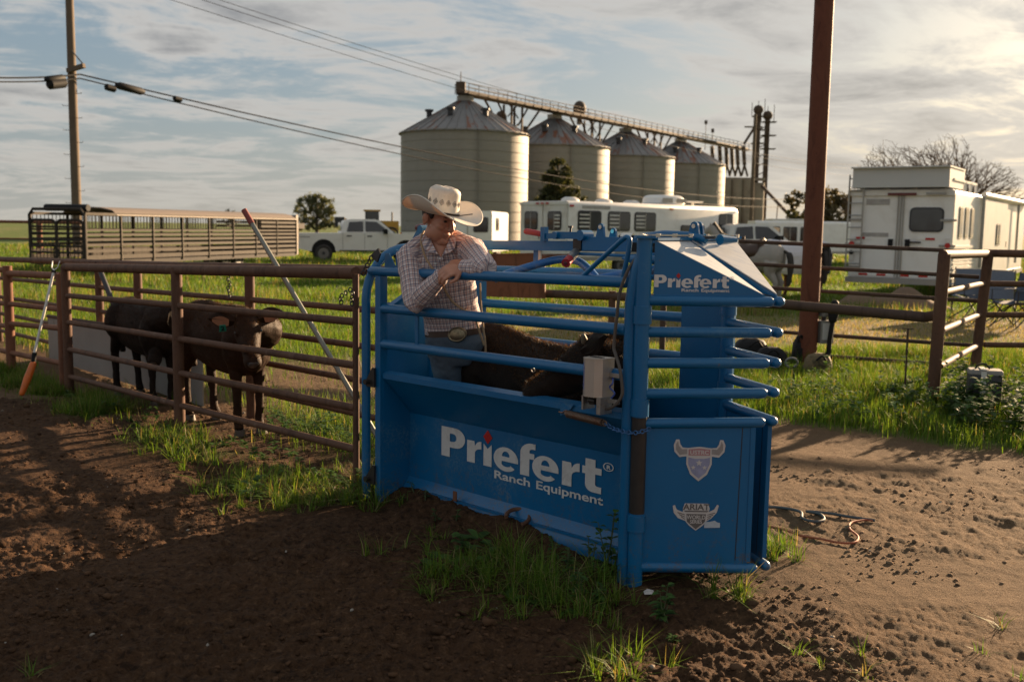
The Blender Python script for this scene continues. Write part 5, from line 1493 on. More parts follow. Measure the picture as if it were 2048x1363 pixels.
# steer in the chute, head turned back against the near side
Tc0 = body_T(1.03, 0.50, fw, ltv)
Tc = lambda x, y, z: Tc0(x, y, z + 0.085 - 0.14 * (x + 0.25) * min(1.0, z / 0.6))
hb_ = C(0.36, 0.17, 1.005); nose = C(0.73, 0.03, 0.835)
make_calf('steer', 'black steer in the blue chute with its head turned back over the near side', Tc, 0.93, hb_, nose - hb_, Vector((0, 0, 1)) + AX * 0.35, M_HIDE,
          [Tc(0.33, 0.0, 0.70), Tc(0.50, 0.03, 0.78), C(0.44, 0.42, 0.93), C(0.36, 0.29, 0.97), hb_ + Vector((0, 0, -0.03))], LEGS, 1, None, None, True, (0.085, 0.042, 0.02), 26000, 1.0)
Ta0 = body_T(4.42, 0.36, fw, ltv)
Ta = lambda x, y, z: Ta0(x, y * 0.86, z * (0.93 if z > 0.32 else 1) + 0.105 * min(1.0, z / 0.32))
ha = at(493, 645, 7.16)
make_calf('steer', 'dark brown steer with a numbered green ear tag standing in the alley', Ta, 0.93, ha, Vector((0.34, -0.85, -0.60)), Vector((0.1, -0.5, 0.8)), M_HIDE2,
          [Ta(0.33, 0, 0.70), Ta(0.50, 0, 0.74), Ta(0.60, 0.02, 0.78), ha + Vector((-0.02, 0.06, -0.03))], LEGS, 1, None, ('2', -1), False, (0.085, 0.042, 0.02), 12000)
Tb0 = body_T(6.00, 0.40, fw, ltv)
Tb = lambda x, y, z: Tb0(x, y * 0.86, z * (0.93 if z > 0.32 else 1) + 0.10 * min(1.0, z / 0.32))
hbv = at(318, 655, 8.85)
make_calf('steer', 'black steer half hidden behind the dark brown one in the alley', Tb, 0.86, hbv, Vector((0.10, -0.75, -0.70)), Vector((0.05, -0.6, 0.7)), M_HIDE,
          [Tb(0.33, 0, 0.70), Tb(0.50, 0, 0.74), Tb(0.60, 0.02, 0.76), hbv + Vector((-0.02, 0.06, -0.03))], LEGS, 1, None, ('', -1), False, (0.04, 0.02, 0.011), 7000)
# ================================================================== far things: grain silos and conveyor
def silo_mat():
    m, t, out = mat('weathered_galvanised_wall')
    c = t.n('ShaderNodeTexCoord').outputs['Object']
    n = t.noise(t.vmath('MULTIPLY', c, (0.5, 0.5, 0.12)), 1.0, 6.0, 0.6); n2 = t.noise(c, 0.9, 8.0, 0.65)
    col = t.mix(n, (0.225, 0.208, 0.182), (0.31, 0.287, 0.25))
    col = t.mix(t.math('MULTIPLY', t.smooth(n2, 0.5, 0.75), 0.3), col, (0.20, 0.165, 0.13))
    p = principled(t, out, Base__Color=col, Roughness=0.62, Metallic=0.15)
    w = t.n('ShaderNodeTexWave', {'wave_type': 'BANDS', 'bands_direction': 'Z'}, Vector=c, Scale=4.6)
    t.link(bump(t, w.outputs[1], 0.25, 0.02), p.inputs['Normal'])
    return m
def roof_mat():
    m, t, out = mat('rust_streaked_roof')
    c = t.n('ShaderNodeTexCoord').outputs['Object']
    i = t.n('ShaderNodeObjectInfo').outputs['Random']
    n = t.noise(c, 0.8, 7.0, 0.65)
    off = t.n('ShaderNodeCombineXYZ', None, _0=t.math('MULTIPLY', i, 40.0), _1=t.math('MULTIPLY', i, 17.0), _2=0.0).outputs[0]
    n2 = t.noise(t.vmath('MULTIPLY', t.vmath('ADD', c, off), (0.35, 1.2, 0.35)), 1.0, 6.0, 0.6)
    col = t.mix(n, (0.15, 0.145, 0.142), (0.25, 0.24, 0.23))
    r = t.math('MULTIPLY', t.smooth(n2, 0.50, 0.58), t.smooth(i, 0.25, 0.45))
    col = t.mix(r, col, (0.20, 0.075, 0.035))
    principled(t, out, Base__Color=col, Roughness=0.55, Metallic=0.2)
    return m
M_SILO, M_SROOF = silo_mat(), roof_mat()
M_GANTRY = rust_pipe('gantry_steel', (0.06, 0.042, 0.03), (0.12, 0.083, 0.058), (0.16, 0.13, 0.10))
M_CONC = simple('stained_concrete', (0.27, 0.235, 0.19), 0.85, 0, 0.2, 0.5, 0.0, (0.12, 0.095, 0.075), 0.7)
SIL = [Vector((-5.95, 120, 0)), Vector((5.35, 138, 0)), Vector((16.9, 155, 0)), Vector((27.9, 170.5, 0))]
SIL_R, SIL_E, SIL_A = 7.55, 12.4, 16.75
def make_silos():
    ringm = MB(); n = 64; h = SIL_E / 11
    ringm.loft([[Vector((r * math.cos(2 * math.pi * k / n), r * math.sin(2 * math.pi * k / n), z)) for k in range(n)] for r, z in ((SIL_R, 0), (SIL_R, h * 0.97), (SIL_R + 0.035, h * 0.975), (SIL_R + 0.035, h))], False)
    rm = ringm.mesh('wall_ring'); rm.materials.append(M_SILO)
    npan = 40; a = math.pi / npan
    pm = MB()
    r0, r1, z0, z1 = 0.9, SIL_R + 0.28, SIL_A - 0.45, SIL_E - 0.12
    def pt(r, an, dz): 
        t = (r - r0) / (r1 - r0); return Vector((r * math.cos(an), r * math.sin(an), z0 + (z1 - z0) * t + dz))
    pr = []
    for r in (r0, (r0 + r1) / 2, r1):
        pr.append([pt(r, -a, 0.0), pt(r, -a * 0.86, 0.0), pt(r, a * 0.72, 0.0), pt(r, a * 0.86, 0.11), pt(r, a, 0.11), pt(r, a * 1.02, -0.02)])
    for i in range(2):
        for k in range(5): pm.quad(pr[i][k], pr[i][k + 1], pr[i + 1][k + 1], pr[i + 1][k])
    pm = pm.mesh('roof_panel', True, 20); pm.materials.append(M_SROOF)
    names = ['pale grey grain silo at the end of the conveyor, tallest looking of the row', 'grain silo with a dark pine tree standing before it', 'third grain silo along the conveyor, between the pine silo and the smallest one', 'grain silo beside the concrete elevator bins at the end of the row']
    for c, lb in zip(SIL, names):
        lb = lb.replace(', tallest looking of the row', ' away from the concrete bins')
        root = thing('grain_silo', lb, 'silo', c, 0, 'grain silos under the conveyor')
        for k in range(11):
            o = bpy.data.objects.new('wall_ring', rm); COL.objects.link(o); o.parent = root; o.location = (0, 0, h * k)
        for k in range(npan):
            o = bpy.data.objects.new('roof_panel', pm); COL.objects.link(o); o.parent = root; o.rotation_euler = (0, 0, 2 * a * k)
        def P(name, mb, m): 
            o = mb.build(name, m); o.parent = root; return o
        P('roof_collar', MB().tube([(0, 0, SIL_A - 0.7), (0, 0, SIL_A + 0.15)], 1.0, 24), M_SILO)
        P('eave_ring', MB().ring((0, 0, SIL_E), SIL_R + 0.08, 0.09, (0, 0, 1), 64, 6), M_SILO)
        for an in (250, 305, 200):
            q = pt(SIL_R * 0.58, R_(an), 0.0)
            P('roof_vent', MB().tube([q, q + Vector((0, 0, 0.7))], 0.32, 10).tube([q + Vector((0, 0, 0.6)), q + Vector((0, 0, 0.85))], 0.5, 10), M_DARK)
        la = R_(285)
        P('ladder', MB().beam((math.cos(la) * (SIL_R + .25), math.sin(la) * (SIL_R + .25), 0), (math.cos(la) * (SIL_R + .25), math.sin(la) * (SIL_R + .25), SIL_E), 0.3, 0.04), M_SILO)
    # conveyor gantry along the apexes
    d = (SIL[3] - SIL[0]).normalized(); sd = d.cross(Vector((0, 0, 1)))
    L = 92.0; zb = SIL_A + 0.25
    A = SIL[0] - d * 1.2
    root = thing('grain_conveyor', 'long rusty conveyor gantry with handrails crossing above the silos', 'conveyor', (A.x, A.y, 0))
    Q = lambda s, o, z: A + d * s + sd * o + Vector((0, 0, z))
    MB().beam(Q(0, 0, zb + 0.25), Q(L, 0, zb + 0.25), 0.9, 0.6).build('conveyor_casing', M_GANTRY, root)
    MB().beam(Q(0, 0.95, zb + 0.05), Q(L, 0.95, zb + 0.05), 0.9, 0.12).build('walkway', M_GANTRY, root)
    for o, z in ((1.4, 1.15), (1.4, 0.65), (-0.6, 1.15)):
        MB().tube([Q(0, o, zb + z), Q(L, o, zb + z)], 0.045, 6).build('handrail', M_GANTRY, root)
    pm = MB().beam((0, 0, 0), (0, 0, 1.15), 0.07, 0.07).mesh('rail_post'); pm.materials.append(M_GANTRY)
    for k in range(47):
        for o_ in (1.4, -0.6):
            o = bpy.data.objects.new('rail_post', pm); COL.objects.link(o); o.parent = root; o.location = Q(k * 2.0, o_, zb) - Vector(root.location)
    # trussed legs between the silos
    for a_, b_ in zip(SIL, SIL[1:]):
        m_ = (a_ + b_) / 2
        for sgn in (-1, 1):
            for off in (-0.6, 0.6):
                base = m_ + d * sgn * 1.2 + sd * off
                MB().beam((base.x, base.y, 0), (base.x, base.y, zb), 0.22, 0.22, d).build('gantry_leg', M_GANTRY, root)
            MB().beam(m_ + d * sgn * 1.2 + Vector((0, 0, zb - 4.5)), m_ + d * sgn * 6.2 + Vector((0, 0, zb)), 0.2, 0.2).build('brace', M_GANTRY, root)
            MB().beam(m_ + d * sgn * 1.2 + Vector((0, 0, zb - 2.4)), m_ + d * sgn * 3.4 + Vector((0, 0, zb)), 0.16, 0.16).build('brace', M_GANTRY, root)
        for z in (zb - 1.5, zb - 4.0, zb - 6.5):
            MB().beam(m_ - d * 1.2 + Vector((0, 0, z)), m_ + d * 1.2 + Vector((0, 0, z + 1.8)), 0.12, 0.12).build('cross_brace', M_GANTRY, root)
            MB().beam(m_ + d * 1.2 + Vector((0, 0, z)), m_ - d * 1.2 + Vector((0, 0, z + 1.8)), 0.12, 0.12).build('cross_brace', M_GANTRY, root)
    for c in SIL:
        MB().tube([c + Vector((0, 0, SIL_A - 0.2)), c + Vector((0, 0, zb + 0.1))], 0.28, 10).build('drop_spout', M_GANTRY, root)
    MB().box(Q(0.3, 0.0, zb + 0.75), (1.1, 1.2, 1.3)).build('drive_house', M_GANTRY, root)
    MB().tube([Q(0.3, 0, zb + 1.2), Q(0.3, 0, zb + 2.6)], 0.05, 6).build('mast', M_GANTRY, root)
    mid = at(1159, 218, SIL[1].y + 9)
    MB().ell(mid, (0.95, 0.95, 1.15), None, 20, 14).tube([mid - Vector((0, 0, 2.2)), mid], 0.35, 10).build('dust_cyclone', M_GANTRY, root)
    m2 = at(1002, 236, SIL[1].y - 8)
    MB().ell(m2, (0.75, 0.75, 0.9), None, 18, 12).tube([m2 - Vector((0, 0, 3)), m2], 0.3, 10).build('dust_cyclone', M_GANTRY, root)
    for k, px in enumerate((1410, 1424)):
        q = at(px, 300, 186); MB().tube([q, q + Vector((0, 0, 5.2 - k * 1.5))], 0.06, 6).box(q + Vector((0, 0, 5.0 - k * 1.5)), (0.5, 0.3, 0.7)).build('lamp_mast', M_GANTRY, root)
    # concrete bins with spouts
    Yb = 188.0
    b0, b1 = at(1440, 445, Yb), at(1528, 445, Yb)
    top = at(1480, 358, Yb).z
    root = thing('concrete_bins', 'stained concrete grain bins below the end of the conveyor', 'building', ((b0.x + b1.x) / 2, Yb + 3, 0))
    w = (b1.x - b0.x) / 4
    for k in range(4):
        MB().tube([(b0.x + w * (k + 0.5), Yb + w / 2, 0), (b0.x + w * (k + 0.5), Yb + w / 2, top - 0.6 * (k == 3))], w * 0.52, 24).build('bin', M_CONC, root)
    MB().box(((b0.x + b1.x) / 2, Yb + w / 2 + 0.3, top + 0.05), (b1.x - b0.x, w * 0.8, 0.5)).build('deck', M_CONC, root)
    for k, px in enumerate((1424, 1439, 1452, 1463, 1474, 1487)):
        a_ = at(px, 292, Yb - 1); b_ = at(px + 2, 330, Yb - 1); c_ = at(px - 4, 352, Yb); e_ = at(px + 8, 352, Yb)
        MB().tube([a_, b_], 0.36, 8).tube([b_, c_], 0.2, 8).tube([b_, e_], 0.2, 8).build('spout', M_GANTRY, root)
    # bucket elevator tower
    e = [at(1511, 357, 191), at(1530, 357, 192)]
    root = thing('elevator_tower', 'slim bucket elevator tower with machinery on its head', 'tower', (e[0].x, e[0].y, 0))
    for q, yt, wd in ((e[0], 222, 0.9), (e[1], 232, 0.8)):
        t_ = at(1516, yt, 191).z
        MB().beam((q.x, q.y, 0), (q.x, q.y, t_), wd, wd, (1, 0, 0)).build('leg_casing', M_GANTRY, root)
        MB().ell((q.x, q.y, t_ + 0.2), (0.95, 0.7, 0.9), None, 14, 10).build('head_drum', M_GANTRY, root)
        for z in (t_ - 1.0, t_ - 3.5, t_ - 6):
            MB().box((q.x + 0.3, q.y, z), (2.6, 1.6, 0.18)).build('platform', M_GANTRY, root)
        for k in (-1.2, 0, 1.2):
            MB().tube([(q.x + k, q.y, t_ - 1), (q.x + k, q.y, t_ + 1.9 + 0.3 * k)], 0.06, 5).build('mast', M_GANTRY, root)
    for z in np.arange(12, at(1516, 222, 191).z - 2, 1.7):
        MB().beam((e[0].x, e[0].y, z), (e[1].x, e[1].y, z + 0.9), 0.15, 0.15).build('tie', M_GANTRY, root)
    a_, b_ = at(1488, 288, 190), at(1512, 250, 191)
    MB().tube([a_, b_], 0.25, 8).build('spout', M_GANTRY, root)
    a_, b_ = at(1524, 372, 186), at(1584, 436, 172)
    o = MB().tube([a_, b_], 0.3, 10).tube([b_, (b_.x, b_.y, 0)], 0.14, 8).tube([a_.lerp(b_, 0.55), (a_.lerp(b_, 0.5).x, a_.lerp(b_, 0.5).y, 0)], 0.1, 6).build('grain_auger', M_GANTRY)
    tag(o, 'slanting grain auger leaning out beside the concrete bins', 'auger')
make_silos()

# ================================================================== poles and wires
M_WOOD = simple('weathered_pole_wood', (0.13, 0.095, 0.066), 0.85, 0, 0.25, 3, 0.3, (0.09, 0.065, 0.045), 0.6)
M_WIRE = simple('black_cable', (0.016, 0.016, 0.017), 0.7, 0, 0.2, 3, spec=0.1)
def make_poles():
    q = at(154, 440, 44.0)
    root = thing('utility_pole', 'tall wooden utility pole behind the stock trailer carrying cable boxes', 'pole', (q.x, q.y, 0))
    MB().tube([(q.x, q.y, -0.3), (q.x, q.y, 13.2)], [0.215, 0.155], 18).build('shaft', M_WOOD, root)
    MB().beam((q.x - 1.2, q.y + 0.3, 12.6), (q.x + 1.2, q.y - 0.3, 12.6), 0.11, 0.13).build('crossarm', M_WOOD, root)
    for k in (-1, 1):
        MB().beam((q.x + 0.85 * k, q.y, 12.55), (q.x, q.y - 0.17, 11.75), 0.03, 0.04).build('brace', M_DARK, root)
    zA = at(154, 148, 44).z
    MB().beam((q.x - 0.1, q.y - 0.2, zA + 0.1), (q.x + 0.75, q.y - 0.5, zA + 0.28), 0.16, 0.18).build('bracket_arm', M_WOOD, root)
    MB().beam((q.x + 0.1, q.y - 0.2, zA + 0.95), (q.x + 0.7, q.y - 0.5, zA + 0.35), 0.04, 0.04).build('brace', M_DARK, root)
    for i in range(11):
        s = 1 if i % 2 else -1
        z = 2.4 + i * 0.52 * 1.0
        MB().tube([(q.x + s * 0.15, q.y - 0.08, z), (q.x + s * 0.42, q.y - 0.1, z), (q.x + s * 0.42, q.y - 0.1, z + 0.06)], 0.012, 5).build('step_peg', M_DARK, root)
    # the next pole, far to the right, before the concrete bins
    p2 = at(1502, 440, 118.0)
    r2 = thing('utility_pole', 'slim dark utility pole with one crossarm before the concrete bins', 'pole', (p2.x, p2.y, 0))
    zt = at(1503, 228, 118).z
    MB().tube([(p2.x, p2.y, 0), (p2.x, p2.y, zt)], [0.24, 0.18], 10).build('shaft', M_WOOD, r2)
    MB().beam((p2.x - 1.2, p2.y, at(1503, 254, 118).z), (p2.x + 0.9, p2.y, at(1503, 254, 118).z), 0.14, 0.16).build('crossarm', M_WOOD, r2)
    def wire(label, A, B, sag, r=0.012, n=24, extra=None):
        pts = [A.lerp(B, i / n) - Vector((0, 0, sag * 4 * (i / n) * (1 - i / n))) for i in range(n + 1)]
        root = thing('overhead_cable', label, 'cable', A, 0, 'overhead cables')
        MB().tube(pts, r, 5).build('strand', M_WIRE, root)
        for (t0, t1, rr) in (extra or ()):
            a = A.lerp(B, t0); b = A.lerp(B, t1); s0 = sag * 4 * t0 * (1 - t0); s1 = sag * 4 * t1 * (1 - t1)
            MB().tube([a - Vector((0, 0, s0 + rr * .6)), a.lerp(b, .12) - Vector((0, 0, s0 + rr * .6)), a.lerp(b, .88) - Vector((0, 0, s1 + rr * .6)), b - Vector((0, 0, s1 + rr * .6))], [rr * .5, rr, rr, rr * .5], 10).build('splice_box', M_BLACK, root)
        return root
    far = at(1720, 388, 158)
    n1, n2 = at(160, 149, 44), at(160, 157, 44)
    wire('thick cable with black splice boxes running from the wooden pole past the silos', n1, far, 2.6, 0.035, 30, ((0.013, 0.024, 0.17), (0.036, 0.0395, 0.13)))
    wire('lower thick cable from the wooden pole with one small splice box', n2, far - Vector((0, 0, 0.9)), 2.9, 0.030, 30, ((0.009, 0.013, 0.15),))
    L1, L2 = at(-420, 98, 33), at(-420, 106, 33)
    wire('cable leaving the wooden pole for the field side with a black splice box', n1, L1, 0.45, 0.035, 16, ((0.07, 0.155, 0.15),))
    wire('lower cable leaving the wooden pole for the field side with a big black splice box', n2, L2, 0.45, 0.030, 16, ((0.065, 0.145, 0.22),))
    for k, (dx, yb) in enumerate(((-1.0, 352), (0.35, 338), (1.1, 331))):
        wire(('lowest', 'middle', 'highest')[k] + ' of three thin power lines crossing the sky from the wooden pole', Vector((q.x + dx, q.y - dx * 0.25, 12.72)), at(1720, yb, 158), 1.9, 0.016, 30)
make_poles()

# ================================================================== vehicles and trailers
def local(root, rz):
    c, s = math.cos(rz), math.sin(rz); l = root
    def T(x, y, z): return Vector((l.x + x * c - y * s, l.y + x * s + y * c, l.z + z))
    return T, Matrix.Rotation(rz, 3, 'Z')
def wheel(T, Rm, x, y, r, root, w=0.22, side=-1):
    ax = Rm @ Vector((0, 1, 0))
    c = T(x, y, r)
    t = MB().ring(c, r - 0.09, 0.10, ax, 28, 10).build('wheel', M_TYRE, root)
    MB().tube([c - ax * 0.07, c + ax * 0.07], r * 0.60, 20).build('rim', M_RIM, t)
    MB().tube([c + ax * side * 0.07, c + ax * side * 0.10], r * 0.18, 12).build('hub', M_DARK, t)
def rrect(cx, cz, w, h, r, n=4):
    pts = []
    for (sx, sz, a0) in ((1, 1, 0), (-1, 1, 90), (-1, -1, 180), (1, -1, 270)):
        for i in range(n + 1):
            a = R_(a0 + 90 * i / n); pts.append((cx + sx * (w / 2 - r) + r * math.cos(a), cz + sz * (h / 2 - r) + r * math.sin(a)))
    return pts
def pane(T, Rm, face, cx, cz, w, h, root, r=0.06, bars=0, split=True, y=0.0, x=0.0, fm=None):
    """window with frame on a side (face 'y-','y+') or end ('x-','x+') of a trailer"""
    sg = -1 if face[1] == '-' else 1
    if face[0] == 'y': f = lambda a, b, o: T(a, y + sg * o, b); nn = Rm @ Vector((0, sg, 0)); vert = lambda a0, b0, a1, b1, th, o: MB().beam(f(a0, b0, o), f(a1, b1, o), th, 0.012, nn)
    else: f = lambda a, b, o: T(x + sg * o, a, b); nn = Rm @ Vector((sg, 0, 0)); vert = lambda a0, b0, a1, b1, th, o: MB().beam(f(a0, b0, o), f(a1, b1, o), th, 0.012, nn)
    fr = MB().poly([f(a, b, 0.004) for a, b in rrect(cx, cz, w + 0.07, h + 0.07, r + 0.02)], nn, 0.014).build('window', fm or M_DARK, root)
    MB().poly([f(a, b, 0.020) for a, b in rrect(cx, cz, w, h, r)], nn, 0.004).build('pane', M_GLASS, fr)
    if split: vert(cx, cz - h / 2, cx, cz + h / 2, 0.03, 0.028).build('divider', M_TRIM, fr)
    for k in range(bars):
        zz = cz - h / 2 + h * (k + 0.8) / (bars + 0.6)
        vert(cx - w / 2 + 0.03, zz, cx - 0.03, zz, 0.045, 0.032).build('window_bar', M_WHITE2, fr)
    return fr
def shell(T, x0, x1, w, z0, z1, r, root, m, name='body', nose=0.0):
    """box body with rounded roof edges"""
    prof = [(-w / 2, z0), (-w / 2, z1 - r)] + [(-w / 2 + r - r * math.cos(R_(a)), z1 - r + r * math.sin(R_(a))) for a in (22, 45, 67, 90)] + [(w / 2 - r + r * math.sin(R_(a)), z1 - r + r * math.cos(R_(a))) for a in (0, 22, 45, 67, 90)] + [(w / 2, z0)]
    rings = [[T(x, y, z) for y, z in prof] for x in (x0, x1 - nose * 0.6, x1)]
    if nose:
        rings[2] = [T(x1, y * 0.96, z0 + (z - z0) * 0.93 + (0.0)) for y, z in prof]
    return MB().loft(rings).build(name, m, root, angle=50)

def horse_trailer_centre():
    loc = Vector((1.02, 33.9, 0)); rz = R_(39.5)
    root = thing('horse_trailer', 'white horse trailer with a row of barred windows parked before the silos', 'trailer', loc, 0)
    T, Rm = local(loc, rz); W, L = 2.45, 8.9; z0, z1 = 0.62, 2.52
    shell(T, 0, L, W, z0, z1, 0.16, root, M_WHITE, 'body', 0.25)
    ys = -W / 2
    for z in np.arange(0.70, 1.22, 0.085):
        MB().beam(T(0.05, ys - 0.012, z), T(L - 2.3, ys - 0.012, z), 0.02, 0.05).build('side_rib', M_WHITE2, root)
    MB().beam(T(0, ys - 0.01, z0 - 0.02), T(L, ys - 0.01, z0 - 0.02), 0.05, 0.12).build('skirt', M_TRIM, root)
    for k, cx in enumerate((0.95, 2.35, 3.65)): pane(T, Rm, 'y-', cx, 1.88, 1.02, 0.60, root, 0.08, 4, True, ys)
    pane(T, Rm, 'y-', 6.2, 1.50, 1.25, 0.52, root, 0.06, 0, True, ys)
    pane(T, Rm, 'y-', 8.1, 1.92, 0.75, 0.58, root, 0.06, 0, True, ys)
    # rear doors: two leaves with windows
    for k, cy in enumerate((-0.60, 0.60)):
        d = MB().box(T(-0.03, cy, 1.52), (0.05, 1.14, 1.74), Rm).build('rear_door', M_WHITE2, root)
        pane(T, Rm, 'x-', cy, 1.86, 0.62, 0.56, d, 0.08, 4 * (k == 0), True, 0, -0.055)
        MB().box(T(-0.07, cy + (0.42 if k == 0 else -0.42), 1.35), (0.04, 0.05, 0.2), Rm).build('handle', M_TRIM, d)
    MB().box(T(-0.04, 0, 2.44), (0.08, W - 0.05, 0.10), Rm).build('header', M_WHITE2, root)
    for y in (-0.25, 0, 0.25): MB().box(T(-0.09, y, 2.44), (0.03, 0.14, 0.05), Rm).build('marker_light', M_REDLIGHT, root)
    for x, m in ((0.12, M_REDLIGHT), (5.0, M_ORANGE)): MB().box(T(x, ys - 0.02, 2.36), (0.16, 0.03, 0.06), Rm).build('marker_light', m, root)
    MB().box(T(1.25, ys - 0.006, 2.33), (1.3, 0.006, 0.11), Rm).build('faded_lettering', M_GREYINK, root)
    for x, h in ((1.0, 0.16), (2.6, 0.14), (4.0, 0.13)): MB().loft([ering(T(x, -0.2, z1 + z), Rm @ Vector((1, 0, 0)), Rm @ Vector((0, 1, 0)), r * 1.2, r, 12, 3) for z, r in ((-0.02, 0.28), (h * 0.6, 0.24), (h, 0.15))]).build('roof_vent', M_WHITE2, root)
    ac = MB().loft([ering(T(5.6, -0.3, z1 + z), Rm @ Vector((1, 0, 0)), Rm @ Vector((0, 1, 0)), r * 1.45, r, 28, 4) for z, r in ((-0.02, 0.50), (0.06, 0.54), (0.25, 0.52), (0.34, 0.44), (0.36, 0.38))]).build('air_conditioner', M_WHITE, root)
    for x in (5.22, 5.98): MB().box(T(x, -0.853, z1 + 0.16), (0.52, 0.02, 0.16), Rm).build('grille', M_TRIM, ac)
    MB().tube([T(7.6, 0, z1), T(7.6, 0, z1 + 0.16)], 0.05, 8).box(T(7.6, 0, z1 + 0.18), (0.9, 0.3, 0.05), Rm).build('antenna', M_WHITE2, root)
    for x in (2.6, 3.5): wheel(T, Rm, x, ys + 0.14, 0.37, root)
    MB().poly([T(a, ys - 0.02, b) for a, b in [(2.1, 0.62), (2.2, 0.85), (2.5, 0.92), (3.6, 0.92), (3.9, 0.85), (4.0, 0.62)]], Rm @ Vector((0, -1, 0)), 0.03).build('wheel_arch', M_TRIM, root)
    MB().beam(T(L, 0, 0.6), T(L + 1.6, 0, 0.6), 0.14, 0.12).build('drawbar', M_DARK, root)
    MB().tube([T(L - 0.6, 0, 0.0), T(L - 0.6, 0, 0.7)], 0.06, 8).build('jack', M_DARK, root)
M_RIM = simple('dull_rim', (0.16, 0.155, 0.15), 0.5, 0.5, 0.3, 12)
M_GREYINK = simple('faded_grey_print', (0.35, 0.33, 0.31), 0.5, 0, 0.5, 9)
horse_trailer_centre()

def horse_trailer_right():
    a, b = at(1700, 470, 23.6), at(1906, 470, 22.33)
    a.z = b.z = 0
    ydir = (a - b).normalized(); xdir = Vector((-ydir.y, ydir.x, 0)) * -1
    if xdir.y < 0: xdir = -xdir
    W = (a - b).length; L = 11.0
    rz = math.atan2(xdir.y, xdir.x)
    loc = (a + b) / 2
    root = thing('horse_trailer', 'big white living-quarters horse trailer with a storage box on its roof', 'trailer', loc, 0)
    T, Rm = local(loc, rz); z0, z1 = 0.56, 2.62
    shell(T, 0, L, W, z0, z1, 0.12, root, M_WHITE, 'body')
    yn = -W / 2
    # rear doors
    for k, cy in enumerate((W * 0.25, -W * 0.25)):
        d = MB().box(T(-0.03, cy, 1.54), (0.05, W * 0.485, 1.88), Rm).build('rear_door', M_WHITE, root)
        for z in (0.82, 1.35, 1.92):
            MB().box(T(-0.075, cy + (0.47 if k == 0 else -0.47), z), (0.03, 0.34, 0.05), Rm).build('hinge', M_TRIM, d)
        MB().box(T(-0.085, cy + (-0.38 if k == 0 else 0.38), 1.40), (0.05, 0.10, 0.17), Rm).build('handle', M_BLACK, d)
        if k == 1: MB().box(T(-0.10, cy + 0.22, 1.42), (0.03, 0.26, 0.035), Rm).build('handle_bar', M_BLACK, d)
        for z, n in ((0.66, 5), (1.50, 2)):
            for i in range(n):
                w = 0.20
                MB().box(T(-0.064, cy + (i - (n - 1) / 2) * w * 1.02 + (0.2 if (n == 2 and k == 0) else 0), z), (0.012, w, 0.05), Rm).build('reflective_tape', M_REDLIGHT if i % 2 == (k == 0) else M_WHITE, d)
    pane(T, Rm, 'x-', -W * 0.25, 1.93, 0.66, 0.48, root, 0.09, 0, False, 0, -0.058)
    MB().box(T(-0.062, W * 0.25 - 0.05, 2.33), (0.012, 0.52, 0.13), Rm).build('faded_plate', M_GREYINK, root)
    MB().box(T(-0.062, W * 0.25 - 0.02, 1.58), (0.010, 0.60, 0.09), Rm).build('brand_script', M_GREYINK, root)
    for y in (0.06, -0.06, 0.0): MB().tube([T(-0.075, y, 0.62), T(-0.075, y, 2.48)], 0.016, 6).build('lock_rod', M_TRIM, root)
    MB().box(T(-0.05, 0, 2.53), (0.12, W + 0.02, 0.12), Rm).build('header', M_WHITE2, root)
    MB().box(T(-0.12, -0.02, 2.50), (0.03, 0.62, 0.06), Rm).build('marker_light', M_MAROON_GRIP, root)
    MB().box(T(-0.12, -0.75, 2.51), (0.03, 0.42, 0.05), Rm).build('flood_lamp', M_TRIM, root)
    for y in (W / 2 - 0.08, -W / 2 + 0.08):
        MB().box(T(-0.08, y, 1.25), (0.04, 0.11, 0.55), Rm).build('lamp_column', M_WHITE2, root)
        MB().tube([T(-0.10, y, 1.36), T(-0.13, y, 1.36)], 0.06, 14).build('tail_lamp', M_REDLIGHT, root)
        MB().tube([T(-0.10, y, 1.16), T(-0.13, y, 1.16)], 0.05, 14).build('tail_lamp', M_BLACK, root)
    MB().box(T(-0.12, 0, 0.53), (0.24, W, 0.12), Rm).build('bumper', M_TRIM, root)
    # near side
    for k, cx in enumerate((0.75, 1.45, 2.15)): pane(T, Rm, 'y-', cx, 1.88, 0.36, 0.66, root, 0.05, 0, False, yn, fm=M_TRIM)
    for z in np.arange(0.66, 1.42, 0.095):
        MB().beam(T(0.04, yn - 0.015, z), T(2.9, yn - 0.015, z), 0.03, 0.06).build('side_rib', M_WHITE2, root)
    MB().box(T(5.0, yn - 0.05, 1.55), (3.6, 0.12, 1.85), Rm).build('slide_out', M_WHITE, root)
    pane(T, Rm, 'y-', 5.4, 1.62, 0.55, 0.50, root, 0.05, 0, True, yn - 0.11)
    pane(T, Rm, 'y-', 7.4, 1.9, 0.5, 0.6, root, 0.05, 0, True, yn)
    dr = MB().box(T(7.4, yn - 0.02, 1.45), (0.75, 0.05, 1.75), Rm).build('side_door', M_WHITE2, root)
    MB().box(T(7.1, yn - 0.06, 1.35), (0.05, 0.05, 0.16), Rm).build('handle', M_BLACK, dr)
    MB().tube([T(3.0, yn - 0.10, 2.58), T(L, yn - 0.10, 2.58)], 0.075, 10).build('awning', M_WHITE2, root)
    for x in (3.0, 8.9): MB().beam(T(x, yn - 0.10, 0.8), T(x, yn - 0.10, 2.55), 0.05, 0.05, (1, 0, 0)).build('awning_arm', M_TRIM, root)
    MB().beam(T(0, yn - 0.01, z0 - 0.02), T(L, yn - 0.01, z0 - 0.02), 0.06, 0.14).build('skirt', M_TRIM, root)
    for x in (3.4, 4.3): wheel(T, Rm, x, yn + 0.14, 0.38, root)
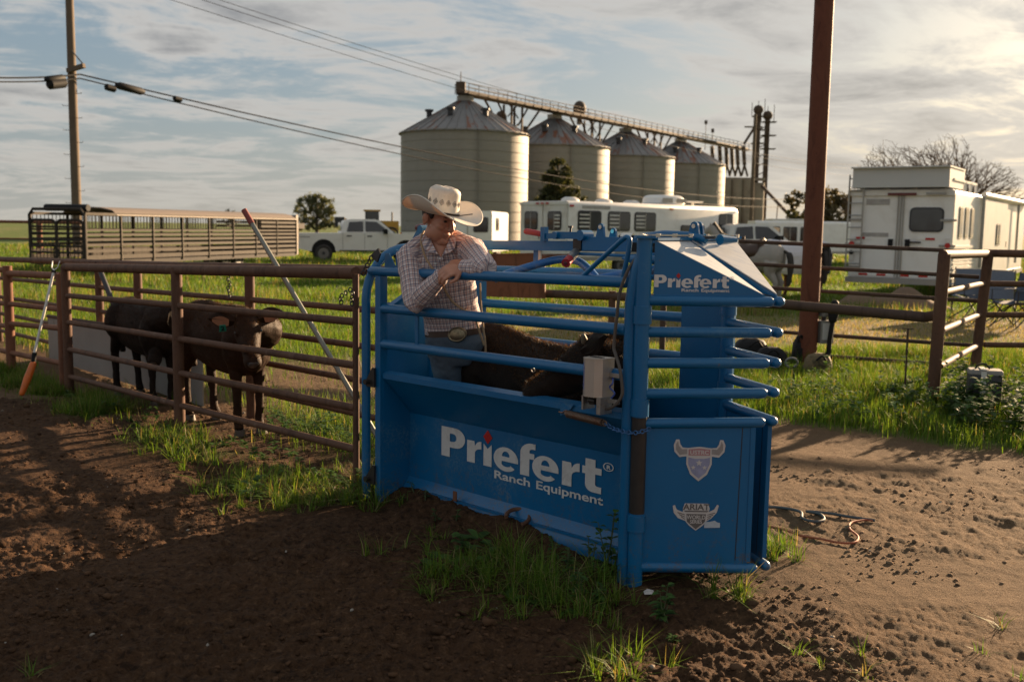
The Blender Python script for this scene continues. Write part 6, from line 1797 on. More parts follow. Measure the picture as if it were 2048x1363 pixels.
    # ladder at the far rear corner
    for y in (W / 2 + 0.03, W / 2 - 0.30): MB().tube([T(-0.14, y, 0.7), T(-0.14, y, 2.95)], 0.02, 6).build('ladder_rail', M_TRIM, root)
    for z in np.arange(0.9, 2.9, 0.28): MB().tube([T(-0.14, W / 2 + 0.03, z), T(-0.14, W / 2 - 0.30, z)], 0.015, 6).build('ladder_rung', M_TRIM, root)
    # roof box on a rack
    bx = thing('roof_box', 'long pale grey storage box mounted on the trailer roof', 'box', T(0.8, 0, z1))
    MB().box(T(0.62, 0.02, 2.87), (1.7, W * 0.93, 0.44), Rm).build('body', M_GREYBOX, bx)
    MB().box(T(0.55, 0.02, 3.10), (1.76, W * 0.95, 0.03), Rm).build('lid', M_GREYBOX, bx)
    for y in (-1.0, -0.3, 0.4, 1.0): MB().box(T(0.1, y * W / 2.5, 2.635), (0.06, 0.06, 0.05), Rm).build('foot', M_TRIM, bx)
    for x in (1.6, 2.3, 3.0): MB().beam(T(x, yn + 0.1, 2.62), T(x, yn + 0.1, 2.86), 0.05, 0.05, (1, 0, 0)).build('rack_post', M_WHITE, root)
    MB().beam(T(0.2, yn + 0.1, 2.84), T(3.0, yn + 0.1, 2.84), 0.06, 0.05).build('rack_rail', M_WHITE, root)
M_GREYBOX = simple('pale_grey_paint', (0.50, 0.50, 0.49), 0.4, 0, 0.05, 3)
horse_trailer_right()

def stock_trailer():
    a = at(171, 470, 27.9); b = at(592, 470, 39.5); a.z = b.z = 0
    d = (b - a).normalized(); L = (b - a).length; rz = math.atan2(d.y, d.x); W = 1.85
    root = thing('stock_trailer', 'long open slatted livestock trailer with a curved brown roof', 'trailer', a, 0)
    T, Rm = local(a, rz); z0, z1 = 0.50, 1.82     # near side at y=0, the far side at y=+W (to the left)
    M = M_STOCK
    MB().beam(T(0, W / 2, z0 - 0.06), T(L, W / 2, z0 - 0.06), W, 0.12).build('floor', M_STOCKD, root)
    for y in (0.0, W):
        for z, h in ((0.60, 0.12), (0.78, 0.085), (0.95, 0.08), (1.10, 0.075), (1.24, 0.065), (1.37, 0.055)):
            MB().beam(T(0.02, y, z), T(L, y, z), 0.03, h).build('slat', M, root)
        for k in range(9):
            MB().beam(T(L * k / 8, y, z0 - 0.05), T(L * k / 8, y, z1), 0.06, 0.07, (1, 0, 0)).build('upright', M, root)
        bar = MB().tube([(0, 0, 0), (0, 0, z1 - 1.40)], 0.012, 5).mesh('roof_bar'); bar.materials.append(M_STOCKD)
        for k in range(60):
            o = bpy.data.objects.new('window_bar', bar); COL.objects.link(o); o.parent = root; o.location = T(0.1 + (L * 0.78 - 0.2) * k / 59, y, 1.40) - a
        for z in (1.52, 1.67): MB().beam(T(L * 0.78, y, z), T(L, y, z), 0.03, 0.08).build('slat', M, root)
        MB().beam(T(0, y, z1), T(L, y, z1), 0.06, 0.08).build('top_rail', M, root)
    prof = [(-0.04, z1 + 0.0), (0.12, z1 + 0.13), (0.5, z1 + 0.20), (W / 2, z1 + 0.22), (W - 0.5, z1 + 0.20), (W - 0.12, z1 + 0.13), (W + 0.04, z1)]
    MB().loft([[T(x, y, z) for y, z in prof] + [T(x, y, z - 0.03) for y, z in reversed(prof)] for x in (1.3, L)]).build('roof', M_STOCKROOF, root)
    # rear gate: two rounded tube frames with rails
    for y0, y1 in ((0.04, W / 2 - 0.02), (W / 2 + 0.02, W - 0.04)):
        g = MB().tube([T(-0.05, y0, 0.5), T(-0.05, y0, 1.50)] + [T(-0.05, y0 + 0.14 - 0.14 * math.cos(R_(q)), 1.50 + 0.14 * math.sin(R_(q))) for q in (30, 60, 90)] + [T(-0.05, y1 - 0.14 + 0.14 * math.sin(R_(q)), 1.50 + 0.14 * math.cos(R_(q))) for q in (0, 30, 60, 90)] + [T(-0.05, y1, 0.5)], 0.035, 8).build('rear_gate', M_STOCKD, root)
        for z in (0.55, 0.73, 0.91, 1.09, 1.27, 1.45): MB().tube([T(-0.05, y0, z), T(-0.05, y1, z)], 0.03, 8).build('gate_rail', M_STOCKD, g)
        for k in range(7):
            y = y0 + (y1 - y0) * (k + 0.5) / 7; MB().tube([T(-0.05, y, 0.5), T(-0.05, y, 1.0)], 0.016, 6).build('gate_bar', M_STOCKD, g)
    fr = [T(-0.02, 0, 0.45), T(-0.02, 0, 1.78), T(-0.02, 0.12, 1.94), T(-0.02, W - 0.12, 1.94), T(-0.02, W, 1.78), T(-0.02, W, 0.45)]
    MB().tube(fr, 0.045, 8).build('rear_frame', M_STOCKD, root)
    MB().tube([T(0.4, 0.2, 1.99), T(0.4, W - 0.2, 1.99)], 0.10, 8).build('rolled_tarp', M_BLACK, root)
    for x in (L * 0.55, L * 0.62, L * 0.69): wheel(T, Rm, x, 0.35, 0.33, root)
    # gooseneck
    MB().box(T(L + 0.1, W / 2, 1.2), (0.16, W, 1.55), Rm).build('nose_panel', M_STOCKROOF, root)
    MB().beam(T(L, W / 2, 1.55), T(L + 2.0, W / 2, 1.55), 0.5, 0.22).build('gooseneck', M_STOCKD, root)
    MB().tube([T(L + 1.8, W / 2, 1.5), T(L + 1.8, W / 2, 0.9)], 0.08, 8).build('coupler', M_STOCKD, root)
M_STOCK = rust_pipe('dusty_slats', (0.036, 0.029, 0.022), (0.068, 0.054, 0.041), (0.10, 0.08, 0.06))
M_STOCKD = rust_pipe('black_frame_paint', (0.02, 0.017, 0.015), (0.05, 0.04, 0.033), (0.10, 0.075, 0.055))
M_STOCKROOF = simple('dusty_brown_roof', (0.19, 0.15, 0.12), 0.6, 0, 0.12, 1.5)
stock_trailer()

def pickup(name, label, loc, rz, group=None, z=0.0):
    loc = Vector(loc); loc.z = z
    root = thing('pickup_truck', label, 'truck', loc)
    T, Rm = local(loc, rz); w = 0.98
    S = lambda pts, y0, y1: [[T(x, y0, zz) for x, zz in pts], [T(x, y1, zz) for x, zz in pts]]
    # x forward, rear bumper at -3.0, nose at 3.0
    low = [(-2.95, 0.62), (-2.95, 1.28), (-0.95, 1.30), (-0.9, 1.32), (1.1, 1.34), (1.35, 1.33), (2.75, 1.24), (2.98, 1.10), (3.0, 0.55)]
    def arch(cx): return [(cx + 0.53 * math.cos(R_(a)), 0.50 + 0.53 * math.sin(R_(a))) for a in range(0, 181, 20)]
    pts = low + [(2.45, 0.46)] + arch(1.95) + arch(-1.75) + [(-2.4, 0.50)]
    MB().loft([[T(x, y, zz) for x, zz in pts] for y in (-w, w)], True).build('body', M_TRUCK, root, smooth=False)
    rings = []
    cab = [(-1.0, 1.30, 0.94), (-0.82, 1.86, 0.80), (-0.55, 1.93, 0.76), (0.55, 1.94, 0.76), (0.75, 1.90, 0.78), (1.42, 1.33, 0.92)]
    MB().loft([[T(x, -yy, zz) for x, zz, yy in cab], [T(x, yy, zz) for x, zz, yy in cab]], True).build('cab', M_TRUCK, root, angle=25)
    for k in (-1, 1):
        f = lambda x, zz: T(x, k * (0.945 - (zz - 1.30) * 0.245 + 0.012), zz)
        nn = Rm @ Vector((0, k, 0.25))
        for q in ([(-0.72, 1.37), (-0.60, 1.80), (0.02, 1.84), (0.02, 1.38)], [(0.12, 1.38), (0.12, 1.84), (0.62, 1.83), (1.18, 1.40)]):
            MB().poly([f(*p) for p in q], nn, 0.006).build('side_window', M_GLASS, root)
        MB().box(T(1.0, k * 1.10, 1.40), (0.16, 0.26, 0.22), Rm).build('mirror', M_BLACK, root)
        for x in (0.30, -0.62): MB().box(T(x, k * 0.992, 1.18), (0.22, 0.02, 0.05), Rm).build('door_handle', M_BLACK, root)
        for x in (0.07, 1.10, -0.90): MB().box(T(x, k * 0.982, 0.95), (0.012, 0.006, 0.72), Rm).build('door_seam', M_DARK, root)
        MB().box(T(-2.93, k * 0.90, 1.08), (0.08, 0.18, 0.36), Rm).build('tail_lamp', M_REDLIGHT, root)
        MB().box(T(2.90, k * 0.78, 0.98), (0.16, 0.34, 0.22), Rm).build('head_lamp', M_CHROME, root)
        for x in (1.95, -1.75): wheel(T, Rm, x, k * 0.84, 0.40, root, 0.25, k)
        MB().box(T(0.1, k * 0.96, 0.52), (2.3, 0.14, 0.06), Rm).build('running_board', M_BLACK, root)
    MB().poly([T(-0.985, y, zz) for y, zz in ((-0.70, 1.40), (0.70, 1.40), (0.62, 1.78), (-0.62, 1.78))], Rm @ Vector((-1, 0, 0.3)), 0.006).build('rear_window', M_GLASS, root)
    MB().poly([T(1.40, -0.80, 1.37), T(1.40, 0.80, 1.37), T(0.80, 0.68, 1.88), T(0.80, -0.68, 1.88)], Rm @ Vector((1, 0, 0.9)), 0.008).build('windscreen', M_GLASS, root)
    MB().box(T(3.03, 0, 0.95), (0.06, 1.2, 0.34), Rm).build('grille', M_DARK, root)
    for x in (3.06, -3.05): MB().box(T(x, 0, 0.62), (0.16, 1.9, 0.22), Rm).build('bumper', M_TRIM, root)
    for x in (1.95, -1.75): MB().box(T(x, 0, 0.72), (1.1, 1.80, 0.60), Rm).build('wheel_well', M_BLACK, root)
    MB().box(T(-2.6, -0.984, 1.12), (0.5, 0.004, 0.06), Rm).build('side_badge', M_GREYINK, root)
    return root
M_TRUCK = simple('pearl_white_paint', (0.66, 0.65, 0.62), 0.22, 0, 0.04, 2, 0.0, (0.42, 0.37, 0.30), 0.25)
p = at(722, 470, 46.0); pickup('p', 'white pickup truck parked at the nose of the livestock trailer', (p.x, p.y, 0), R_(14), None, -0.05)
p = at(1486, 470, 38.0); pickup('p', 'white pickup truck seen above the grey saddled horse', (p.x, p.y, 0), R_(10), None, -0.05)
p = at(900, 470, 62.0); pickup('p', 'white pickup truck far behind the cowboy shoulder', (p.x, p.y, 0), R_(-25), None, -0.05)

def small_trailer(label, px, Y, rz, L, W, z0, z1, wins, m=None, roofw=0.14, tape=False):
    p = at(px, 470, Y); p.z = 0
    root = thing('box_trailer', label, 'trailer', p)
    T, Rm = local(p, rz)
    shell(T, 0, L, W, z0, z1, roofw, root, m or M_WHITE, 'body', 0.2)
    for (f, cx, cz, w_, h_) in wins: pane(T, Rm, f, cx, cz, w_, h_, root, 0.05, 0, f == 'y-', -W / 2 if f[0] == 'y' else 0, 0.0)
    MB().beam(T(0, -W / 2 - 0.01, z0), T(L, -W / 2 - 0.01, z0), 0.05, 0.12).build('skirt', M_TRIM, root)
    for x in (L * 0.4, L * 0.5): wheel(T, Rm, x, -W / 2 + 0.12, 0.36, root)
    if tape:
        for k in range(5): MB().box(T(-0.012, -W / 2 + W * (k + 0.5) / 5, z0 + 0.12), (0.012, W / 5.4, 0.05), Rm).build('reflective_tape', M_REDLIGHT if k % 2 else M_WHITE, root)
        MB().box(T(-0.02, 0, (z0 + z1) / 2), (0.03, 0.03, z1 - z0 - 0.2), Rm).build('door_seam', M_TRIM, root)
    MB().beam(T(L, 0, 0.55), T(L + 1.3, 0, 0.5), 0.12, 0.1).build('drawbar', M_DARK, root)
    return root
small_trailer('small white trailer with one dark window parked behind the cowboy hat', 935, 46, R_(80), 4.2, 2.3, 0.55, 2.35, [('x-', -0.62, 1.72, 0.62, 0.62), ('y-', 1.2, 1.75, 0.7, 0.55)], None, 0.12, True)
small_trailer('white trailer with three dark windows standing beyond the grey horse', 1502, 52, R_(-4), 7.2, 2.4, 0.6, 2.15, [('y-', 0.9, 1.45, 0.62, 0.75), ('y-', 1.75, 1.45, 0.62, 0.75), ('y-', 2.6, 1.45, 0.62, 0.75)])
small_trailer('pale flat-roofed site cabin far beyond the trailers', 1536, 92, R_(0), 7.5, 3.0, 0.3, 2.75, [('y-', 1.5, 1.7, 1.0, 0.8), ('y-', 4.5, 1.7, 1.0, 0.8)], M_WHITE2, 0.05)

def loader():
    p = at(742, 470, 95); p.z = 0
    root = thing('wheel_loader', 'yellow loader standing far behind the parked white truck', 'loader', p)
    T, Rm = local(p, R_(8))
    MB().box(T(1.6, 0, 1.55), (2.0, 2.0, 1.0), Rm).build('engine_hood', M_YELLOW, root)
    MB().box(T(0.1, 0, 2.1), (1.3, 1.8, 1.7), Rm).build('cab', M_GLASS, root); MB().box(T(0.1, 0, 3.0), (1.6, 2.0, 0.14), Rm).build('cab_roof', M_YELLOW, root)
    MB().beam(T(-0.6, 0.5, 1.3), T(-2.6, 0.5, 2.1), 0.3, 0.4).build('arm', M_YELLOW, root); MB().box(T(-2.9, 0, 1.9), (0.9, 2.4, 0.9), Rm).build('bucket', M_DARK, root)
    MB().tube([T(2.0, 0.4, 2.0), T(2.0, 0.4, 2.9)], 0.08, 8).build('exhaust', M_DARK, root)
    for x in (-0.6, 1.9):
        for y in (-1.0, 1.0): wheel(T, Rm, x, y, 0.75, root)
M_YELLOW = simple('faded_yellow_paint', (0.42, 0.22, 0.03), 0.5, 0, 0.2, 4)
loader()
def field_fence():
    a, b = at(-60, 470, 34), at(79, 470, 33)
    pipe_fence('long rail fence across the green field beyond the alley', [((x.x, x.y, -0.1), (x.x, x.y, 1.58)) for x in (Vector((b.x, b.y, 0)), Vector((b.x - 4, b.y + .3, 0)))], [([(b.x - 16, b.y + 1.2, 1.56), (b.x, b.y, 1.56), (b.x + 1.5, b.y - .1, 1.56)], 0.05), [(b.x - 16, b.y + 1.2, 1.0), (b.x, b.y, 1.0)]], 0.09, 0.03, M_RUST)
field_fence()
# ================================================================== horses, chairs and small things
def make_horse(name, label, loc, rz, coat, S=1.0, sheet=None, saddle=False, head_low=False, group=None):
    loc = Vector(loc); T, Rm = local(loc, rz)
    P = lambda x, y, z: T(x * S, y * S, z * S)
    b = MB()
    def rg(x, zc, hw, hh): return [P(x, hw * math.cos(2 * math.pi * k / 22), zc + hh * math.sin(2 * math.pi * k / 22)) for k in range(22)]
    prof = [(-0.80, 1.12, 0.08, 0.14), (-0.76, 1.10, 0.20, 0.26), (-0.62, 1.12, 0.275, 0.33), (-0.40, 1.10, 0.285, 0.33), (-0.10, 1.05, 0.275, 0.32), (0.25, 1.05, 0.27, 0.34), (0.52, 1.08, 0.24, 0.36), (0.68, 1.08, 0.18, 0.28), (0.74, 1.08, 0.10, 0.18)]
    b.loft([rg(*p) for p in prof])
    hd = (1.45, 1.25) if head_low else (1.25, 1.78)
    b.tube(crom([P(0.50, 0, 1.15), P(0.80, 0, 1.32 if not head_low else 1.22), P(hd[0] - 0.12, 0, hd[1])], 5), [0.30 * S, 0.27 * S, 0.25 * S, 0.22 * S, 0.20 * S, 0.18 * S, 0.165 * S, 0.15 * S, 0.14 * S, 0.13 * S, 0.12 * S], 16)
    b.tube([P(hd[0] - 0.12, 0, hd[1]), P(hd[0], 0, hd[1] - 0.08), P(hd[0] + 0.18, 0, hd[1] - 0.34), P(hd[0] + 0.25, 0, hd[1] - 0.46)], [0.11 * S, 0.12 * S, 0.085 * S, 0.07 * S], 14, True, True)
    for k in (-1, 1):
        b.tube([P(hd[0] - 0.10, 0.06 * k, hd[1] + 0.06), P(hd[0] - 0.10, 0.075 * k, hd[1] + 0.20)], [0.035 * S, 0.008 * S], 8)
        b.tube([P(0.50, 0.15 * k, 0.98), P(0.52, 0.15 * k, 0.72), P(0.53, 0.14 * k, 0.48), P(0.53, 0.14 * k, 0.18), P(0.57, 0.14 * k, 0.04)], [v * S for v in (0.15, 0.09, 0.062, 0.045, 0.06)], 12)
        b.tube([P(-0.56, 0.16 * k, 1.02), P(-0.52, 0.16 * k, 0.74), P(-0.68, 0.15 * k, 0.52), P(-0.64, 0.15 * k, 0.18), P(-0.60, 0.15 * k, 0.04)], [v * S for v in (0.20, 0.13, 0.07, 0.046, 0.06)], 12)
    me = remesh(b, 0.022, 3); me.materials.append(coat)
    root = link(name, me); tag(root, label, 'horse', group)
    MB().tube(crom([P(-0.80, 0, 1.28), P(-0.94, 0, 1.16), P(-0.97, 0, 0.85), P(-0.93, 0, 0.45)], 4), [0.04 * S] * 3 + [0.075 * S] * 6 + [0.06 * S] * 3 + [0.03 * S], 10).build('tail', M_MANE, root)
    for k in (-1, 1):
        for x, y in ((0.58, 0.14), (-0.58, 0.15)): MB().tube([P(x, y * k, 0.0), P(x, y * k, 0.08)], [0.075 * S, 0.06 * S], 10).build('hoof', M_HOOF, root)
    cr = [P(0.62, 0, 1.50 if not head_low else 1.45), P(0.9, 0, 1.62 if not head_low else 1.42), P(hd[0] - 0.12, 0, hd[1] + 0.12)]
    for a_, b_ in zip(cr, cr[1:]): MB().beam(a_, b_, 0.06, 0.16).build('mane', M_MANE, root)
    if saddle:
        sd = MB(); sd.loft([ering(P(x, 0, z), Rm @ Vector((0, 1, 0)), Vector((0, 0, 1)), w * S, h * S, 18) for x, z, w, h in ((-0.22, 1.24, 0.24, 0.20), (-0.15, 1.24, 0.29, 0.24), (0.05, 1.20, 0.30, 0.24), (0.25, 1.22, 0.28, 0.24), (0.30, 1.26, 0.2, 0.22))])
        s = sd.build('saddle', M_LEATHER, root)
        MB().tube([P(-0.22, -0.2, 1.46), P(-0.24, 0, 1.56), P(-0.22, 0.2, 1.46)], 0.04, 8).build('cantle', M_LEATHER, s)
        MB().tube([P(0.26, 0, 1.44), P(0.30, 0, 1.60)], [0.04, 0.05], 8).build('saddle_horn', M_LEATHER, s)
        for k in (-1, 1): MB().tube([P(0.05, 0.31 * k, 1.2), P(0.06, 0.33 * k, 0.72)], 0.05, 8).build('stirrup_leather', M_LEATHER, s)
    if sheet:
        rings = []
        for x, z, w, h in ((-0.95, 1.02, 0.20, 0.40), (-0.84, 1.05, 0.32, 0.44), (-0.40, 1.04, 0.345, 0.44), (0.1, 1.0, 0.34, 0.44), (0.55, 1.04, 0.31, 0.44), (0.85, 1.14, 0.26, 0.36), (1.05, 1.2, 0.22, 0.30)):
            ring_ = []
            for k in range(25):
                a = R_(-48 + 276 * k / 24); fl = 1 + 0.16 * max(0, -math.sin(a)) + 0.03 * math.sin(k * 2.3 + x * 9)
                ring_.append(P(x, w * math.cos(a) * fl, z + h * math.sin(a) * (1.0 if math.sin(a) > 0 else 1.15)))
            rings.append(ring_)
        mb = MB()
        for i in range(len(rings) - 1):
            for k in range(24): mb.quad(rings[i][k], rings[i][k + 1], rings[i + 1][k + 1], rings[i + 1][k])
        so = mb.build('fly_sheet', sheet, root, angle=70)
    return root
M_MANE = simple('dark_mane', (0.03, 0.024, 0.02), 0.7, 0, 0.3, 30)
M_GREYCOAT = simple('dapple_grey_coat', (0.30, 0.27, 0.235), 0.65, 0, 0.3, 9)
M_BAYCOAT = simple('bay_coat', (0.10, 0.045, 0.025), 0.6, 0, 0.3, 6)
M_FLYSHEET = simple('pale_fly_sheet', (0.55, 0.55, 0.60), 0.7, 0, 0.08, 4, 0.2)
p = at(1512, 590, 22.5); make_horse('horse', 'grey horse with a saddle standing behind the slim rail fence', (p.x - 0.1, p.y, 0), R_(140), M_GREYCOAT, 0.93, None, True)
p = at(1592, 590, 24.0); make_horse('horse', 'horse wearing a pale fly sheet beside the tall brown pole', (p.x, p.y, 0), R_(118), M_BAYCOAT, 0.95, M_FLYSHEET, False, True)

M_CANVAS = simple('navy_canvas', (0.06, 0.075, 0.11), 0.8, 0, 0.2, 20)
M_CANVASL = simple('slate_canvas', (0.13, 0.155, 0.20), 0.8, 0, 0.2, 20)
def camp_chair(label, x, Y, rz, m):
    p = at(x, 560, Y); p.z = 0
    root = thing('camp_chair', label, 'chair', p, 0, 'folding chairs by the trailer')
    T, Rm = local(p, rz)
    MB().loft([[T(-0.27, y, 0.45 - d), T(0.27, y, 0.47 - d), T(0.27, y, 0.455 - d), T(-0.27, y, 0.435 - d)] for y, d in ((-0.26, 0), (-0.1, 0.05), (0.1, 0.05), (0.26, 0))]).build('seat', m, root)
    MB().loft([[T(-0.25, y, 0.45), T(-0.36, y, 0.95), T(-0.34, y, 0.95), T(-0.235, y, 0.45)] for y in (-0.27, 0, 0.27)]).build('backrest', m, root)
    for k in (-1, 1):
        for a, b in (((0.28, 0.0), (-0.27, 0.46)), ((-0.28, 0.0), (0.27, 0.47))): MB().tube([T(a[0], 0.28 * k, a[1]), T(b[0], 0.27 * k, b[1])], 0.012, 6).build('leg', M_DARK, root)
        MB().tube([T(-0.24, 0.285 * k, 0.42), T(-0.36, 0.285 * k, 0.97)], 0.012, 6).build('back_post', M_DARK, root)
        MB().beam(T(-0.30, 0.29 * k, 0.66), T(0.28, 0.29 * k, 0.66), 0.06, 0.012).build('armrest', m, root)
        MB().tube([T(0.27, 0.285 * k, 0.47), T(0.27, 0.285 * k, 0.66)], 0.011, 6).build('arm_post', M_DARK, root)
    for x_, in ((0.28,), (-0.28,)):
        MB().tube([T(x_, -0.28, 0.02), T(-x_ * 0.0 + x_ * 0.2, 0.28, 0.40)], 0.011, 6).build('leg', M_DARK, root)
camp_chair('dark folding camp chair at the frame edge beside the trailer', 2036, 17.5, R_(200), M_CANVAS)
camp_chair('slate blue camp chair with its back to the corner pen', 1938, 19.2, R_(240), M_CANVASL)
camp_chair('slate camp chair with a sagging seat and crossed legs by the pen', 2000, 18.0, R_(250), M_CANVASL)
camp_chair('navy camp chair standing between two slate ones', 1975, 18.9, R_(215), M_CANVAS)

def odds():
    up = Vector((0, 0, 1))
    # hard case in the weeds
    p = at(1968, 770, 8.9); p.z = 0
    r = thing('hard_case', 'dark hard case with a pale strap standing in the weeds', 'case', p)
    T, Rm = local(p, R_(-18))
    MB().loft([ering(T(0, 0, z), Rm @ Vector((1, 0, 0)), Rm @ Vector((0, 1, 0)), a * 0.142, a * 0.10, 24, 6) for z, a in ((0, 0.92), (0.02, 1), (0.36, 1), (0.385, 0.95))]).build('shell', M_CASE, r)
    MB().loft([ering(T(0, 0, z), Rm @ Vector((1, 0, 0)), Rm @ Vector((0, 1, 0)), a * 0.145, a * 0.103, 24, 6) for z, a in ((0.375, 1), (0.40, 1), (0.415, 0.93))]).build('lid', M_CASELID, r)
    MB().box(T(-0.02, -0.105, 0.20), (0.045, 0.012, 0.41), Rm).box(T(-0.02, 0, 0.420), (0.045, 0.21, 0.008), Rm).build('strap', M_WHITE2, r)
    MB().tube(crom([T(-0.08, 0, 0.415), T(-0.06, 0, 0.45), T(0.0, 0.01, 0.455), T(0.04, 0, 0.42)], 4), 0.009, 6).build('handle', M_BLACK, r)
    # boxes fixed on the tall pole
    b = gnd(1613, 735)
    T, Rm = local(Vector((b.x + 0.17, b.y - 0.03, 0)), R_(8))
    r = thing('outlet_box', 'grey electric box with two units fixed beside the brown pole', 'box', T(0, 0, 0))
    MB().box(T(0.02, 0, 0.44), (0.16, 0.13, 0.27), Rm).build('lower_unit', M_GREYBOX2, r)
    MB().box(T(0.0, 0, 0.70), (0.10, 0.12, 0.15), Rm).build('upper_unit', M_GREYBOX2, r)
    MB().tube([T(0.0, 0, 0.57), T(0.0, 0, 0.64)], 0.03, 10).build('conduit', M_DARK, r)
    MB().box(T(0.02, -0.068, 0.45), (0.12, 0.008, 0.20), Rm).build('cover', M_GREYBOX, r)
    MB().box(T(0.0, -0.068, 0.70), (0.07, 0.012, 0.08), Rm).build('socket_flap', M_GREYBOX, r)
    # fluffy microphone on a short stand
    q = at(1662, 690, b.y - 0.15); q.z = 0
    r = thing('microphone', 'black microphone on a short dark stand beside the grey box', 'microphone', q)
    MB().tube([(q.x - .03, q.y, 0), (q.x - 0.02, q.y, 0.35), (q.x + 0.01, q.y, 0.62)], 0.028, 10).build('stand', M_BLACK, r)
    MB().tube([(q.x + 0.005, q.y, 0.60), (q.x + 0.015, q.y, 0.70), (q.x + 0.02, q.y, 0.78)], [0.05, 0.065, 0.05], 14, True, True).build('head', M_BLACK, r)
    for k in range(3):
        a = 2.1 * k + .4; MB().tube([(q.x - .03, q.y, 0.22), (q.x - .03 + 0.16 * math.cos(a), q.y + 0.16 * math.sin(a), 0)], 0.014, 8).build('leg', M_BLACK, r)
    # camouflage pack, black bags, grey ring
    def bag(name, label, px, Y, size, m, rz, sag, seed):
        p = at(px, 700, Y); p.z = 0
        r = thing(name, label, 'bag', p)
        mb = MB(); T, Rm = local(p, rz); rr = random.Random(seed)
        w, d, h = size
        rings = []
        for z, a in ((0, 0.85), (0.06, 1.0), (0.4, 1.05), (0.7, 0.98), (0.9, 0.75), (1.0, 0.35)):
            rings.append([q_ + Vector((rr.uniform(-1, 1), rr.uniform(-1, 1), rr.uniform(-1, 1))) * 0.012 for q_ in ering(T(sag * z * w, 0, z * h), Rm @ Vector((1, 0, 0)), Rm @ Vector((0, 1, 0)), a * w / 2, a * d / 2, 18, 3)])
        mb.loft(rings).build('body', m, r, angle=60)
        MB().tube(crom([T(-w * .2, -d * .5, h * .75), T(0, -d * .62, h * .95), T(w * .2, -d * .5, h * .75)], 4), 0.012, 6).build('strap', M_BLACK, r)
        MB().box(T(0, -d * .54, h * .38), (w * .6, 0.04, h * .4), Rm).build('pocket', m, r)
    bag('camouflage_pack', 'camouflage pack slumped at the foot of the brown pole', 1634, 11.15, (0.30, 0.22, 0.26), M_CAMO, R_(10), 0.1, 3)
    bag('black_bag', 'round black bag lying in the grass beyond the chute doors', 1543, 11.6, (0.36, 0.28, 0.27), M_BLACK, R_(-5), 0.0, 5)
    bag('black_bag', 'black bag half hidden behind the lower chute bars', 1500, 12.0, (0.42, 0.28, 0.33), M_BLACK, R_(15), 0.0, 8)
    bag('black_bag', 'slim black bag leaning on the pole base behind it', 1595, 11.9, (0.16, 0.2, 0.42), M_BLACK, R_(0), 0.3, 9)
    p = at(1583, 725, 11.0)
    o = MB().ring(p, 0.065, 0.012, (0.2, 1, 0.5), 24, 8).build('cable_ring', M_GREYBOX2); tag(o, 'small grey ring of cable lying in the weeds near the pole', 'ring')
    # hoses on the dirt
    def hose(name, label, pts, r, m, cat):
        pp = []
        for x, y in pts:
            g = gnd(x, y); g.z = float(gh(g.x, g.y)) + r * 0.8; pp.append(g)
        q = crom(pp, 6)
        zz = [float(np.mean(gh(v.x + np.array([0, .05, -.05, 0, 0]), v.y + np.array([0, 0, 0, .05, -.05])))) for v in q]
        zz = np.convolve(np.pad(zz, 5, 'edge'), np.ones(11) / 11, 'valid')
        for v, z_ in zip(q, zz): v.z = float(z_) + r * 0.9 + 0.006
        o = MB().tube(q, r, 8).build(name, m); tag(o, label, cat)
    hose('hose', 'dark grey hose looping over the sandy ground beside the chute', [(1520, 1018), (1560, 1020), (1600, 1028), (1605, 1040), (1630, 1046), (1648, 1042), (1640, 1032), (1612, 1027), (1660, 1030), (1700, 1036), (1750, 1044)], 0.0085, M_HOSE, 'hose')
    hose('extension_cord', 'orange extension cord winding across the sandy ground', [(1520, 1050), (1560, 1056), (1600, 1068), (1640, 1076), (1680, 1085), (1710, 1085), (1716, 1074), (1700, 1060), (1702, 1048), (1730, 1042), (1745, 1044)], 0.0062, M_CORD, 'cord')
    # horseshoe in the soil
    c = gnd(1035, 1072); c.z = float(gh(c.x, c.y)) + 0.022
    pts = [c + Vector((0.062 * math.cos(R_(a)), 0.075 * math.sin(R_(a)), 0.02 * math.sin(R_(a)))) for a in range(-70, 200, 15)]
    o = MB().tube(pts, 0.011, 8).build('horseshoe', M_SHOE); tag(o, 'rusty horseshoe half buried in the dirt before the lettered panel', 'horseshoe')
    c = gnd(1297, 1190); c.z = float(gh(c.x, c.y)) + 0.008
    o = MB().add([c + Vector((x, y, z)) for x, y, z in ((-.02, -.015, 0), (.018, -.02, .004), (.024, .012, .010), (-.004, .02, .014), (-.022, .008, .006), (0, 0, .02))], [(0, 1, 5), (1, 2, 5), (2, 3, 5), (3, 4, 5), (4, 0, 5)]).build('paper_scrap', M_STK); tag(o, 'small pale scrap of paper at the chute corner post', 'scrap')
    # heap of bedding under the big trailer
    hp = at(1785, 600, 21.6); n = 26
    vs, fs = [], []
    rr = random.Random(2)
    for i in range(n + 1):
        for k in range(13):
            x = -1.25 + 2.5 * i / n; y = -0.6 + 1.2 * k / 12
            z = 0.46 * max(0, 1 - (abs(x) / 1.25) ** 3) * max(0, 1 - (y / 0.6) ** 2) * (0.8 + 0.3 * math.sin(x * 5) * math.cos(y * 4)) + rr.uniform(-.02, .02) - 0.02
            vs.append((hp.x + x, hp.y + y, z))
    fs = [(i * 13 + k, (i + 1) * 13 + k, (i + 1) * 13 + k + 1, i * 13 + k + 1) for i in range(n) for k in range(12)]
    o = MB().add(vs, fs).build('bedding_heap', M_BEDDING, angle=80); tag(o, 'brown heap of bedding spilled behind the big white trailer', 'heap')
M_CASE = simple('charcoal_shell', (0.035, 0.035, 0.038), 0.5, 0, 0.2, 20)
M_CASELID = simple('dusty_lid', (0.22, 0.20, 0.18), 0.6, 0, 0.2, 20)
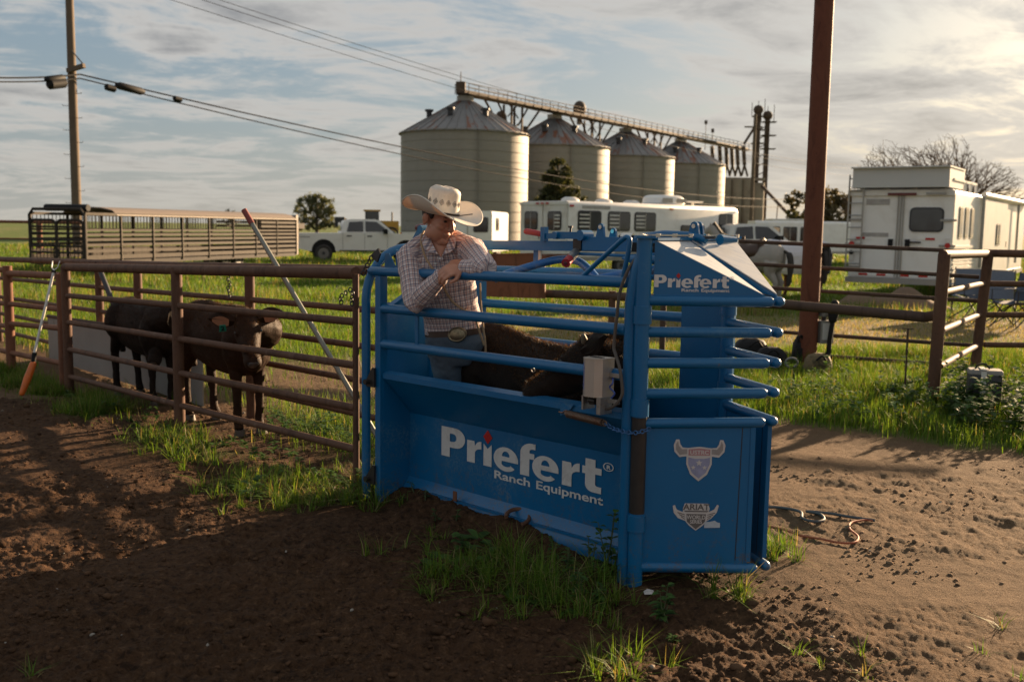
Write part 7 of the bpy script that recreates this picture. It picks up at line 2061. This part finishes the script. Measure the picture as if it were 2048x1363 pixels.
M_GREYBOX2 = simple('grey_box_plastic', (0.22, 0.215, 0.205), 0.5, 0, 0.1, 12)
M_CAMO = simple('camouflage_cloth', (0.15, 0.11, 0.055), 0.85, 0, 0.5, 16, 0.1, (0.03, 0.03, 0.015), 0.9)
M_HOSE = simple('grey_hose', (0.055, 0.058, 0.06), 0.5, 0, 0.2, 20)
M_CORD = simple('orange_cord', (0.36, 0.085, 0.03), 0.55, 0, 0.2, 20)
M_SHOE = simple('rusty_horseshoe', (0.15, 0.07, 0.04), 0.7, 0.2, 0.3, 40, 0.2)
M_BEDDING = simple('brown_bedding', (0.17, 0.11, 0.07), 0.95, 0, 0.35, 6, 0.5)
odds()

# ================================================================== trees
M_LEAF = leafy('tree_leaves', 0.35)
M_BARK = simple('bark', (0.075, 0.055, 0.042), 0.9, 0, 0.3, 4, 0.3)
def leaf_quads(cent, size, r, up_bias=0.2):
    n = len(cent)
    a = r.normal(0, 1, (n, 3)); a[:, 2] += up_bias; a /= np.linalg.norm(a, axis=1)[:, None]
    b = np.cross(a, r.normal(0, 1, (n, 3))); b /= np.linalg.norm(b, axis=1)[:, None]
    s = size * r.uniform(0.6, 1.4, n)[:, None]
    V = np.stack([cent - a * s, cent + b * s * 0.55, cent + a * s, cent - b * s * 0.55], 1).reshape(-1, 3)
    return V, np.arange(4 * n).reshape(-1, 4)
def tree(label, base, h, lobes, nleaf, size, colr, trunk_r, name='tree', seed=1, conifer=False, group=None, bare_low=0.25):
    r = np.random.default_rng(seed)
    base = Vector(base)
    root = thing(name, label, 'tree', base, 0, group)
    tr = MB(); tr.tube([base + Vector((0, 0, -0.2)), base + Vector((0, 0, h * 0.5)), base + Vector((0, 0, h * 0.93))], [trunk_r, trunk_r * 0.6, trunk_r * 0.1], 10)
    for (x, y, z, s) in lobes:
        tr.tube([base + Vector((0, 0, max(h * 0.15, z - s * 1.4))), base + Vector((x * 0.6, y * 0.6, z - s * 0.4)), base + Vector((x, y, z))], [trunk_r * 0.35, trunk_r * 0.22, trunk_r * 0.06], 6)
    tr.build('trunk', M_BARK, root)
    vol = np.array([s ** 2.2 for *_, s in lobes]); vol /= vol.sum()
    C_, K = [], []
    for (x, y, z, s), f in zip(lobes, vol):
        m = max(20, int(nleaf * f)); ncl = max(5, int(m / 26))
        d = r.normal(0, 1, (ncl, 3)); d /= np.linalg.norm(d, axis=1)[:, None]
        cc = np.array([x, y, z]) + d * (s * r.uniform(0.35, 1.0, ncl) ** 0.6)[:, None] * np.array([1, 1, 0.8])
        pick = r.integers(0, ncl, m)
        C_.append(cc[pick] + r.normal(0, s * 0.15, (m, 3))); K.append(np.clip(r.uniform(0.55, 1.35, ncl), 0.4, 1.5)[pick])
    cent = np.vstack(C_) + np.array(base); k = np.concatenate(K)
    V, F = leaf_quads(cent, size, r)
    c = np.array(colr) * (k * r.uniform(0.75, 1.25, len(k)))[:, None]
    o = tri_object('crown', V, F, np.repeat(c, 4, 0), M_LEAF, root); o['kind'] = 'stuff'
    return root
# eucalyptus by the white truck
b = at(634, 470, 130); b.z = 0
tree('feathery grey-green tree standing alone behind the white pickup', b, 6.0, [(-2.2, 0, 2.0, 0.8), (-1.2, 0, 1.6, 0.8), (0, 0, 1.7, 0.9), (1.0, 0, 1.5, 0.8), (2.2, 0, 1.7, 0.7), (-1.6, 0, 4.4, 0.9), (-0.8, 0, 5.0, 0.9), (0.3, 0.3, 4.8, 0.95), (1.3, 0, 4.3, 0.95), (1.9, 0.2, 3.4, 0.8), (-2.1, 0, 3.5, 0.8), (-0.2, 0, 3.6, 1.1), (0.9, 0, 3.0, 0.9), (-1.2, 0.2, 2.8, 0.9), (1.6, 0, 2.3, 0.8)], 9000, 0.12, (0.135, 0.145, 0.085), 0.28, seed=3)
# pine before the second silo
b = at(1113, 470, 98); b.z = 0
lob = []
rr = random.Random(4)
for k in range(26):
    t = k / 25; z = 2.2 + 6.0 * t; w = 2.9 * (1 - t) ** 0.7 + 0.25
    a = k * 2.4
    lob.append((w * math.cos(a) * 0.75 + 0.3 * (1 - t), w * math.sin(a) * 0.6, z + rr.uniform(-.2, .2), 0.42 + 0.55 * (1 - t)))
lob += [(0, 0, 3, 1.4), (0, 0, 5, 1.2), (0, 0, 6.6, 0.8), (2.7, 0, 4.3, 0.5), (2.2, 0, 3.8, 0.6)]
tree('dark green pine tree standing before the silos', b, 8.8, lob, 26000, 0.10, (0.060, 0.066, 0.030), 0.3, 'pine_tree', 5)
def bushes():
    specs = [(1662, 78, 5.2, 3.0, 'tall dark bushes tangled behind the brown pole', (0.11, 0.09, 0.05), 6500, 0.14),
             (1608, 95, 4.0, 1.4, 'small round-headed tree left of the brown pole', (0.085, 0.09, 0.045), 3000, 0.12),
             (1470, 120, 3.0, 2.8, 'low green scrub at the foot of the concrete bins', (0.07, 0.085, 0.035), 2600, 0.12),
             (1330, 125, 3.2, 1.3, 'green bush peeping over the horse trailer roof', (0.065, 0.085, 0.03), 1300, 0.12),
             (905, 110, 1.6, 1.6, 'low bush at the foot of the first silo', (0.06, 0.075, 0.03), 1000, 0.12),
             (462, 260, 5.2, 0.9, 'tiny far conifer on the horizon above the stock trailer', (0.03, 0.035, 0.02), 700, 0.2),
             (1560, 150, 2.3, 3.5, 'far hedge beyond the parked trailers', (0.07, 0.075, 0.035), 1800, 0.15),
             (590, 160, 2.0, 2.5, 'low far scrub behind the stock trailer nose', (0.08, 0.07, 0.035), 1300, 0.14)]
    for i, (px, Y, h, w, lb, c, n, s) in enumerate(specs):
        p = at(px, 470, Y); p.z = 0
        r2 = random.Random(i)
        lobes = [(r2.uniform(-w, w), r2.uniform(-w * .5, w * .5), h * r2.uniform(0.25, 0.86), h * r2.uniform(0.12, 0.22)) for _ in range(12)]
        tree(lb, p, h, lobes, n, s, c, 0.12, 'bush' if h < 4.5 else 'tree', 20 + i)
bushes()
def bare_tree():
    r = np.random.default_rng(12)
    Y = 60.0
    ctr = at(1850, 470, Y); b = at(1900, 470, Y); b.z = 0
    root = thing('bare_tree', 'wide leafless tree spreading its twigs above the big white trailer', 'tree', b)
    nodes = [np.array(b) + np.array([0, 0, 0.0]), np.array(b) + np.array([0.1, 0, 1.2]), np.array(b) + np.array([-0.1, 0, 2.2])]
    par = [-1, 0, 1]
    n = 6500
    d = r.normal(0, 1, (n, 3)); d[:, 2] = np.abs(d[:, 2]) * 0.75; d /= np.linalg.norm(d, axis=1)[:, None]
    q = r.uniform(0.20, 1.0, n) ** 0.42
    top = at(1852, 282, Y).z
    T_ = np.array([ctr.x, Y, 2.7]) + d * q[:, None] * np.array([5.6, 3.2, (top - 2.7) * 1.05]) * (1 + 0.10 * np.sin(d[:, :1] * 9) )
    o = np.argsort(np.linalg.norm(T_ - nodes[2], axis=1) + r.normal(0, 0.5, n))
    N = np.empty((n * 2 + 8, 3)); N[:3] = nodes; k = 3; PL = np.zeros(len(N))
    for i in o:
        dd = np.linalg.norm(N[2:k] - T_[i], axis=1); j = int(np.argmin(dd + 0.55 * PL[2:k])) + 2
        L = dd[j - 2]
        if L > 0.7:
            N[k] = N[j] * 0.5 + T_[i] * 0.5 + r.normal(0, 0.05 * L, 3); par.append(j); PL[k] = PL[j] + L * .5; j = k; k += 1
        N[k] = T_[i] + r.normal(0, 0.03, 3); par.append(j); PL[k] = PL[j] + np.linalg.norm(N[k] - N[j]); k += 1
    cnt = np.ones(k)
    for i in range(k - 1, 0, -1): cnt[par[i]] += cnt[i]
    limb, twig = MB(), MB()
    for i in range(1, k):
        ra, rb = 0.0085 * cnt[par[i]] ** 0.40, 0.0085 * cnt[i] ** 0.40
        (limb if cnt[i] > 14 else twig).tube([N[par[i]], N[i]], [min(ra, rb * 1.5), rb], 6 if cnt[i] > 14 else 3, False)
    limb.build('trunk', M_TWIG, root)
    o = twig.build('crown', M_TWIG, root); o['kind'] = 'stuff'
M_TWIG = simple('brown_twigs', (0.12, 0.075, 0.045), 0.85, 0, 0.25, 4)
bare_tree()

# ================================================================== grass, weeds and clods
M_GRASS = leafy('grass_blades', 0.42)
def blades(x, y, h, w, col, r, lean=0.5, name='grass', z=None):
    n = len(x)
    z = gh(x, y) - 0.012 if z is None else z
    az = r.uniform(0, 2 * np.pi, n); ln = np.abs(r.normal(0, lean, n))
    dx, dy = np.cos(az), np.sin(az); sx, sy = -dy, dx
    hw = w / 2
    def P(t, k):
        off = ln * t ** 1.8 * h; up = h * t * (1 - 0.28 * np.minimum(ln, 1.4) * t)
        ww = hw * (1 - t ** 1.6) * k
        return np.stack([x + dx * off + sx * ww, y + dy * off + sy * ww, z + up], -1)
    V = np.stack([P(0, -1), P(0, 1), P(0.5, -1), P(0.5, 1), P(1.0, 0)], 1).reshape(-1, 3)
    i = np.arange(n) * 5
    F = np.concatenate([np.stack([i, i + 1, i + 3], -1), np.stack([i, i + 3, i + 2], -1), np.stack([i + 2, i + 3, i + 4], -1)])
    return V, F, np.repeat(col, 5, 0)
def grass_colour(n, dry, r):
    g = np.array([0.075, 0.150, 0.022]) * r.uniform(0.5, 1.4, n)[:, None] + np.array([0.075, 0.065, 0.008]) * r.uniform(0, 1, n)[:, None] ** 2
    d = np.array([0.27, 0.22, 0.105]) * r.uniform(0.6, 1.25, n)[:, None]
    m = (r.uniform(0, 1, n) < (0.06 + 0.8 * dry))[:, None]
    return np.where(m, d, g)
def make_grass():
    r = np.random.default_rng(17)
    # ---- field
    n = 560000
    rad = np.exp(r.uniform(np.log(7.0), np.log(75.0), n)); a = r.uniform(R_(-31), R_(31), n)
    x, y = rad * np.sin(a), rad * np.cos(a)
    g, dry, h, sd = zones(x, y)
    s, t = st(x, y)
    keep = (r.uniform(0, 1, n) < g * 0.62) & ((t > 0.1) | (s < -1.0))
    x, y, h, dry, rad = x[keep], y[keep], h[keep], dry[keep], rad[keep]
    n = len(x)
    V, F, c = blades(x, y, h * r.uniform(0.45, 1.25, n), 0.0052 * (rad / 8) * r.uniform(0.7, 1.5, n), grass_colour(n, dry, r), r, 0.42)
    o = tri_object('grass', V, F, c, M_GRASS); tag(o, 'green and dry grass covering the field behind the pens', 'grass', kind='stuff')
    # ---- verge along the fence foot and the weedy strip to the right
    n = 90000
    s = r.uniform(1.95, 9.8, n); t = r.normal(-0.10, 0.28, n)
    x = C0.x + AX.x * s + AV.x * t; y = C0.y + AX.y * s + AV.y * t
    g, dry, h, _ = zones(x, y)
    cl = fbm(x * 4.5, y * 4.5, 77, 2)
    keep = (r.uniform(0, 1, n) < g * sstep(0.36, 0.60, cl) * 0.75)
    x, y, h = x[keep], y[keep], h[keep]
    n = len(x)
    V, F, c = blades(x, y, h * r.uniform(0.4, 1.35, n), 0.0048 * r.uniform(0.6, 1.8, n), grass_colour(n, np.full(n, 0.14), r), r, 0.9)
    n2 = 150000
    x2 = r.uniform(1.4, 7.5, n2); y2 = r.uniform(6.8, 13.5, n2)
    g, dry, h, _ = zones(x2, y2); keep = r.uniform(0, 1, n2) < g * 0.5 * sstep(0.30, 0.62, fbm(x2 * 2.2, y2 * 2.2, 88, 2))
    x2, y2, h = x2[keep], y2[keep], h[keep]; n2 = len(x2)
    V2, F2, c2 = blades(x2, y2, h * r.uniform(0.5, 1.2, n2), 0.0075 * r.uniform(0.6, 1.8, n2), grass_colour(n2, np.full(n2, 0.08), r), r, 0.5)
    o = tri_object('grass', V, F, c, M_GRASS); tag(o, 'tufts of grass along the foot of the alley fence', 'grass', kind='stuff')
    o = tri_object('grass', V2, F2, c2, M_GRASS); tag(o, 'tall sunlit grass around the brown pole and corner pen', 'grass', kind='stuff')
    # ---- single tufts in the arena soil (pixel, count, height, spread)
    spots = [(1452, 1192, 70, .20, .07), (1470, 1195, 30, .16, .05), (1222, 1335, 150, .13, .09), (742, 1108, 22, .14, .03), (800, 1105, 10, .10, .02), (905, 1150, 260, .12, .12), (960, 1140, 200, .14, .10), (880, 1165, 90, .10, .10), (1030, 1130, 130, .19, .05), (1100, 1175, 200, .20, .08), (1110, 1210, 120, .15, .09), (1150, 1200, 120, .16, .10), (1200, 1200, 110, .15, .10), (1060, 1195, 90, .12, .10), (1000, 1165, 120, .12, .11), (1215, 1250, 40, .10, .06), (870, 1072, 40, .07, .05), (60, 1345, 18, .08, .04), (1545, 1100, 130, .16, .08), (1560, 1090, 80, .12, .07), (1230, 1165, 80, .18, .06), (470, 965, 160, .17, .15), (560, 985, 320, .16, .2), (640, 1005, 320, .15, .18), (700, 1000, 260, .16, .14), (735, 990, 170, .20, .08), (530, 1010, 90, .10, .12), (385, 905, 140, .22, .13), (420, 925, 100, .15, .12), (1680, 1340, 60, .09, .12), (1950, 1240, 16, .07, .05), (1990, 1330, 20, .07, .06), (990, 1240, 30, .10, .08), (340, 900, 60, .14, .1)]
    X, Y, Hh = [], [], []
    for px, py, k, hh, sp in spots:
        c_ = gnd(px, py); k = int(k * 1.35)
        nc = max(2, k // 16)
        cx = c_.x + r.normal(0, sp, nc); cy = c_.y + r.normal(0, sp, nc); j = r.integers(0, nc, k)
        X.append(cx[j] + r.normal(0, 0.012, k)); Y.append(cy[j] + r.normal(0, 0.012, k)); Hh.append(hh * r.uniform(0.35, 1.25, k))
    x, y, h = map(np.concatenate, (X, Y, Hh)); n = len(x)
    V, F, c = blades(x, y, h, 0.0048 * r.uniform(0.5, 1.6, n), grass_colour(n, np.full(n, 0.10), r), r, 1.05)
    o = tri_object('grass', V, F, c, M_GRASS); tag(o, 'loose tufts of grass in the arena dirt around the chute', 'grass', kind='stuff')
make_grass()
M_WEED = leafy('weed_leaves', 0.35, 0.5)
def weed(label, p, h, nl, ls, seed, upright=True, group=None, tint=1.0, mass=None):
    r = np.random.default_rng(seed)
    p = Vector(p); p.z = float(gh(p.x, p.y)) - 0.01
    root = None if mass is not None else thing('weed_plant', label, 'weed', p, 0, group)
    st_ = MB()
    V, F, Cc = mass if mass is not None else ([], [], [])
    def leaf(b, d, up_, L, w, col):
        sd = d.cross(up_).normalized(); nn = sd.cross(d).normalized()
        prof = ((0, .12), (.25, .75), (.5, 1), (.75, .7), (1, .0))
        k0 = len(V)
        for t, q in prof:
            c_ = b + d * L * t - Vector((0, 0, 1)) * L * 0.35 * t * t
            for s_ in (-1, 0, 1): V.append(c_ + sd * s_ * w * q * 0.5 + nn * (abs(s_) * w * 0.12 * q)); Cc.append(col * (1.12 if s_ else 0.9))
        for i in range(4):
            for j in range(2): F.append((k0 + i * 3 + j, k0 + i * 3 + j + 1, k0 + (i + 1) * 3 + j + 1, k0 + (i + 1) * 3 + j))
    stems = []
    ns = max(1, nl // 10) if upright else 1
    for s_i in range(ns):
        a = r.uniform(0, 6.28); lean = r.uniform(0.05, 0.35)
        tip = p + Vector((math.cos(a) * lean * h, math.sin(a) * lean * h, h * r.uniform(0.7, 1.1)))
        if upright: st_.tube([p + Vector((r.normal(0, .01), r.normal(0, .01), 0)), p.lerp(tip, 0.5) + Vector((0, 0, h * .04)), tip], [0.004, 0.003, 0.0015], 5)
        for i in range(max(6, nl // ns)):
            t = r.uniform(0.12, 1.0) if upright else 0.05
            b_ = p.lerp(tip, t); an = r.uniform(0, 6.28)
            d = Vector((math.cos(an), math.sin(an), r.uniform(0.15, 0.8) if upright else r.uniform(0.05, 0.6))).normalized()
            col = np.array([0.060, 0.118, 0.030]) * r.uniform(0.6, 1.4) * tint
            leaf(b_, d, Vector((0, 0, 1)), ls * r.uniform(0.6, 1.2) * (1.15 - 0.5 * t), ls * 0.42 * r.uniform(0.7, 1.2), col)
    if mass is not None: return
    if upright: st_.build('stem', M_BARKG, root)
    o = tri_object('leaves', np.array([tuple(v) for v in V]), np.array(F), np.array(Cc), M_WEED, root, True); o['kind'] = 'stuff'
    return root
M_BARKG = simple('green_stem', (0.06, 0.08, 0.03), 0.7, 0, 0.2, 30)
def weeds():
    front = [(900, 1128, 0.09, 8, .12, False), (985, 1120, 0.1, 8, .11, False), (1090, 1150, 0.1, 8, .12, False), (1125, 1215, 0.08, 7, .10, False), (872, 1120, 0.07, 8, .13, False), (935, 1105, 0.16, 14, .11, True), (955, 1085, 0.12, 9, .12, False), (1035, 1165, .1, 9, .11, False), (1010, 1180, .1, 7, .10, False), (1065, 1190, .08, 6, .10, False)]
    for i, (x, y, h, n, ls, u) in enumerate(front):
        weed('low broad-leaved weed in the dirt before the lettered panel', gnd(x, y), h, n, ls, 100 + i, u, 'weeds before the lettered panel')
    leafyw = [(1135, 1160, .17, 34, .055), (1160, 1195, .15, 34, .055), (1200, 1205, .12, 30, .055), (1110, 1120, .14, 22, .045), (1215, 1150, .30, 34, .07), (1180, 1150, .2, 26, .055)]
    for i, (x, y, h, n, ls) in enumerate(leafyw):
        weed('small-leaved weed growing against the corner of the chute', gnd(x, y), h, n, ls, 120 + i, True, 'weeds at the chute corner')
    weed('nettle-like weed sprouting at the edge of a hole in the dirt', gnd(1325, 1232), .16, 40, .065, 140, True, None, 1.15)
    weed('tiny weed hanging inside the hole in the dirt', gnd(1345, 1262), .06, 12, .04, 141, True)
    for i, (x, y) in enumerate(((800, 1012), (825, 1005), (850, 1018), (910, 1052), (875, 1045))):
        weed('seedling weed in the loose soil under the chute panel', gnd(x, y), .06 + .01 * i, 12, .038, 150 + i, True, 'seedlings under the chute panel')
    for i, (x, y) in enumerate(((720, 985), (690, 1000), (742, 970), (480, 975), (505, 1000), (730, 950))):
        weed('leafy weed among the grass where the fence meets the chute', gnd(x, y), .16, 22, .085, 170 + i, i % 2 == 0, 'weeds where the fence meets the chute')
    r = random.Random(8)
    def patch(name, label, spots):
        m = ([], [], [])
        for k, (x, y, h, n, ls, tint) in enumerate(spots): weed(None, gnd(x, y), h, n, ls, 300 + k + len(spots) * 7, True, None, tint, m)
        o = tri_object(name, np.array([tuple(v) for v in m[0]]), np.array(m[1]), np.array(m[2]), M_WEED, None, True)
        tag(o, label, 'weeds', kind='stuff')
    sp = []
    for i in range(30):
        x = r.uniform(1885, 2060); y = r.uniform(800, 862) + (x - 1890) * 0.12
        sp.append((x, y, r.uniform(.26, .5), 46, .13, 0.95))
    patch('weeds', 'tall leafy weeds crowding around the dark case', sp)
    patch('weeds', 'sunlit leafy weeds in the grass behind the chute doors', [(r.uniform(1545, 1870), r.uniform(755, 850), r.uniform(.12, .30), 26, r.uniform(.07, .12), 1.25) for _ in range(46)])
    patch('weeds', 'leafy weeds at the foot of the far alley rails', [(x, 842 + (x - 540) * 0.22 + r.uniform(-10, 16), r.uniform(.10, .2), 26, .075, 1.2) for x in np.linspace(545, 712, 16)])
    patch('weeds', 'small leafy weeds mixed into the verge of the alley fence', [(x, 800 + (x - 130) * 0.27 + r.uniform(-14, 26), r.uniform(.05, .14), 16, .07, 1.1) for x in np.linspace(140, 700, 30)])
weeds()
def clods():
    r = np.random.default_rng(33)
    base = np.array([(0, 0, 1), (.894, 0, .447), (.276, .851, .447), (-.724, .526, .447), (-.724, -.526, .447), (.276, -.851, .447), (.724, .526, -.447), (-.276, .851, -.447), (-.894, 0, -.447), (-.276, -.851, -.447), (.724, -.526, -.447), (0, 0, -1)])
    tri = np.array([(0, 1, 2), (0, 2, 3), (0, 3, 4), (0, 4, 5), (0, 5, 1), (1, 6, 2), (2, 7, 3), (3, 8, 4), (4, 9, 5), (5, 10, 1), (6, 7, 2), (7, 8, 3), (8, 9, 4), (9, 10, 5), (10, 6, 1), (11, 7, 6), (11, 8, 7), (11, 9, 8), (11, 10, 9), (11, 6, 10)])
    n = 22000
    rad = np.exp(r.uniform(np.log(3.1), np.log(11), n)); a = r.uniform(R_(-33), R_(33), n)
    x, y = rad * np.sin(a), rad * np.cos(a)
    g, d, h, sd = zones(x, y); s, t = st(x, y)
    keep = (g < 0.35) & (fbm(x * 1.5, y * 1.5, 99, 3) + r.normal(0, .08, n) - 0.22 * sd > 0.47) & ~((t > 0.0) & (t < 0.8) & (s > -0.1) & (s < 1.9))
    x, y = x[keep], y[keep]; n = len(x)
    size = 0.0035 + 0.011 * r.power(0.32, n) ** 1.0
    size = np.where(r.uniform(0, 1, n) < 0.03, size * 2.0, size)
    V = base[None] * (1 + r.uniform(-.32, .32, (n, 12, 1))) * size[:, None, None] * np.stack([r.uniform(.8, 1.4, n), r.uniform(.8, 1.4, n), r.uniform(.55, .9, n)], -1)[:, None, :]
    an = r.uniform(0, 6.28, n); c, s_ = np.cos(an)[:, None], np.sin(an)[:, None]
    X = V[:, :, 0] * c - V[:, :, 1] * s_ + x[:, None]; Y = V[:, :, 0] * s_ + V[:, :, 1] * c + y[:, None]
    Z = V[:, :, 2] + gh(x, y)[:, None] + size[:, None] * 0.25
    V = np.stack([X, Y, Z], -1).reshape(-1, 3)
    F = (tri[None] + (np.arange(n) * 12)[:, None, None]).reshape(-1, 3)
    _, _, _, sd = zones(x, y)
    col = (np.array([0.075, 0.041, 0.023]) * (1 - sd[:, None]) + np.array([0.19, 0.125, 0.078]) * sd[:, None]) * r.uniform(0.6, 1.35, n)[:, None]
    pale = r.uniform(0, 1, n) < 0.012
    col[pale] = np.array([0.30, 0.27, 0.23])
    m, t_, out = mat('soil_clods')
    av = t_.n('ShaderNodeAttribute', {'attribute_name': 'Col'}).outputs['Color']
    p = principled(t_, out, Base__Color=av, Roughness=0.95); p.inputs['Specular IOR Level'].default_value = 0.1
    t_.link(bump(t_, t_.noise(t_.n('ShaderNodeTexCoord').outputs['Object'], 260, 4, 0.7), 0.8, 0.004), p.inputs['Normal'])
    o = tri_object('dirt_clods', V, F, np.repeat(col, 12, 0), m, None, True); tag(o, 'clods and pebbles strewn over the arena dirt', 'dirt', kind='stuff')
clods()
